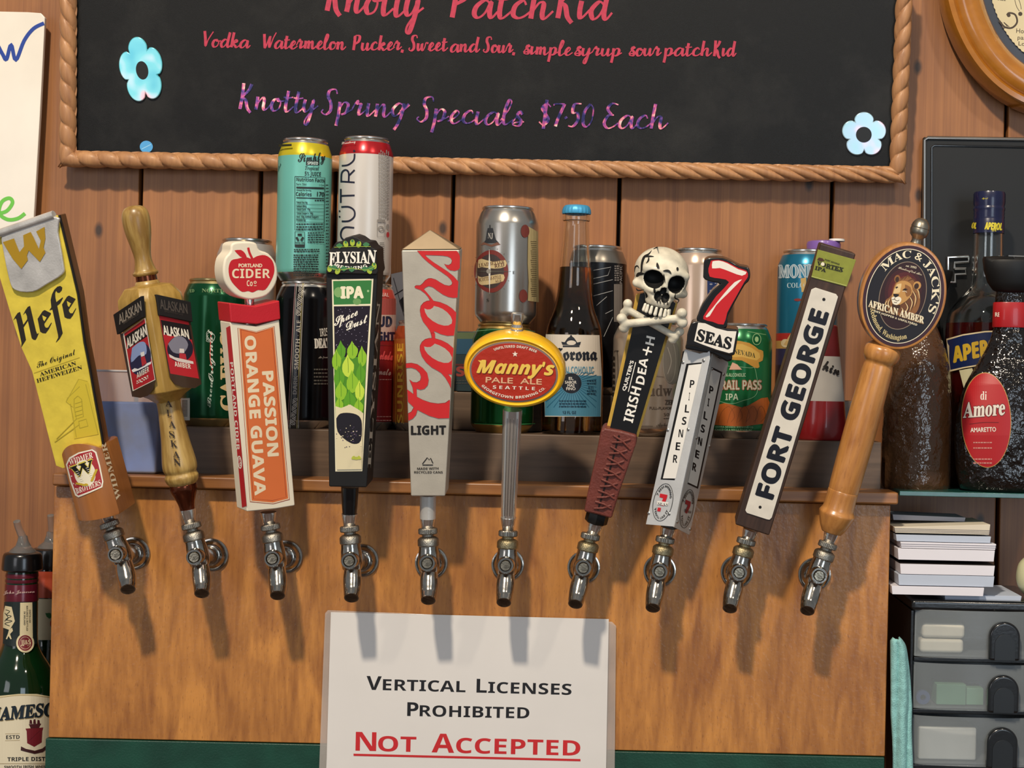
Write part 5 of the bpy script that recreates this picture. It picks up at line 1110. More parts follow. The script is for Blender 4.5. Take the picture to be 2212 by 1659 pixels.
for k, c in ((.85, '#3d1417'), (.7, '#521a1a'), (.55, '#66211c'), (.42, '#7c2d1f'), (.3, '#8c3c22')): A.ell(T(680, 870), 46 * k, 58 * k, c, ROTE, 48)
A.arc('MAC & JACK\'S', EC, 60, 84, 151, -12, 17, IV, 's', rot=ROTE); A.arc('Redmond, Washington', EC, 70, 96, 207, 297, 11.5, '#d8c48c', 's', rot=ROTE, inward=True)
A.text('est. 1993', T(708, 600), T(825, 625), 4.5, IV, 'si'); A.text('Handcrafted Ales', T(622, 620), T(885, 700), 5.5, IV, 'c')
# lion head
c1, c2, c3, c4_, c5 = '#6b4022', '#c08f50', '#e0c08a', '#3a2012', '#8c5c30'
A.poly([T(*p) for p in ((590, 790), (640, 740), (700, 715), (740, 705), (800, 760), (850, 860), (870, 960), (860, 1040), (830, 1110), (780, 1140), (700, 1150), (640, 1160), (600, 1120), (540, 1120), (490, 1060), (480, 980), (520, 950), (560, 900), (570, 840))], c5, 2)
A.poly([T(*p) for p in ((830, 900), (800, 960), (790, 1040), (740, 1110), (690, 1150), (650, 1130), (600, 1080), (640, 1040), (720, 980), (760, 900))], c1, 2)
for s_ in ([(780, 860), (820, 950), (800, 1050)], [(740, 920), (780, 1000), (750, 1100)], [(700, 1000), (730, 1060), (690, 1130)], [(660, 1060), (680, 1100), (650, 1150)], [(500, 980), (480, 1020), (520, 1060)], [(530, 960), (510, 1020), (550, 1080)], [(800, 800), (850, 880), (860, 960)]): A.stroke([T(*p) for p in s_], 2.2, c3, taper=True); A.stroke([T(p[0] + 14, p[1] + 6) for p in s_], 1.6, c4_, taper=True)
for s_ in ([(690, 745), (730, 700), (750, 730)], [(650, 745), (700, 710)], [(730, 760), (790, 740), (830, 790)]): A.stroke([T(*p) for p in s_], 2, c1, taper=True)
A.ell(T(613, 738), 6.5, 8.5, c5, 10); A.ell(T(612, 745), 4, 6, c4_, 10); A.ell(T(835, 812), 8.5, 9, c2, 20); A.ell(T(828, 820), 5, 6.5, c4_, 20)
A.poly([T(*p) for p in ((600, 790), (640, 765), (700, 760), (760, 790), (785, 850), (770, 920), (720, 980), (690, 1000), (640, 1030), (590, 1030), (555, 1000), (548, 950), (560, 900), (575, 850))], c2, 2)
A.poly([T(*p) for p in ((610, 800), (660, 790), (650, 850), (640, 890), (600, 900), (570, 900), (585, 850))], c3, 2); A.poly([T(*p) for p in ((700, 800), (760, 830), (770, 900), (720, 940), (700, 880))], c5, 2)
A.poly([T(*p) for p in ((548, 950), (580, 935), (640, 940), (660, 970), (640, 1010), (600, 1030), (560, 1010))], '#efe6d0', 2); A.poly([T(*p) for p in ((568, 905), (630, 910), (625, 930), (595, 945), (572, 930))], '#1a0f0c', 2)
A.stroke([T(590, 945), T(580, 965), T(555, 970)], 1.2, c4_); A.stroke([T(580, 965), T(610, 985), T(635, 975)], 1.2, c4_); A.stroke([T(575, 1000), T(610, 1005)], 1.2, c4_)
A.poly([T(*p) for p in ((555, 1020), (600, 1035), (640, 1025), (640, 1060), (600, 1080), (560, 1060))], c4_, 2)
A.stroke([T(595, 835), T(612, 828), T(618, 838)], 2, c4_); A.stroke([T(675, 865), T(700, 850), T(725, 860)], 2.4, c4_); A.ell(T(603, 838), 1.6, 1.4, '#100806'); A.ell(T(700, 860), 2, 1.7, '#100806'); A.stroke([T(670, 880), T(700, 875), T(720, 890)], 1, '#efe6d0')
A.text('AFRICAN AMBER', T(288, 1050), T(905, 1244), 15, '#8a6a4a', 's', up=(.1, -1), bold=.8); A.text('AFRICAN AMBER', T(290, 1044), T(908, 1236), 15, '#f1e6c6', 's', up=(.1, -1), bold=.25)
A.text('DRY HOPPED & UNFILTERED', T(352, 1108), T(832, 1264), 4.2, IV, 'b')
A.build('lion_print', h.o, 'dark oval print with a lion head and ivory letters')
PEW = mat('#8f897c', .36, .95, var=.3, vscale=80)
fc = h.px(*T(818, 350), 0); zc_ = fc.z
lathe('pewter_knob', [(r * .00047, zc_ + z * .00047) for r, z in ((14, -4), (12, 2), (10.5, 8), (12, 14), (17.5, 19), (19.5, 26), (19.8, 32), (19, 33.5), (19, 35), (19.6, 36), (18, 43), (14, 50), (8, 55), (.2, 56.5))], PEW, h.o, 36, c=(fc.x, 0, 0), cap=False)
# ================================================================ cans and bottles on the shelf
YC, YR = 0.018, 0.084
zr_ = P(1106, 849, 0.05).z
rs = Fr('shelf_riser', (1106, 937), .0525, label='low wooden riser block lifting the rear row of cans on the shelf', cat='shelf', z=ZS + .0004)
box('riser_block', rs.px(470, 900).x, rs.px(1850, 900).x, 0, 0.066, 0, zr_ - ZS - .0006, WEATH, rs.o, bevel=.001)
def can(cx, w, ytop, zb, Y, body, lab, neck=None, rim=ALU, nm='drink_can', group='drink cans on the shelf behind the taps', ymid=None, bands=None):
    ym = ymid or 700
    h = Fr(nm, (cx, ym), Y, label=lab, cat='can', group=group)
    loc = h.o.location.copy(); x = P(cx, ym, Y).x; M = Matrix.Translation((x, Y, zb)); h.M = M; h.I = M.inverted(); h.c = h.I @ CAMP; h.I3 = h.I.to_3x3(); h.o.matrix_world = M
    k = (Y + D) / FPX; R = w / 2 * k; Hh = h.zy(ytop); h.R = R; h.H = Hh; h.k_ = k
    pf = [(R * .66, .004), (R * .74, .0003), (R * .80, .0003), (R * .93, .006), (R * .985, .009), (R, .013), (R, Hh - .020), (R * .985, Hh - .0165), (R * .86, Hh - .006), (R * .80, Hh - .0032)]
    mats = [body, neck or body, rim]; mi = [2, 2, 2, 2, 0, 0, 1, 1, 2]
    if bands:
        body_i = 5; z0, z1 = pf[5][1], pf[6][1]; pts = [pf[5]]; ml = []
        for y, m in bands:      # from the bottom up: (upper limit in photo rows, material)
            z = min(z1, h.zy(y)) if y else z1
            pts.append((R, z)); mats.append(m); ml.append(len(mats) - 1)
        pf = pf[:5] + pts + pf[7:]; mi = mi[:4] + [ml[0]] + ml + mi[6:]
    lathe('can_body', pf, mats, h.o, 56, midx=mi, sharp=50, cap=False)
    lathe('lid', [(R * .80, Hh - .0034), (R * .83, Hh - .0022), (R * .83, Hh - .0008), (R * .80, Hh), (R * .77, Hh - .0006), (R * .76, Hh - .004), (.0001, Hh - .004)], rim, h.o, 48, cap=False)
    box('pull_tab', -.006, .006, -.012, .010, Hh - .0036, Hh - .0022, ALU, h.o, bevel=.0008)
    h.top = zb + Hh
    return h
def cart(h, base=.0003, sl=6): return Art(lambda x, y, q: h.cyl(x, y, h.R + q), slice_w=sl, base=base)
def can_mat(c, rough=.28, metal=.55, var=.06): return mat(c, rough, metal, var=var, vscale=12)

# green tall can, far left
h = can(464, 133, 604, ZS, YC, can_mat('#0f4a2c', .2), 'tall dark green can with silver script beside the cider handle', rim=mat('#b8a878', .3, .9))
A = cart(h); TAN = '#c9b183'
A.text('CAEUG', (506, 886), (505, 714), 30, TAN, 's', up=(-1, 0), bold=1.2)
A.text('NORTH', (436, 631), (485, 632), 8, '#7d9c6c', 's'); A.text('ED', (410, 632), (420, 631), 7, '#7d9c6c', 's')
for k in range(4): A.stroke([(452 - k, 712 + 6 * k), (446, 722 + 5 * k), (458, 738), (464, 726), (452 + k, 716)], .8, '#b9c9bf')
A.stroke([(456, 716), (454, 770), (459, 800)], 1.6, '#d8504a'); A.text('Original', (461, 825), (459, 712), 12, '#c9d6cd', 'c', up=(-1, 0)); A.text('Brew', (455, 880), (460, 820), 10, '#a9bcb0', 'c', up=(-1, 0))
A.rect(391, 860, 410, 908, '#cfd0c4'); [A.rect(393, 865 + i * 3, 405, 866.4 + i * 3, '#26302a', lift=False) for i in range(12)]
A.build('printed_label', h.o)
# silver can behind the apple emblem
h = can(530, 126, 518, zr_, YR, can_mat('#c4c2be', .35, .5), 'plain silver can mostly hidden behind the apple emblem')
A = cart(h); A.rect(474, 560, 480, 605, '#6a6f68'); A.text('F', (472, 700), (480, 690), 9, '#6a6f68', 'b'); A.build('printed_label', h.o)
# black can + aqua slim can
h = can(661, 128, 610, ZS, YC, can_mat('#0b0b0e', .18, .3), 'tall black can with knotwork stripes under the aqua slim can')
A = cart(h); S1, S2 = '#a8a39a', '#b9ad6a'
for x0, x1, w, c in ((640, 624, 1.2, '#a57a7a'), (643, 628, 1.2, S1), (659, 646, 1.4, S1), (656, 643, 1.0, S2)): A.stroke([(x0, 616), (x0 - 4, 640), (x1 - 1, 900), (x1 - 1, 918)], w, c)
def knot(x0, y0, x1, y1, w, n):
    for ph in (0, math.pi, math.pi / 2):
        A.stroke([(x0 + (x1 - x0) * i / (n * 4) + w * math.sin(ph + i * math.pi / 2), y0 + (y1 - y0) * i / (n * 4)) for i in range(n * 4 + 1)], 1.3, S1, smooth=3)
knot(651, 616, 644, 682, 5, 4); knot(638, 860, 632, 918, 5, 4)
A.text('DARK · SMOOTH · ALE', (641, 852), (650, 692), 9, '#9a968e', 'b', up=(-1, -.05))
A.text('IRISH', (692, 727), (716, 724), 17, '#c9c5bb', 'b'); A.text('DEATH', (680, 752), (722, 750), 21, '#c9c5bb', 's', bold=.8); A.text('Ale from the', (688, 774), (716, 773), 5, S1, 'c'); A.lines(678, 718, [798, 806, 814, 822, 829], 3, '#55524c')
A.build('printed_label', h.o); kz = h.top
AQ = mat('#6fb9ad', .32, .25, var=.04)
h = can(657, 115, 303, kz + .0004, YC, AQ, 'aqua slim can with black nutrition print and a yellow neck', neck=mat('#d2c02a', .3, .4), rim=ALU, nm='slim_can', ymid=450)
A = cart(h, sl=5); K = '#16201f'
A.text('Simply', (644, 350), (703, 346), 21, K, 'c', bold=.35); A.rect(661, 347, 690, 357, K, sk=.01); A.text('SPIKED', (664, 355.5), (687, 356), 6.5, '#cfe6df', 'b'); A.text('Tropical', (659, 367), (689, 368), 9, K, 'si'); A.text('5% JUICE', (658, 379), (693, 381), 9, K, 'b')
A.stroke([(637, 381), (702, 384), (700, 500), (637, 497), (637, 381)], 1.1, K, smooth=0)
A.text('Nutrition Facts', (640, 391), (701, 394), 8, K, 'b'); A.text('Serv. Size', (640, 400), (662, 400), 5, K, 'r'); A.text('1 Can', (690, 402), (700, 402), 4.5, K, 'r'); A.rect(640, 403, 700, 407, K, sk=.03)
A.text('Amount Per Serving', (640, 412), (672, 413), 3.5, K, 'b'); A.text('Calories', (639, 423), (673, 424), 8.5, K, 'b'); A.text('170', (685, 424), (700, 425), 10, K, 'r', bold=.3); A.rect(640, 426, 700, 428, K, sk=.03); A.lines(680, 700, [433], 2.4, K)
for y, t in ((439, 'Total Fat 0g'), (447, 'Sodium 40mg'), (454, 'Total Carb. 19g'), (462, '  Total Sugars 18g'), (470, '  Incl. 10g Added Sugars'), (477, 'Protein 0g')):
    A.text(t, (640, y), (640 + len(t) * 2.0, y + .5), 4.6, K, 'b'); A.rect(640, y + 1.5, 700, y + 2.1, K, sk=.03, lift=False)
A.lines(640, 698, [484, 490, 495], 2.6, K)
A.stroke([(637, 500), (658, 501), (658, 534), (637, 533), (637, 500)], .9, K, smooth=0)
for a in (90, 210, 330):
    r = math.radians(a); c_ = (647.5 + 6 * math.cos(r), 513 - 6 * math.sin(r)); A.poly([(c_[0] + 5 * math.cos(r + q), c_[1] - 5 * math.sin(r + q)) for q in (1.1, 2.0, 4.2, 5.2)], K)
A.rect(637, 528, 658, 534, K); A.text('METAL CAN', (638, 526), (657, 526), 3.5, K, 'b'); A.lines(665, 700, [503, 508, 513, 518, 523], 2.3, K); A.lines(635, 690, [539, 543], 2.4, K)
A.lines(634, 688, [551, 556, 561, 566, 571, 576, 581, 586, 591, 595], 2.8, K, seed=9); A.lines(704, 710, [400 + i * 7 for i in range(26)], 2.2, K, seed=5)
A.rect(602, 312, 630, 317, '#2a2a10', sk=-.05); A.build('printed_label', h.o)
A = cart(h); A.poly([(600, 345), (607, 355), (601, 372)], '#2b6a64'); A.build('leaf_print', h.o)
# red can + white slim can
h = can(797, 116, 614, ZS, YC, can_mat('#8e2229', .3, .4), 'dark red can under the white slim can beside the hop handle', neck=can_mat('#c2463f', .3, .3))
A = cart(h); A.rect(740, 645, 855, 680, '#a04a44'); A.rect(740, 680, 855, 735, '#b69a90'); A.text('NAL', (822, 640), (840, 641), 8, '#d7b8b0', 'b'); A.text('BUD', (804, 705), (846, 706), 22, '#1b1d38', 'b', bold=1); A.text('LIGHT', (798, 735), (852, 736), 18, '#1b1d38', 'b', bold=1)
A.text('Chelada', (808, 775), (848, 778), 22, '#c8474a', 'c', bold=.8); A.stroke([(812, 745), (852, 746)], 1, '#6a2020', smooth=0); A.text('Smato', (808, 808), (844, 811), 17, '#c9a49c', 'c', bold=.4); A.lines(810, 846, [820, 900, 908], 2, '#c98a84')
A.build('printed_label', h.o); kz = h.top
h = can(789, 116, 300, kz + .0004, YC, mat('#cbc5be', .33, .2, var=.03), 'white slim can with tall black letters and a red neck', neck=mat('#b8242b', .25, .5), nm='slim_can', ymid=450)
A = cart(h, sl=5); NV = '#15172e'
N_ = 3.6
A.stroke([(738, 358), (752, 356), (764, 346), (766, 332)], N_, NV, smooth=4); A.ell((765, 326), 2.4, 2.4, NV)
A.stroke([(738, 392), (766, 394)], N_, NV, smooth=0); A.stroke([(737, 394), (738, 374), (746, 367), (753, 373), (753, 393)], N_, NV); A.stroke([(753, 380), (766, 367)], N_, NV, smooth=0)
A.stroke([(736, 408), (736, 438)], N_, NV, smooth=0); A.stroke([(736, 423), (766, 422)], N_, NV, smooth=0)
A.stroke([(737, 447), (754, 447), (765, 455), (765, 468), (754, 477), (738, 478)], N_, NV); A.ell((733.5, 456), 1.8, 1.8, NV); A.ell((733.5, 468), 1.8, 1.8, NV)
A.stroke([(765, 492), (745, 491), (737, 500), (737, 512), (746, 520), (765, 520)], N_, NV)
A.text('Strawberry', (738, 312), (768, 308), 6, '#f2e6de', 'c')
for x in range(818, 842, 4):
    y = 324 + (x % 3) * 3
    while y < 470: l = rnd.uniform(3, 9); A.rect(x, y, x + 2, y + l, '#8e8883', lift=False); y += l + 1.5
A.rect(815, 474, 832, 480, '#8a847e'); A.stroke([(815, 482), (831, 482), (831, 512), (815, 511), (815, 482)], .8, '#8a847e', smooth=0); A.ring((823, 494), 5, 5, 2.2, '#8a847e'); A.ell((838, 490), 3, 6, '#8e8883'); A.ell((838, 507), 3, 6, '#b03138')
for i in range(14): A.rect(820, 524 + i * 4, 830, 525.6 + i * 4, '#6c6864', lift=False)
A.build('printed_label', h.o)
# orange can
h = can(908, 112, 694, ZS, YC, can_mat('#b5622a', .3, .45), 'orange can with yellow vertical letters beside the dark red can', neck=can_mat('#b04a22'))
A = cart(h); A.text('SUNRISE', (870, 914), (870, 742), 12, '#c99a2e', 'b', up=(-1, 0)); A.stroke([(855, 742), (855, 916)], .9, '#c99a2e', smooth=0); A.stroke([(872, 742), (872, 916)], .9, '#c99a2e', smooth=0); A.build('printed_label', h.o)
# leaning white card and the dark box
c_ = Fr('leaning_card', (890, 848), .105, (880, 580), .114, label='white card with black drawing leaning behind the orange can', cat='card', z=zr_ + .0006)
prism('card_sheet', [c_.uv(*p) for p in ((845, 592), (900, 580), (960, 600), (962, 846), (848, 845))], 0, -.0012, mat('#a9a4a4', .6, var=.05), c_.o, bevel=0)
A = Art(lambda x, y, q: c_.px(x, y, q)); A.stroke([(848, 640), (872, 625)], 2.5, '#2a2628', smooth=0); A.poly([(862, 650), (872, 640), (880, 652), (876, 680), (868, 668)], '#1c1a1c'); A.stroke([(850, 600), (875, 690)], 1.4, '#4a4648', smooth=0); A.build('black_drawing', c_.o)
c_ = Fr('carton', (1010, 848), .062, label='small dark teal carton between the silver handle and green can', cat='box', z=zr_ + .0005)
a_, b_1 = c_.px(972, 800), c_.px(1050, 800); zt_ = c_.zy(716)
box('carton_body', a_.x, b_1.x, 0, .045, 0, zt_, mat('#20343a', .5, var=.1), c_.o, bevel=.0008)
A = Art(lambda x, y, q: c_.px(x, y, q)); A.rect(974, 718, 1048, 732, '#5a6a4a'); A.rect(974, 732, 1048, 765, '#27506a'); A.text('S', (986, 812), (1003, 812), 20, '#8e3a34', 'b', bold=1); A.rect(974, 786, 1048, 790, '#5a2424'); A.lines(976, 1024, [822, 828], 2, '#4a4a48'); A.build('printed_label', c_.o)
# green can with the silver ale can on top
h = can(1089, 136, 700, ZS, YC, can_mat('#0d4a1f', .18, .6), 'short green can under the silver ale can behind the oval handle', rim=mat('#b89a5c', .3, .9))
A = cart(h); A.stroke([(1022, 716), (1060, 712), (1120, 712), (1156, 716)], .8, '#7fae84', smooth=0); A.stroke([(1024, 915), (1088, 918), (1156, 915)], 1, '#4aa05c', smooth=0); A.build('printed_label', h.o); kz = h.top
SILV = mat('#b5b0a8', .26, .9, var=.05)
h = can(1095, 134, 449, kz + .0004, YC, SILV, 'silver ale can with round red emblem stacked on the green can', ymid=560)
A = cart(h, sl=6); T = lambda x, y: (980 + x / 2.963, 420 + y / 2.963)
A.ell(T(240, 492), 37, 46, '#6f2a24', n=48); A.ell(T(236, 492), 29, 37, '#3c3230'); A.poly([T(*p) for p in ((205, 290), (212, 240), (218, 215), (250, 215), (255, 240), (270, 290), (290, 310), (190, 312))], '#2a2c30')
A.stroke([T(231, 195), T(231, 220)], 2, '#2a2c30', smooth=0); A.text('NJ', T(218, 280), T(250, 282), 12, '#b5b0a8', 's'); A.poly([T(*p) for p in ((170, 325), (190, 305), (240, 322), (280, 305), (300, 322), (270, 328), (240, 335), (200, 322))], '#6f4b3c')
A.poly([T(*p) for p in ((158, 420), (180, 412), (250, 430), (330, 420), (332, 462), (260, 475), (180, 465), (155, 470))], '#c2ad80', 2); A.poly([T(*p) for p in ((155, 520), (180, 530), (260, 515), (320, 512), (318, 555), (250, 572), (180, 580), (158, 560))], '#c2ad80', 2)
A.text('LEADBETTER', T(162, 466), T(325, 440), 8, '#4a2018', 's'); A.text('RED', T(262, 470), T(325, 462), 9, '#4a2018', 's'); A.text('SCOTTISH-STYLE', T(162, 558), T(305, 538), 8, '#4a2018', 's'); A.text('ALE', T(265, 565), T(308, 560), 6, '#4a2018', 's')
A.poly([T(*p) for p in ((228, 340), (236, 480), (230, 640), (222, 480))], '#d9d5cc'); A.poly([T(*p) for p in ((140, 492), (230, 486), (370, 494), (230, 500))], '#4b463f'); A.ell(T(224, 492), 5, 5, '#8e8a82')
A.text('E', T(378, 510), T(392, 510), 7, '#2a2622', 's'); A.text('S', T(210, 688), T(222, 688), 8, '#2a2622', 's'); A.poly([T(*p) for p in ((478, 205), (540, 240), (545, 690), (475, 680), (480, 560), (474, 440))], '#ad9a6c')
A.ell(T(458, 235), 9, 14, '#6b2f28'); A.ell(T(446, 650), 9, 14, '#6b2f28')
for i in range(30): A.rect(*T(492 + (i % 5) * 2, 300 + i * 12), *T(530, 304 + i * 12), '#4a3a24', lift=False)
for a in range(0, 360, 24): r = math.radians(a); A.stroke([(T(240, 492)[0] + 40 * math.cos(r), T(240, 492)[1] + 49 * math.sin(r)), (T(240, 492)[0] + 43 * math.cos(r), T(240, 492)[1] + 52 * math.sin(r))], .7, '#5a4a40', smooth=0)
A.build('printed_label', h.o)

# ---- glass bottles
GLASS = mat('#f2f4f0', .02, trans=1.0, ior=1.45, var=.02)
AMBER = mat('#e8a04c', .04, trans=1.0, ior=1.36, var=.05)
def vert(nm, cx, yb, Y, zb, lab, cat='bottle', ymid=None):
    h = Fr(nm, (cx, ymid or yb), Y, label=lab, cat=cat); M = Matrix.Translation((P(cx, ymid or yb, Y).x, Y, zb)); h.M = M; h.I = M.inverted(); h.c = h.I @ CAMP; h.I3 = h.I.to_3x3(); h.o.matrix_world = M; h.R = 0; return h
h = vert('beer_bottle', 1240, 943, YC, ZS + .0003, 'clear glass beer bottle with blue and white label and light blue crown cap', ymid=700)
rows = [(942, 58), (938, 63), (930, 65), (900, 66), (790, 65.5), (722, 61), (705, 58), (690, 53), (672, 46), (650, 40), (625, 36.5), (590, 34.5), (560, 32.5), (530, 30), (500, 28), (480, 27), (477, 29), (470, 29.5), (462, 28.5), (458, 27)]
pf = lp(h, rows); pf[0] = (pf[0][0], .0002)
inn = [(max(.0002, r - .0028), z + (.004 if i == 0 else 0)) for i, (r, z) in enumerate(pf)]
lathe('glass', [(.0002, .0015)] + smooth_prof(pf, 3) + smooth_prof(inn, 3)[::-1] + [(.0002, inn[0][1])], GLASS, h.o, 64, sharp=60, cap=False)
zl = h.zy(578); liq = [(r + .0003, z) for r, z in smooth_prof(inn, 3) if z < zl]; lathe('beer', [(.0002, liq[0][1] - .0003)] + liq + [(liq[-1][0], zl), (.0002, zl)], AMBER, h.o, 64, sharp=60, cap=False)
CAPB = mat('#4aa3d0', .4, .3)
zc_ = h.zy(462); k = h.k(zc_); V_, F_ = [], []; K = 84
for r, z in ((29.5, -1), (30.5, 1.5), (29.8, 8), (28.5, 14), (25, 17.5), (14, 19), (.3, 19)):
    for i in range(K):
        q = 1 + (.045 * abs(math.cos(i * math.pi / 4)) if z < 9 else 0); a = 2 * math.pi * i / K; V_.append((r * k * q * math.cos(a), r * k * q * math.sin(a), zc_ + z * k))
for j in range(6):
    for i in range(K): F_.append((j * K + i, j * K + (i + 1) % K, (j + 1) * K + (i + 1) % K, (j + 1) * K + i))
ob('crown_cap', V_, F_, CAPB, h.o, sharp=70)
rl = 66.4 * h.k(h.zy(810))
A = Art(lambda x, y, q: h.cyl(x, y, rl * (1 - max(0, 800 - y) * .00075) + q), slice_w=5, base=.0003)
T = lambda x, y: (1100 + x / 3.131, 430 + y / 3.131)
WL, BL_, NB = '#cfc6b8', '#4a849e', '#141a26'
A.poly([(1179, 722), (1295, 724), (1300, 812), (1298, 900), (1177, 900), (1175, 810)], WL); A.poly([(1177, 808), (1299, 812), (1297, 900), (1177, 898)], BL_)
cx_, cy_ = T(420, 1245)
for i in range(40):
    a = 2 * math.pi * i / 40; c, s_ = math.cos(a), math.sin(a)
    L_ = min(100, (58 / abs(c)) if abs(c) > .01 else 99, ((56 if s_ > 0 else 27) / abs(s_)) if abs(s_) > .01 else 99)
    if L_ > 28: A.stroke([(cx_ + 23 * c, cy_ + 23 * s_), (cx_ + L_ * .94 * c, cy_ + L_ * .94 * s_)], 1.5, '#24607e', smooth=0, lift=(i == 0))
A.ell((cx_, cy_), 22, 22, NB)
for t, y in (('EL', 1222), ('SABOR', 1248), ('MAS', 1270), ('FINO', 1292)): A.text(t, T(420 - len(t) * 8.5, y), T(420 + len(t) * 7, y), 6, '#d8d4cc', 'r', bold=.25)
A.text('Corona', T(290, 1090), T(595, 1088), 25, NB, 'f', bold=1.0); A.text('NON-ALCOHOLIC', T(280, 1178), T(572, 1180), 15, '#5a8fa8', 'b')
A.poly([T(*p) for p in ((352, 965), (360, 985), (478, 988), (485, 965), (460, 970), (440, 940), (420, 925), (395, 940), (375, 968))], NB); A.rect(*T(362, 990), *T(475, 1000), NB); A.ell(T(418, 930), 2.5, 3.5, NB); A.ell(T(420, 972), 10, 5, WL)
A.lines(*(1208, 1266), [866, 872, 878], 2.6, '#173a50'); A.lines(1268, 1288, [822, 828, 844, 850], 2.2, '#173a50'); A.text('0.5%', T(535, 1282), T(572, 1283), 6, '#173a50', 'b'); A.text('12 FL OZ', T(360, 1452), T(452, 1452), 6, '#173a50', 'b')
A.build('paper_label', h.o, 'white and blue wrapped paper label')
# black can behind
h = can(1287, 132, 533, zr_, YR, can_mat('#17171a', .25, .4), 'tall black can with thin silver angles behind the beer bottle', neck=mat('#8e887e', .3, .85), ymid=620, bands=[(566, can_mat('#17171a', .25, .4)), (0, mat('#8e887e', .3, .85))])
A = cart(h); TB = lambda x, y: (1100 + x / 3.131, 430 + y / 3.131)
for s_ in ([(570, 482), (688, 460), (668, 515), (570, 538)], [(570, 575), (700, 545)], [(570, 655), (700, 620)], [(590, 720), (660, 660)], [(650, 775), (700, 750)], [(640, 930), (700, 800)]): A.stroke([TB(*p) for p in s_], 1.1, '#a8a8a8', smooth=0)
A.text('PACIFIC', TB(763, 572), TB(763, 450), 5, '#8a8480', 'b', up=(-1, 0)); A.lines(TB(712, 0)[0], TB(742, 0)[0], [575 + i * 5 for i in range(7)], 3, '#7a7470'); A.rect(*TB(708, 575), *TB(765, 830), '#6e6660'); A.build('printed_label', h.o)
# wide tan can
TAN_ = mat('#a8998a', .24, .55, var=.06)
h = can(1399, 152, 694, ZS, .012, TAN_, 'tan can with grey print directly behind the skull handle', ymid=820)
A = cart(h); DT = '#4c4138'
A.poly([(1434, 735), (1458, 735), (1468, 760), (1470, 800), (1462, 826), (1445, 828), (1434, 800), (1430, 765)], '#6c6760', 2); A.ring((1446, 780), 14, 46, 1.2, '#8e887e'); A.stroke([(1442, 750), (1450, 780), (1442, 808)], 1.5, '#9a948a')
A.text('Budw', (1380, 855), (1452, 855), 25, DT, 's'); A.text('ZERO', (1437, 874), (1466, 874), 10, DT, 'r', bold=.4); A.text('FULL-FLAVORED', (1403, 884), (1462, 885), 5.5, DT, 'r', bold=.2); A.text('50', (1434, 899), (1446, 899), 7, DT, 'r'); A.lines(1434, 1450, [904], 2, DT)
A.stroke([(1380, 920), (1410, 920)], .8, DT, smooth=0); A.stroke([(1380, 924), (1456, 924)], .8, DT, smooth=0); A.text('Anheuser', (1418, 921), (1462, 921), 9, DT, 'c'); A.stroke([(1326, 760), (1334, 770), (1334, 900)], 1.2, '#2a221c'); A.ell((1334, 758), 1.5, 1.5, '#2a221c')
for i in range(12): A.rect(1322, 770 + i * 13, 1328, 777 + i * 13, '#2a221c', lift=False)
A.stroke([(1416, 812), (1434, 814)], .8, DT, smooth=0); A.build('printed_label', h.o)
# tall pale can
h = can(1506, 124, 539, zr_, YR, mat('#c3ab98', .22, .45, var=.04), 'tall pale pink-tan can with a blue star patch between skull and seven', ymid=620)
A = cart(h); A.poly([(1528, 597), (1556, 600), (1556, 650), (1528, 648)], '#20305c'); st = [(1536, 612), (1536, 626), (1537, 640)]
for x, y in st: A.text('*', (x - 3, y + 6), (x + 3, y + 6), 6, '#d8d4cc', 'b')
A.lines(1544, 1556, [612, 618, 624, 630], 2, '#9a9aa8'); A.build('printed_label', h.o)
# green mountain can
GRN = can_mat('#1c6b3c', .22, .4)
h = can(1599, 134, 700, ZS, YC, GRN, 'green can with a tan scroll banner and orange hills behind the seven', rim=ALU, ymid=820)
A = cart(h); T = lambda x, y: (1380 + x / 2.513, 520 + y / 2.513)
A.poly([T(*p) for p in ((470, 560), (500, 540), (600, 555), (650, 590), (675, 600), (672, 650), (650, 660), (655, 685), (630, 690), (560, 650), (480, 640))], '#b98a3a', 2); A.poly([T(*p) for p in ((480, 570), (560, 560), (655, 610), (640, 650), (560, 630), (480, 630))], '#cba552', 2)
A.text('NEVADA', T(515, 612), T(632, 636), 11, '#26301c', 's', up=(.05, -1)); A.text('NON-ALCOHOLIC', T(445, 738), T(580, 738), 7.5, '#a8c0a0', 'b'); A.text('TRAIL PASS', T(420, 808), T(665, 808), 20, '#8a4f38', 'b', bold=1.6); A.text('TRAIL PASS', T(420, 808), T(665, 808), 20, '#b8b8a4', 'b'); A.text('IPA', T(470, 865), T(540, 865), 14, '#b8c8ac', 'b')
A.stroke([T(480, 680), T(600, 690), T(632, 700), T(640, 830), T(560, 870), T(500, 885), T(430, 870)], 1, '#7fae84'); A.poly([T(*p) for p in ((415, 900), (470, 880), (560, 905), (620, 880), (700, 850), (700, 990), (410, 1000))], '#a8571e', 2)
for i in range(5): A.stroke([T(430 + i * 50, 990), T(450 + i * 50, 930 - i * 4), T(490 + i * 45, 900), T(520 + i * 42, 950), T(500 + i * 40, 985)], .7, '#6e3a14')
A.text('SIERRA NEVADA BREWING CO', T(415, 1015), T(620, 1018), 4, '#7fae84', 'b'); A.text('CHICO CA & MILLS RIVER NC', T(415, 1030), T(615, 1033), 4, '#7fae84', 'b'); A.ring(T(640, 535), 9, 12, 1.2, '#9cc08a'); A.ell(T(640, 535), 4, 6, '#9cc08a'); A.poly([T(*p) for p in ((490, 700), (508, 660), (535, 672), (560, 700))], '#d0a48c'); A.stroke([T(590, 492), T(690, 510)], .8, '#9cc08a', smooth=0)
A.build('printed_label', h.o)
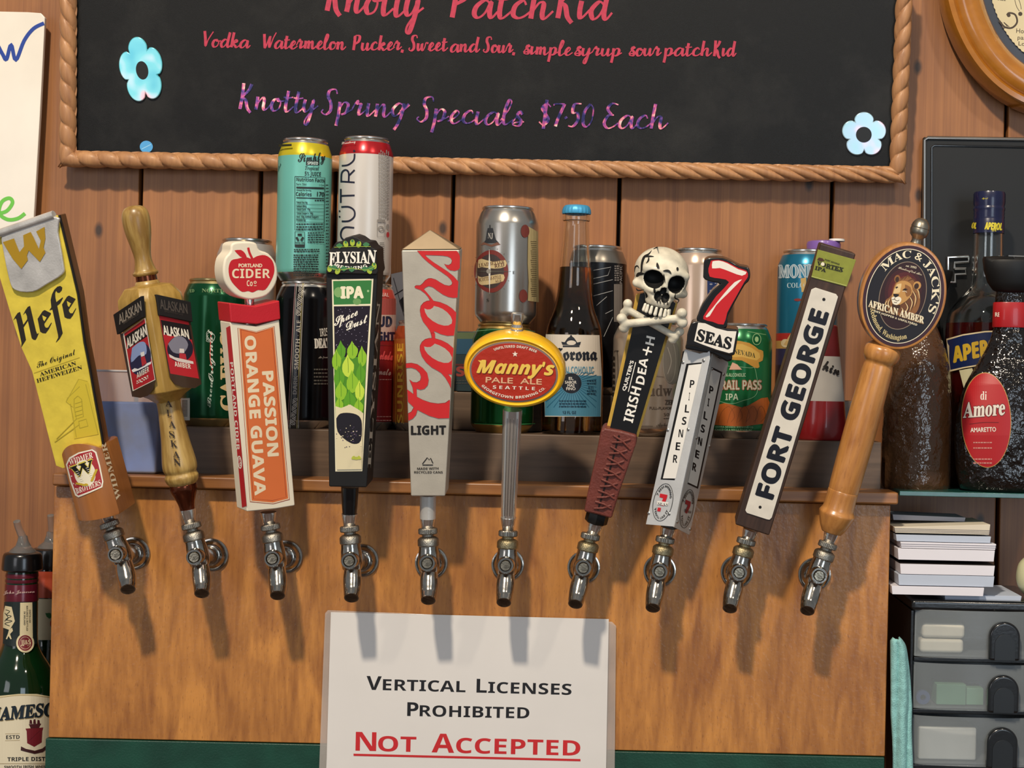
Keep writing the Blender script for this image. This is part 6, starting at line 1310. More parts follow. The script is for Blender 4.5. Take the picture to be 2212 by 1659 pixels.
# blue can
h = can(1745, 132, 542, zr_, YR, can_mat('#1f6f8e', .25, .5), 'teal blue can with outlined white letters behind the brown plank handle', ymid=620, bands=[(790, mat('#1c1a2c', .4)), (755, mat('#2a2a48', .4)), (738, mat('#b08a4a', .4)), (722, mat('#9c2a24', .4)), (0, can_mat('#1f6f8e', .25, .5))])
A = cart(h); T = lambda x, y: (1640 + x / 2.859, 500 + y / 2.859)
A.text('MONKEY', T(122, 285), T(440, 280), 28, '#c7d3d8', 's', bold=1.4); A.text('MONKEY', T(122, 285), T(440, 280), 28, '#7e96a4', 's'); A.text('COLONY', T(172, 348), T(330, 345), 11, '#a8c0c8', 's'); A.poly([T(*p) for p in ((255, 290), (290, 285), (290, 370), (262, 375))], '#b99a5c'); A.ell(T(238, 422), 8, 3, '#7a2a28'); A.ell(T(160, 690), 9, 9, '#c7b48c'); A.poly([T(*p) for p in ((150, 700), (200, 620), (240, 640), (220, 720))], '#b89a64'); A.build('printed_label', h.o); bz = h.top
h = vert('lidded_tub', 1779, 540, YR, bz + .0004, 'small purple and white lidded tub on top of the teal blue can', 'tub', ymid=540)
h.R = 1; pf = lp(h, [(539, 36), (528, 37), (523, 35), (521, 30)]); pf[0] = (pf[0][0], 0); lathe('purple_lid', [(.0002, 0)] + pf + [(.0002, pf[-1][1])], mat('#7a5aa4', .35, coat=.3), h.o, 40, cap=False)
v, f = lathe_geo([(.009, 0), (.009, .0025), (.0002, .003)], 24, 'z', (.014, -.006, pf[-1][1] - .0005), cap=False); ob('white_knob', v, f, mat('#e6e2dc', .4), h.o)
# red and white flared canister
h = vert('red_canister', 1772, 950, .012, ZS + .0003, 'flared red canister with white handwritten band behind the plank handle', 'canister', ymid=850)
MR, MW = mat('#7a1518', .3, coat=.4), mat('#aaa59e', .5)
pf = lp(h, [(948, 54), (944, 57), (905, 56), (868, 52.5), (866, 52.5), (820, 47), (772, 41), (770, 41), (735, 37), (705, 34), (702, 30)]); pf[0] = (pf[0][0], 0)
lathe('canister_body', [(.0002, 0)] + pf + [(.0002, pf[-1][1])], [MR, MW, mat('#5c1416', .4)], h.o, 56, midx=[0] * 5 + [1] * 3 + [2] * 4, cap=False)
A = Art(lambda x, y, q: h.cyl(x, y, 47 * h.k_ * (1 + (y - 815) * .0026) + q), slice_w=5) if hasattr(h, 'k_') else None
kk_ = h.k(.05); A = Art(lambda x, y, q: h.cyl(x, y, 46.5 * kk_ * (1 + (y - 815) * .0030) + q), slice_w=5, base=.0008)
A.text('hin', (1776, 798), (1812, 812), 26, '#17120f', 'c', up=(.15, -1), bold=.6); A.build('handwriting', h.o)
# ---- translucent tub with blue contents
h = vert('plastic_tub', 275, 1006, YP + .022, tb.px(275, 1020, -.01).z, 'translucent plastic tub with blue contents behind the oak tap handle', 'tub', ymid=1000)
h.M.translation.z = tb.M.translation.z + tb.px(1106, 1045, .014).z + .0004; h.I = h.M.inverted(); h.c = h.I @ CAMP; h.o.matrix_world = h.M
za, zb2 = h.zy(802), 0
xl0, xr0, xl1, xr1 = h.px(205, 1000).x, h.px(348, 1000).x, h.px(192, 810).x, h.px(362, 810).x
def shell(x0, x1, X0, X1, y0, y1, z0, z1): return [(x0, y0, z0), (x1, y0, z0), (x1, y1, z0), (x0, y1, z0), (X0, y0 - .002, z1), (X1, y0 - .002, z1), (X1, y1 + .002, z1), (X0, y1 + .002, z1)]
v = shell(xl0, xr0, xl1, xr1, -.019, .015, 0, za)
TUBP = mat('#c6c6d0', .3, alpha=.32, var=.05)
ob('tub_wall', v, [(0, 1, 5, 4), (1, 2, 6, 5), (2, 3, 7, 6), (3, 0, 4, 7), (0, 1, 2, 3)], TUBP, h.o, bevel=.003, seg=3)
zc2 = h.zy(868); fr_ = zc2 / za
v = shell(xl0 + .0015, xr0 - .0015, xl0 + (xl1 - xl0) * fr_ + .0015, xr0 + (xr1 - xr0) * fr_ - .0015, -.0175, .0135, .0015, zc2); ob('blue_contents', v, [(0, 1, 5, 4), (1, 2, 6, 5), (2, 3, 7, 6), (3, 0, 4, 7), (0, 1, 2, 3), (4, 5, 6, 7)], mat('#2c62ae', .6, var=.5, vscale=25), h.o, bevel=.002)
v, f = [], []
for a, b in (((xl1, -.021), (xr1, -.021)), ((xr1, -.021), (xr1, .017)), ((xr1, .017), (xl1, .017)), ((xl1, .017), (xl1, -.021))): g = tube_geo([(a[0], a[1], za), (b[0], b[1], za)], .0012, 8); v, f = join((v, f), g)
ob('rim', v, f, mat('#cfcdd2', .3, alpha=.8), h.o)
# ================================================================ glass shelf and liqueurs
gs_ = Fr('glass_shelf', (2060, 1068), -.052, label='green-edged glass shelf under the liqueur bottles', cat='shelf')
GE = mat('#2f6a62', .12, trans=.35, ior=1.5, var=.3, vscale=40)
box('glass_slab', gs_.px(1943, 1068).x, gs_.px(2330, 1068).x, 0, .168, -.0026, .0024, GE, gs_.o, bevel=.0006)
ZG = gs_.M.translation.z + .0027
def bottle(nm, cx, Y, lab, rows, m, ymid=850, ysq=1.0, seg=64, part='glass'):
    h = vert(nm, cx, 1060, Y, ZG, lab, ymid=ymid); pf = lp(h, rows); pf[0] = (pf[0][0], .0002)
    pr = smooth_prof(pf, 3); v, f = lathe_geo([(.0002, .0002)] + pr + [(.0002, pr[-1][1])], seg, cap=False)
    ob(part, [(p[0], p[1] * ysq, p[2]) for p in v], f, m, h.o, sharp=60); return h
# ribbed clear bottle with brown liquor
m_, nt, b_ = newmat('rippled_glass'); b_.inputs['Base Color'].default_value = lin('#6a4a30'); b_.inputs['Roughness'].default_value = .12; b_.inputs['Transmission Weight'].default_value = .55; b_.inputs['IOR'].default_value = 1.3; b_.inputs['Coat Weight'].default_value = .8
tc = nt.nodes.new('ShaderNodeTexCoord'); n_ = nt.nodes.new('ShaderNodeTexNoise'); n_.inputs['Scale'].default_value = 85; n_.inputs['Detail'].default_value = 3; bp = nt.nodes.new('ShaderNodeBump'); bp.inputs['Strength'].default_value = .9; bp.inputs['Distance'].default_value = .004
nt.links.new(tc.outputs['Object'], n_.inputs['Vector']); nt.links.new(n_.outputs['Fac'], bp.inputs['Height']); nt.links.new(bp.outputs['Normal'], b_.inputs['Normal']); nt.links.new(bp.outputs['Normal'], b_.inputs['Coat Normal']); RIP = m_
RIPD = m_.copy(); q = RIPD.node_tree.nodes['Principled BSDF']; q.inputs['Base Color'].default_value = lin('#17100c'); q.inputs['Transmission Weight'].default_value = .2
h = bottle('liquor_bottle', 1982, .012, 'rippled clear bottle of brown liquor behind the oval lion sign', [(1058, 66), (1052, 73), (1000, 74), (880, 73), (800, 68), (750, 56), (715, 42), (680, 30), (640, 22), (600, 20)], RIP)
lathe('stopper', lp(h, [(604, 19), (585, 22), (560, 22)]), BLACKM, h.o)
h = bottle('dark_bottle', 2006, .086, 'dark bottle with black stopper between the lion sign and aperitif bottle', [(1055, 28), (1040, 30), (800, 30), (730, 27), (690, 20), (640, 17)], mat('#0c0d0c', .15, coat=.5), part='glass')
lathe('stopper', smooth_prof(lp(h, [(645, 18), (635, 30), (612, 40), (590, 46), (584, 40), (582, 2)]), 3), BLACKM, h.o, cap=False)
# orange-red aperitif
RDL = mat('#5c0f12', .06, trans=.5, ior=1.4, coat=.6)
h = vert('aperitif_bottle', 2130, 1060, .0575, ZG, 'tall red aperitif bottle with navy cap and blue label', ymid=750)
rows = [(1056, 76), (1050, 84), (900, 86), (760, 87), (700, 86), (672, 80), (650, 64), (635, 48), (622, 38), (600, 34), (550, 33), (500, 32)]
pf = lp(h, rows); pf[0] = (pf[0][0], .0002); inn = [(max(.0003, r - .003), z + (.004 if i == 0 else 0)) for i, (r, z) in enumerate(pf)]
lathe('glass', [(.0002, .0015)] + smooth_prof(pf, 3) + smooth_prof(inn, 3)[::-1] + [(.0002, inn[0][1])], GLASS, h.o, 64, sharp=60, cap=False)
zl = h.zy(700); liq = [(r + .0003, z) for r, z in smooth_prof(inn, 3) if z < zl]; lathe('aperitif', [(.0002, liq[0][1] - .0003)] + liq + [(liq[-1][0], zl), (.0002, zl)], RDL, h.o, 64, cap=False)
NAV = mat('#14183a', .3, coat=.4)
k = h.k(h.zy(460)); V_, F_ = [], []; K = 96; zc_ = h.zy(505)
for r, y in ((33, 505), (33, 475), (32.5, 474), (33.5, 470), (32.5, 466), (33.5, 462), (32.5, 458), (34, 454), (34, 450), (32.5, 448), (32.5, 446), (34, 440), (34, 420), (32.5, 416), (.3, 415)):
    for i in range(K): q = r * k * (1 - (.02 if (i % 2 and 418 < y < 442) else 0)); a = 2 * math.pi * i / K; V_.append((q * math.cos(a), q * math.sin(a), h.zy(y)))
for j in range(14):
    for i in range(K): F_.append((j * K + i, j * K + (i + 1) % K, (j + 1) * K + (i + 1) % K, (j + 1) * K + i))
ob('screw_cap', V_, F_, NAV, h.o, sharp=50)
rr_1 = 33.6 * k; A = Art(lambda x, y, q: h.cyl(x, y, rr_1 + q), slice_w=5, base=.0002)
A.text('APEROL', (2127, 495), (2164, 497), 15, '#d8c83a', 'bi', bold=.6); A.text('OL', (2099, 493), (2108, 494), 13, '#d8c83a', 'bi', bold=.6); A.text('1919', (2142, 500), (2152, 500), 3.5, '#d8c83a', 'b'); A.text('Aperol', (2121, 430), (2134, 430), 4, '#d8c83a', 'c'); A.build('cap_lettering', h.o, 'yellow lettering on the navy cap')
rl2 = 86.8 * h.k(h.zy(760)); A = Art(lambda x, y, q: h.cyl(x, y, rl2 + q), slice_w=6, base=.0004)
A.poly([(2044, 732), (2080, 722), (2127, 715), (2200, 712), (2200, 786), (2127, 788), (2080, 796), (2052, 803)], '#d8c7a0'); A.poly([(2046, 735), (2080, 725), (2127, 718), (2200, 715), (2200, 783), (2127, 785), (2080, 793), (2053, 799)], '#12224e')
A.text('APEROL', (2060, 783), (2175, 758), 33, '#c9a42e', 'bi', bold=1.3); A.poly([(2072, 800), (2100, 795), (2112, 830), (2085, 850)], '#c9c4a0'); A.build('blue_label', h.o, 'blue label with gold lettering')
# amaretto
h = bottle('amaretto_bottle', 2184, -.018, 'squat amaretto bottle with rippled glass, red oval label and black stopper', [(1058, 96), (1050, 108), (1000, 117), (940, 120), (880, 113), (830, 98), (790, 76), (750, 54), (720, 44), (705, 40), (690, 39), (655, 39), (640, 38), (630, 36)], RIPD, ysq=.5, ymid=850)
RB = mat('#a3161c', .35, coat=.3)
v, f = lathe_geo(lp(h, [(708, 43), (706, 44), (656, 43), (654, 42)]), 48); ob('neck_band', [(p[0], p[1] * .62, p[2]) for p in v], f, RB, h.o)
k = h.k(h.zy(600)); V_, F_ = [], []; K = 48
for r, y in ((30, 634), (44, 628), (56, 612), (64, 588), (68, 570), (66, 564), (40, 562), (.3, 562)):
    for i in range(K):
        a = 2 * math.pi * i / K; z = h.zy(y) + (.004 * max(0, abs(math.cos(a)) - .8) * 5 if 560 < y < 575 else 0); V_.append((r * k * math.cos(a), r * k * math.sin(a) * .6, z))
for j in range(7):
    for i in range(K): F_.append((j * K + i, j * K + (i + 1) % K, (j + 1) * K + (i + 1) % K, (j + 1) * K + i))
ob('stopper', V_, F_, mat('#0d0d0e', .5), h.o, sharp=60)
ha = h
def onam(x, y, q):   # ellipse section, radius by height
    d = ha.I3 @ ray(x, y); p = ha.c.copy(); s_ = .5; z = ha.zy(y)
    rr = np.interp(y, [630, 690, 720, 750, 790, 830, 880, 940, 1000, 1050], [37, 39, 44, 54, 76, 98, 113, 120, 117, 108]) * ha.k(z) + .0004 + q
    ox, oy, dx, dy = p.x, p.y / s_, d.x, d.y / s_; a = dx * dx + dy * dy; b = 2 * (ox * dx + oy * dy); c = ox * ox + oy * oy - rr * rr; D_ = max(0, b * b - 4 * a * c)
    return p + d * ((-b - math.sqrt(D_)) / (2 * a))
A = Art(onam, slice_w=4.5, base=.0010, step=.0001); T = lambda x, y: (1900 + x / 2.37, 380 + y / 2.37)
A.ell(T(546, 1250), 54, 103, '#b3894a', -2, 60); A.ell(T(546, 1250), 52.5, 101.5, '#a8141b', -2, 60); LT = '#d9cfc2'
A.text('di', T(516, 1145), T(548, 1146), 19, LT, 's'); A.text('Amore', T(428, 1238), T(640, 1222), 34, '#5c0c10', 's', up=(.05, -1), bold=2.2); A.text('Amore', T(428, 1238), T(640, 1222), 34, LT, 's', up=(.05, -1), bold=.6); A.text('AMARETTO', T(466, 1312), T(596, 1308), 9.5, LT, 'r', bold=.3)
A.lines(T(480, 0)[0], T(575, 0)[0], [T(0, 1365)[1], T(0, 1393)[1], T(0, 1450)[1], T(0, 1470)[1]], 2.5, '#c98a80'); A.stroke([T(460, 1270), T(530, 1262), T(610, 1262)], .8, '#5c0c10')
A.build('oval_label', h.o, 'red oval label with cream lettering')
A = Art(onam, slice_w=5, base=.0042); A.text('RETTO', T(592, 720), T(664, 720), 9, '#d8c8b8', 'r', bold=.3); A.build('neck_lettering', h.o)

# ================================================================ laminated notice
sg = Fr('laminated_notice', (1015, 1660), YP - .0035, label='laminated white paper notice with black and red capitals on the plywood', cat='sign')
LAM = mat('#cfc6be', .12, alpha=.35, coat=.6, var=.1, bump=.12, bscale=120)
prism('plastic_sleeve', [sg.uv(*p) for p in ((708, 1318), (1322, 1343), (1331, 1352), (1328, 1660), (1326, 1760), (686, 1750), (690, 1640), (702, 1325))], .0004, -.0012, LAM, sg.o, bevel=.0004)
prism('paper_sheet', [sg.uv(*p) for p in ((715, 1322), (1315, 1337), (1311, 1560), (1308, 1730), (702, 1722), (706, 1640))], .0009, .0006, mat('#dcd8d4', .22, var=.02, coat=.5, crough=.12, bump=.04, bscale=60), sg.o, bevel=0)
A = Art(lambda x, y, q: sg.px(x, y, .0009 + q), base=.0001); T = lambda x, y: (640 + x / 2.911, 1100 + y / 2.911); BKN, RDN = '#1c1c20', '#c2282c'
def smallcaps(words, p0, p1, hb, hs, m, bold):
    tot = []
    for i, w in enumerate(words):
        tot.append((w[0], hb, glyphs(w[0], 'b')[2] * hb)); tot.append((w[1:], hs, glyphs(w[1:], 'b')[2] * hs * 1.12)); tot.append((None, 0, hs * .62))
    tot = tot[:-1]; n_gap = sum(1 for t in tot if t[0]) ; L_ = p1[0] - p0[0]; gap = hs * .10; s_ = L_ / (sum(t[2] for t in tot) + gap * (len(tot) - 1)); x = p0[0]; sl = (p1[1] - p0[1]) / L_
    for t, hh, w in tot:
        if t: A.text(t, (x, p0[1] + (x - p0[0]) * sl), (x + w * s_, p0[1] + (x + w * s_ - p0[0]) * sl), hh, m, 'b', lift=False)
        x += (w + gap) * s_
smallcaps(['VERTICAL', 'LICENSES'], T(440, 1135), T(1730, 1168), 30, 24, BKN, 0); smallcaps(['PROHIBITED'], T(697, 1300), T(1465, 1316), 30, 24, BKN, 0)
smallcaps(['NOT', 'ACCEPTED'], T(372, 1518), T(1785, 1550), 41, 33, RDN, 0); A.h += .0001; A.poly([T(360, 1537), T(1787, 1571), T(1787, 1585), T(360, 1551)], RDN)
A.build('notice_lettering', sg.o, 'black and red capital lettering')

# ================================================================ left: whisky bottles
def pour(h, y0, x_off, tall, nm='pourer'):
    k = h.k(h.zy(y0)); z0 = h.zy(y0); CL = mat('#d8d4d0', .05, trans=.85, ior=1.45)
    v, f = join(lathe_geo([(.0002, z0), (29 * k, z0), (26 * k, z0 + 5 * k), (15 * k, z0 + 14 * k), (11 * k, z0 + 26 * k), (9 * k, z0 + 36 * k), (.0002, z0 + 36 * k)], 32, cap=False),
                tube_geo(smooth_prof([(.0035, .004, z0 + 8 * k), (.001 + x_off * .3, .0, z0 + 32 * k), (x_off * .8, -.004, z0 + 52 * k), (x_off, -.008, z0 + tall * k)], 4), [9 * k, 9 * k, 8.5 * k, 8.5 * k, 8 * k, 8 * k, 8 * k, 7.5 * k, 7.5 * k, 7.5 * k, 7.5 * k, 7.5 * k, 7.5 * k], 20))
    ob(nm, v, f, CL, h.o)
GRB = mat('#0d3416', .05, trans=.55, ior=1.4, coat=.7)
zfl = P(60, 1800, 0).z
h = vert('whisky_bottle', 43, 1800, .0, zfl, 'green whisky bottle with maroon neck and cream label beside the plywood edge', ymid=1450)
rows = [(1798, 70), (1790, 75), (1560, 75), (1490, 75), (1470, 72), (1440, 62), (1415, 47), (1395, 38), (1370, 35), (1300, 34), (1238, 33), (1228, 30)]
pf = lp(h, rows); pf[0] = (pf[0][0], .0002); pr = smooth_prof(pf, 3); lathe('glass', [(.0002, .0002)] + pr + [(.0002, pr[-1][1])], GRB, h.o, 64, sharp=60, cap=False)
lathe('maroon_capsule', lp(h, [(1297, 34.8), (1262, 34.2), (1258, 33), (1254, 34.5), (1248, 33), (1243, 34), (1237, 33)]), mat('#5e1424', .3, .3, coat=.3), h.o)
lathe('black_collar', smooth_prof(lp(h, [(1232, 38), (1229, 42), (1215, 41.5), (1200, 40), (1194, 36), (1192, 28)]), 2), BLACKG, h.o); pour(h, 1193, -.004, 68)
T = lambda x, y: (x / 2.865, 1080 + y / 2.865)
rn = h.k(h.zy(1340)); A = Art(lambda x, y, q: h.cyl(x, y, rn * (1.2 + float(np.interp(y, [1230, 1300, 1350, 1370, 1380, 1395, 1405], [33, 34.2, 34.8, 35.4, 36.2, 38.6, 42]))) + q), slice_w=4, base=.0003); CRB = '#d3c49c'
A.poly([(9, 1300), (77, 1300), (80, 1390), (60, 1396), (25, 1396), (6, 1390)], '#16211f'); A.poly([T(*p) for p in ((125, 636), (200, 634), (203, 850), (122, 850))], CRB); A.ell(T(156, 885), 19.5, 21, CRB); A.ell(T(156, 885), 15.5, 17, '#6e1a24'); A.ring(T(156, 885), 12, 13, .7, CRB); A.text("JJ&S", T(130, 895), T(190, 893), 10, CRB, 'b')
A.text('DISTILLED', T(180, 680), T(180, 760), 3.6, '#3c3626', 'b', up=(1, 0)); A.text('MATURED & BOTTLED', T(163, 655), T(163, 810), 3.6, '#3c3626', 'b', up=(1, 0)); A.text('IN IRELAND', T(147, 690), T(147, 775), 3.6, '#3c3626', 'b', up=(1, 0))
A.poly([T(*p) for p in ((32, 655), (72, 662), (92, 750), (60, 805), (18, 790), (20, 700))], CRB)
for s_ in ([(35, 680), (60, 690), (40, 710), (70, 720), (35, 740), (75, 750), (30, 765), (60, 780)], [(30, 700), (50, 730), (28, 750)]): A.stroke([T(*p) for p in s_], 1.5, '#16211f')
A.poly([T(*p) for p in ((55, 805), (75, 790), (80, 810), (62, 830), (72, 860), (66, 862), (52, 842), (44, 862), (36, 860), (48, 830))], CRB)
A.text('John Jameson', T(20, 582), T(215, 574), 8, '#c9a9a0', 'c'); A.build('neck_label', h.o, 'dark neck label with cream strip and red seal')
rb = 75.6 * h.k(h.zy(1600)); A = Art(lambda x, y, q: h.cyl(x, y, rb + q), slice_w=6, base=.0003)
A.poly([(-30, 1512), (0, 1503), (40, 1499), (80, 1499), (117, 1506), (117, 1740), (-30, 1740)], CRB); A.poly([(-30, 1516), (0, 1507), (40, 1503), (80, 1503), (117, 1510), (117, 1740), (-30, 1740)], '#d9cfb4')
A.stroke([(-20, 1512), (20, 1504), (60, 1502), (110, 1507)], .8, '#8a6f3a')
A.text('JAMESON', T(-45, 1372), T(410, 1330), 29, '#8c7c58', 's', up=(.12, -1), bold=1.5); A.text('JAMESON', T(-48, 1368), T(407, 1326), 29, '#14222c', 's', up=(.12, -1), bold=1.2)
A.text('ESTD', T(38, 1480), T(122, 1478), 8, '#1c1c1c', 'b'); A.stroke([T(32, 1448), T(122, 1446)], .7, '#8a6f3a', smooth=0); A.stroke([T(32, 1490), T(122, 1488)], .7, '#8a6f3a', smooth=0)
A.poly([T(*p) for p in ((158, 1415), (268, 1408), (262, 1430), (258, 1500), (212, 1528), (168, 1505), (165, 1432))], '#6e1a24'); A.stroke([T(180, 1490), T(245, 1430)], .8, '#4a0f18', smooth=0)
A.poly([T(*p) for p in ((178, 1388), (255, 1384), (240, 1412), (190, 1414))], '#4a1a20'); [A.poly([T(x, 1385), T(x + 18, 1385), T(x + 14, 1355 + abs(x - 205) * .3), T(x + 2, 1360)], '#4a1a20') for x in (182, 205, 230)]; A.poly([T(*p) for p in ((130, 1525), (160, 1540), (215, 1552), (262, 1538), (285, 1520), (282, 1545), (265, 1560), (215, 1572), (165, 1560), (128, 1550))], '#3c1a1a')
A.text('TRIPLE DISTILLED', T(46, 1617), T(390, 1612), 8.5, '#1c1c1c', 'b'); A.stroke([T(0, 1632), T(290, 1632)], .7, '#8a6f3a', smooth=0); A.text('SMOOTH IRISH WHISKEY', T(26, 1662), T(330, 1658), 6, '#1c1c1c', 'b'); A.build('body_label', h.o, 'cream body label with dark capitals and a red crest')
h = vert('liqueur_bottle', 104, 1800, .078, zfl, 'green bottle with orange neck capsule behind the whisky bottle', ymid=1450)
rows = [(1790, 64), (1780, 67), (1480, 67), (1440, 60), (1400, 44), (1380, 38), (1290, 35), (1228, 34), (1222, 31)]
pf = lp(h, rows); pf[0] = (pf[0][0], .0002); pr = smooth_prof(pf, 3); lathe('glass', [(.0002, .0002)] + pr + [(.0002, pr[-1][1])], GRB, h.o, 64, sharp=60, cap=False)
lathe('orange_capsule', lp(h, [(1287, 37), (1250, 36.5), (1246, 35.5), (1242, 36.5), (1230, 36)]), mat('#a8442a', .35, .2), h.o)
lathe('cream_band', lp(h, [(1376, 40.5), (1340, 38.5), (1289, 37.5)]), mat('#cdbf9c', .6), h.o)
lathe('black_collar', smooth_prof(lp(h, [(1227, 38), (1224, 41), (1200, 40), (1186, 38), (1183, 30)]), 2), BLACKG, h.o); pour(h, 1184, .002, 72)
A = Art(lambda x, y, q: h.cyl(x, y, 39 * h.k(h.zy(1330)) + q + .0008), slice_w=4); A.poly([T(*p) for p in ((280, 700), (310, 700), (328, 722), (305, 735), (288, 722))], '#2a6a34'); A.ell(T(330, 765), 7, 10, '#b8452a'); A.build('leaf_print', h.o)

# ================================================================ right: drawer tower, paper pads, cloth, jar
XR = P(1924, 1300, YP).x
YD = -.058
du = Fr('drawer_tower', (2100, 1760), YD, label='black plastic drawer tower with three clear drawers', cat='drawers')
BP = mat('#101113', .22, coat=.5, var=.2, bump=.1, bscale=300)
xL, xRt = du.px(1966, 1450).x, du.px(2262, 1450).x
zT = du.zy(1297)
box('side_wall', xL, xL + .0035, .003, .135, 0, zT - .012, BP, du.o, bevel=.001); box('side_wall', xRt - .0035, xRt, .003, .135, 0, zT - .012, BP, du.o, bevel=.001)
box('back_wall', xL + .0036, xRt - .0036, .128, .134, 0, zT - .012, BP, du.o, bevel=.001)
box('top_panel', xL - .001, xRt + .001, -.004, .137, zT - .0118, zT, BP, du.o, bevel=.004, seg=4)
DF = mat('#b4bcc0', .28, alpha=.2, coat=.5, var=.08, bump=.05, bscale=90)
hs = [(1318, 1420, 1338), (1433, 1532, 1452), (1547, 1652, 1564)]
for n_i, (ya, yb, yh) in enumerate(hs):
    z1, z0 = du.zy(ya), du.zy(yb)
    box('divider', xL + .0036, xRt - .0036, .001, .125, z0 - .0056, z0 - .0012, BP, du.o, bevel=.0008)
    gx0, gx1 = xL + .0042, xRt - .0042; n = 20; V_, F_ = [], []
    for i in range(n + 1):
        t = i / n; x = gx0 + (gx1 - gx0) * t; b = -.009 * (1 - (2 * t - 1) ** 2) ** .6
        for yy, zz in ((b, z0), (b, z1), (b + .0018, z1), (b + .0018, z0)): V_.append((x, yy, zz))
    for i in range(n):
        for j in range(4): F_.append((i * 4 + j, i * 4 + (j + 1) % 4, i * 4 + 4 + (j + 1) % 4, i * 4 + 4 + j))
    F_ += [(0, 1, 2, 3), (n * 4 + 3, n * 4 + 2, n * 4 + 1, n * 4)]
    dr = ob('drawer', V_, F_, DF, du.o, sharp=40)
    v, f = join(boxg(gx0, gx0 + .0015, .003, .115, z0, z1 - .004), boxg(gx1 - .0015, gx1, .003, .115, z0, z1 - .004), boxg(gx0, gx1, .003, .115, z0, z0 + .0012), boxg(gx0, gx1, .115, .1165, z0, z1 - .004)); ob('drawer_tray', v, f, DF, dr)
    a0 = du.px(2134, 1400, .010).x; a1 = du.px(2201, 1400, .010).x; zc0, zc1 = z0 - .0005, du.zy(yh)
    def arch(x0, x1, zb_, zt_, n=20):
        r = (x1 - x0) / 2; cx = (x0 + x1) / 2; p = [(x0, zb_), (x0, zt_ - r)]
        p += [(cx - r * math.cos(math.pi * i / n), zt_ - r + r * math.sin(math.pi * i / n)) for i in range(1, n)]
        return p + [(x1, zt_ - r), (x1, zb_)]
    prism('pull_handle', arch(a0, a1, zc0, zc1), .0165, .0075, BP, dr, bevel=.0028, seg=4)
    ii = (a1 - a0) * .17; prism('finger_recess', arch(a0 + ii, a1 - ii, zc0 + .0006, zc1 - .0125), .0172, .0166, mat('#1d2023', .35), dr, bevel=.0002)
# what is inside the drawers
z0 = du.zy(1420); wx = du.px(1990, 1400).x
def inside(nm, lab, cat, x0, x1, y0, y1, z0_, z1_, m, bev=.0015):
    f_ = Fr(nm, (2000, 1400), YD, label=lab, cat=cat); c = Vector(((x0 + x1) / 2, (y0 + y1) / 2, z0_)); M = du.M @ Matrix.Translation(c); f_.o.matrix_world = M
    return box('body', x0 - c.x, x1 - c.x, y0 - c.y, y1 - c.y, 0, z1_ - z0_, m, f_.o, bevel=bev)
X = lambda p: du.px(p, 1400).x
inside('cream_roll', 'lower cream roll seen through the top drawer', 'roll', X(1992), X(2088), .012, .055, z0 + .0014, du.zy(1386), mat('#d8d2c0', .5), .004)
inside('cream_roll', 'upper cream roll seen through the top drawer', 'roll', X(1996), X(2090), .012, .055, du.zy(1386) + .0006, du.zy(1352), mat('#d8d2c0', .5), .004)
z0 = du.zy(1532)
inside('card_deck', 'green card box with white flower in the middle drawer', 'box', X(2030), X(2095), .012, .04, z0 + .0014, du.zy(1484), mat('#5f8a6c', .5), .001)
inside('card_deck', 'second green card box beside the first in the middle drawer', 'box', X(2096), X(2134), .014, .04, z0 + .0014, du.zy(1492), mat('#6f9a7c', .5), .001)
f_ = Fr('blue_ring', (2000, 1500), YD, label='small blue round cap at the corner of the middle drawer', cat='cap'); f_.o.matrix_world = du.M @ Matrix.Translation((X(2001), .014, z0 + .0014 + .0075)); v, f = lathe_geo([(.0073, -.003), (.0073, .003), (.0030, .003), (.0030, -.003), (.0073, -.003)], 28, 'y', cap=False); ob('cap_ring', v, f, mat('#2c3c6e', .4), f_.o)
z0 = du.zy(1652)
inside('white_tray', 'white plastic strip lying in the bottom drawer', 'tray', X(1994), X(2120), .012, .05, z0 + .0014, du.zy(1578), mat('#b9bcb8', .5), .002)
# pads of paper
PW = mat('#e2dfe6', .6, var=.03); PBL = mat('#b9c2d2', .6, var=.04); PCR = mat('#d8cdb8', .6, var=.05)
ZTOP = du.M.translation.z + zT
def pad(lab, x0, x1, yb, yt, Yf, dep, m, sheets=0, cat='paper pad', slopes=0.0, top=None):
    f_ = Fr('paper_pad', ((x0 + x1) / 2, yb), Yf, label=lab, cat=cat, group='paper pads stacked on the drawer tower')
    xa, xb_ = f_.px(x0, (yt + yb) / 2).x, f_.px(x1, (yt + yb) / 2).x; Hh = f_.zy(yt)
    sk = (xb_ - xa) * slopes
    v = [(xa + .001, 0, 0), (xb_ - .001, 0, 0), (xb_ - .001, dep, 0), (xa + .001, dep, 0), (xa, 0, Hh), (xb_, 0, Hh + sk), (xb_, dep, Hh + sk), (xa, dep, Hh)]
    ob('sheets', v, [(0, 1, 2, 3), (4, 5, 6, 7), (0, 1, 5, 4), (1, 2, 6, 5), (2, 3, 7, 6), (3, 0, 4, 7)], m, f_.o, bevel=.0003)
    if sheets:
        v, f = [], []
        for i in range(sheets):
            z = Hh * (i + 1) / (sheets + 1); g = boxg(xa - .0002, xb_ + .0002, -.0004, .002, z, z + .0003); v, f = join((v, f), g)
        o = ob('page_edges', v, f, mat('#6c6670', .7), f_.o, smooth=False)
    if top: box('cover', xa + .0002, xb_ - .0002, .0002, dep, Hh + .0001, Hh + .0006, top, f_.o, bevel=0)
    return f_
pad('thin blue-white pad on the drawer tower at the right end of the stack', 2040, 2207, 1297, 1286, -.050, .09, PBL)
pad('white pad that is the lowest of the tall stack and sticks out', 1926, 2126, 1286, 1268, -.062, .09, PW)
pad('pale blue pad directly above the lowest white pad', 1940, 2148, 1266, 1243, -.060, .09, PBL)
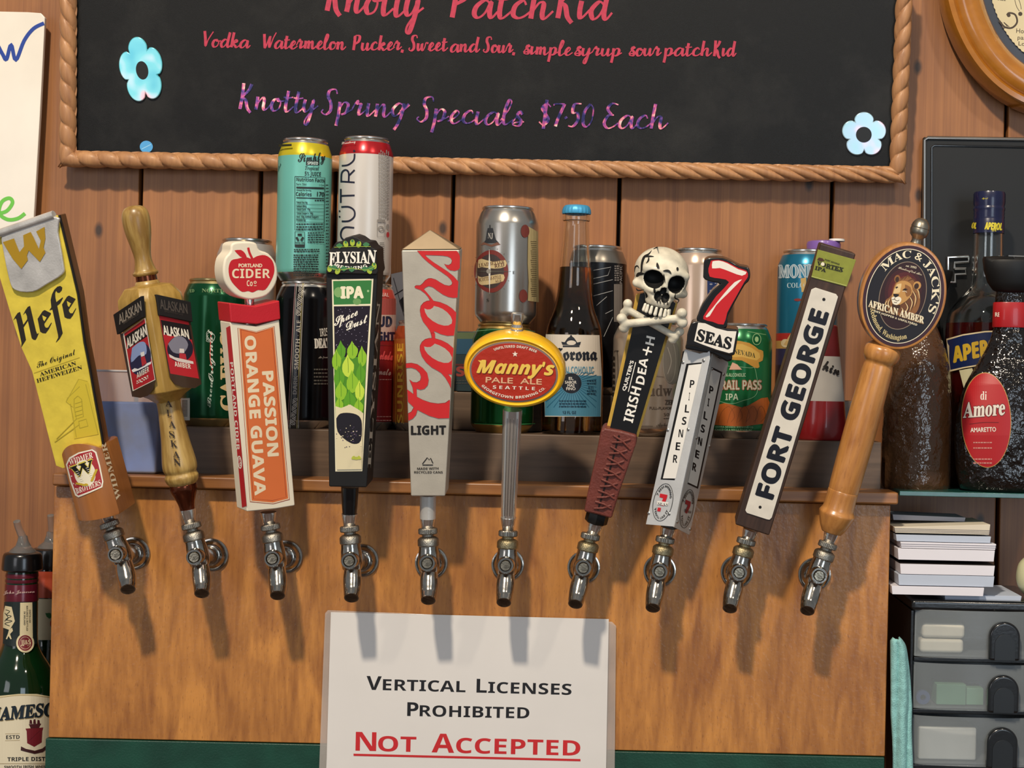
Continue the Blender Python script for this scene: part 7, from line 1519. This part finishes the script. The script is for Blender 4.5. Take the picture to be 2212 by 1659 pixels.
pad('white pad with dark cover beneath the double white pads', 1944, 2149, 1242, 1220, -.060, .09, PW, top=mat('#2c2522', .7))
pad('thick white pad above the dark cover in the stack', 1939, 2149, 1211, 1187, -.060, .09, PW)
pad('thin white pad with visible page edges above the thick one', 1945, 2152, 1186, 1173, -.060, .09, PW, sheets=2)
pad('blue-grey pad under the splayed cream sheets', 1935, 2141, 1171, 1157, -.058, .085, PBL, sheets=0)
pad('fanned cream booklet near the top of the stack', 1932, 2139, 1153, 1141, -.058, .085, PCR, sheets=3, slopes=.05)
pad('grey-white loose sheets on top of the paper stack', 1928, 2086, 1125, 1113, -.02, .05, mat('#a9a9b4', .6), slopes=-.02)
# cloth
cl = Fr('bar_cloth', (1945, 1760), -.064, label='pale teal terry cloth hanging between plywood and drawer tower', cat='cloth')
V_, F_ = [], []; nz, nx = 60, 26
for j in range(nz + 1):
    t = j / nz; y = 1378 + (1760 - 1378) * t
    lft = 1923 + 8 * t - 3 * math.sin(t * 7) + (8 * (1 - t / .04) ** 2 if t < .04 else 0); rgt = min(1967, 1950 + 60 * t ** .8 * .6) + 2 * math.sin(t * 9) - (10 * (1 - t / .06) ** 2 if t < .06 else 0)
    lft = max(lft, 1926)
    for i in range(nx + 1):
        s_ = i / nx; p = cl.px(lft + (rgt - lft) * s_, y); dd = .007 * math.sin(s_ * math.pi) ** .5 + .0022 * math.sin(s_ * 11 + t * 5); V_.append((p.x, -dd - .001, p.z))
for j in range(nz):
    for i in range(nx): a = j * (nx + 1) + i; F_.append((a, a + 1, a + nx + 2, a + nx + 1))
o = ob('cloth', V_, F_, mat('#8fc4c2', .95, var=.18, vscale=160, bump=1.0, bscale=900), cl.o, sharp=180); sm = o.modifiers.new('thick', 'SOLIDIFY'); sm.thickness = .002
# cream jar at the edge
j = Fr('cream_jar', (2238, 1284), -.02, label='rounded cream jar cut off by the photo edge above the drawer tower', cat='jar', z=du.M.translation.z + zT + .0004)
k = j.k(.02); lathe('jar_body', smooth_prof([(18 * k, 0), (28 * k, 6 * k), (40 * k, 24 * k), (43 * k, 46 * k), (38 * k, 70 * k), (26 * k, 84 * k), (18 * k, 90 * k)], 3), mat('#cfcda4', .35, coat=.3), j.o)
# fix depth: pads rest on one another
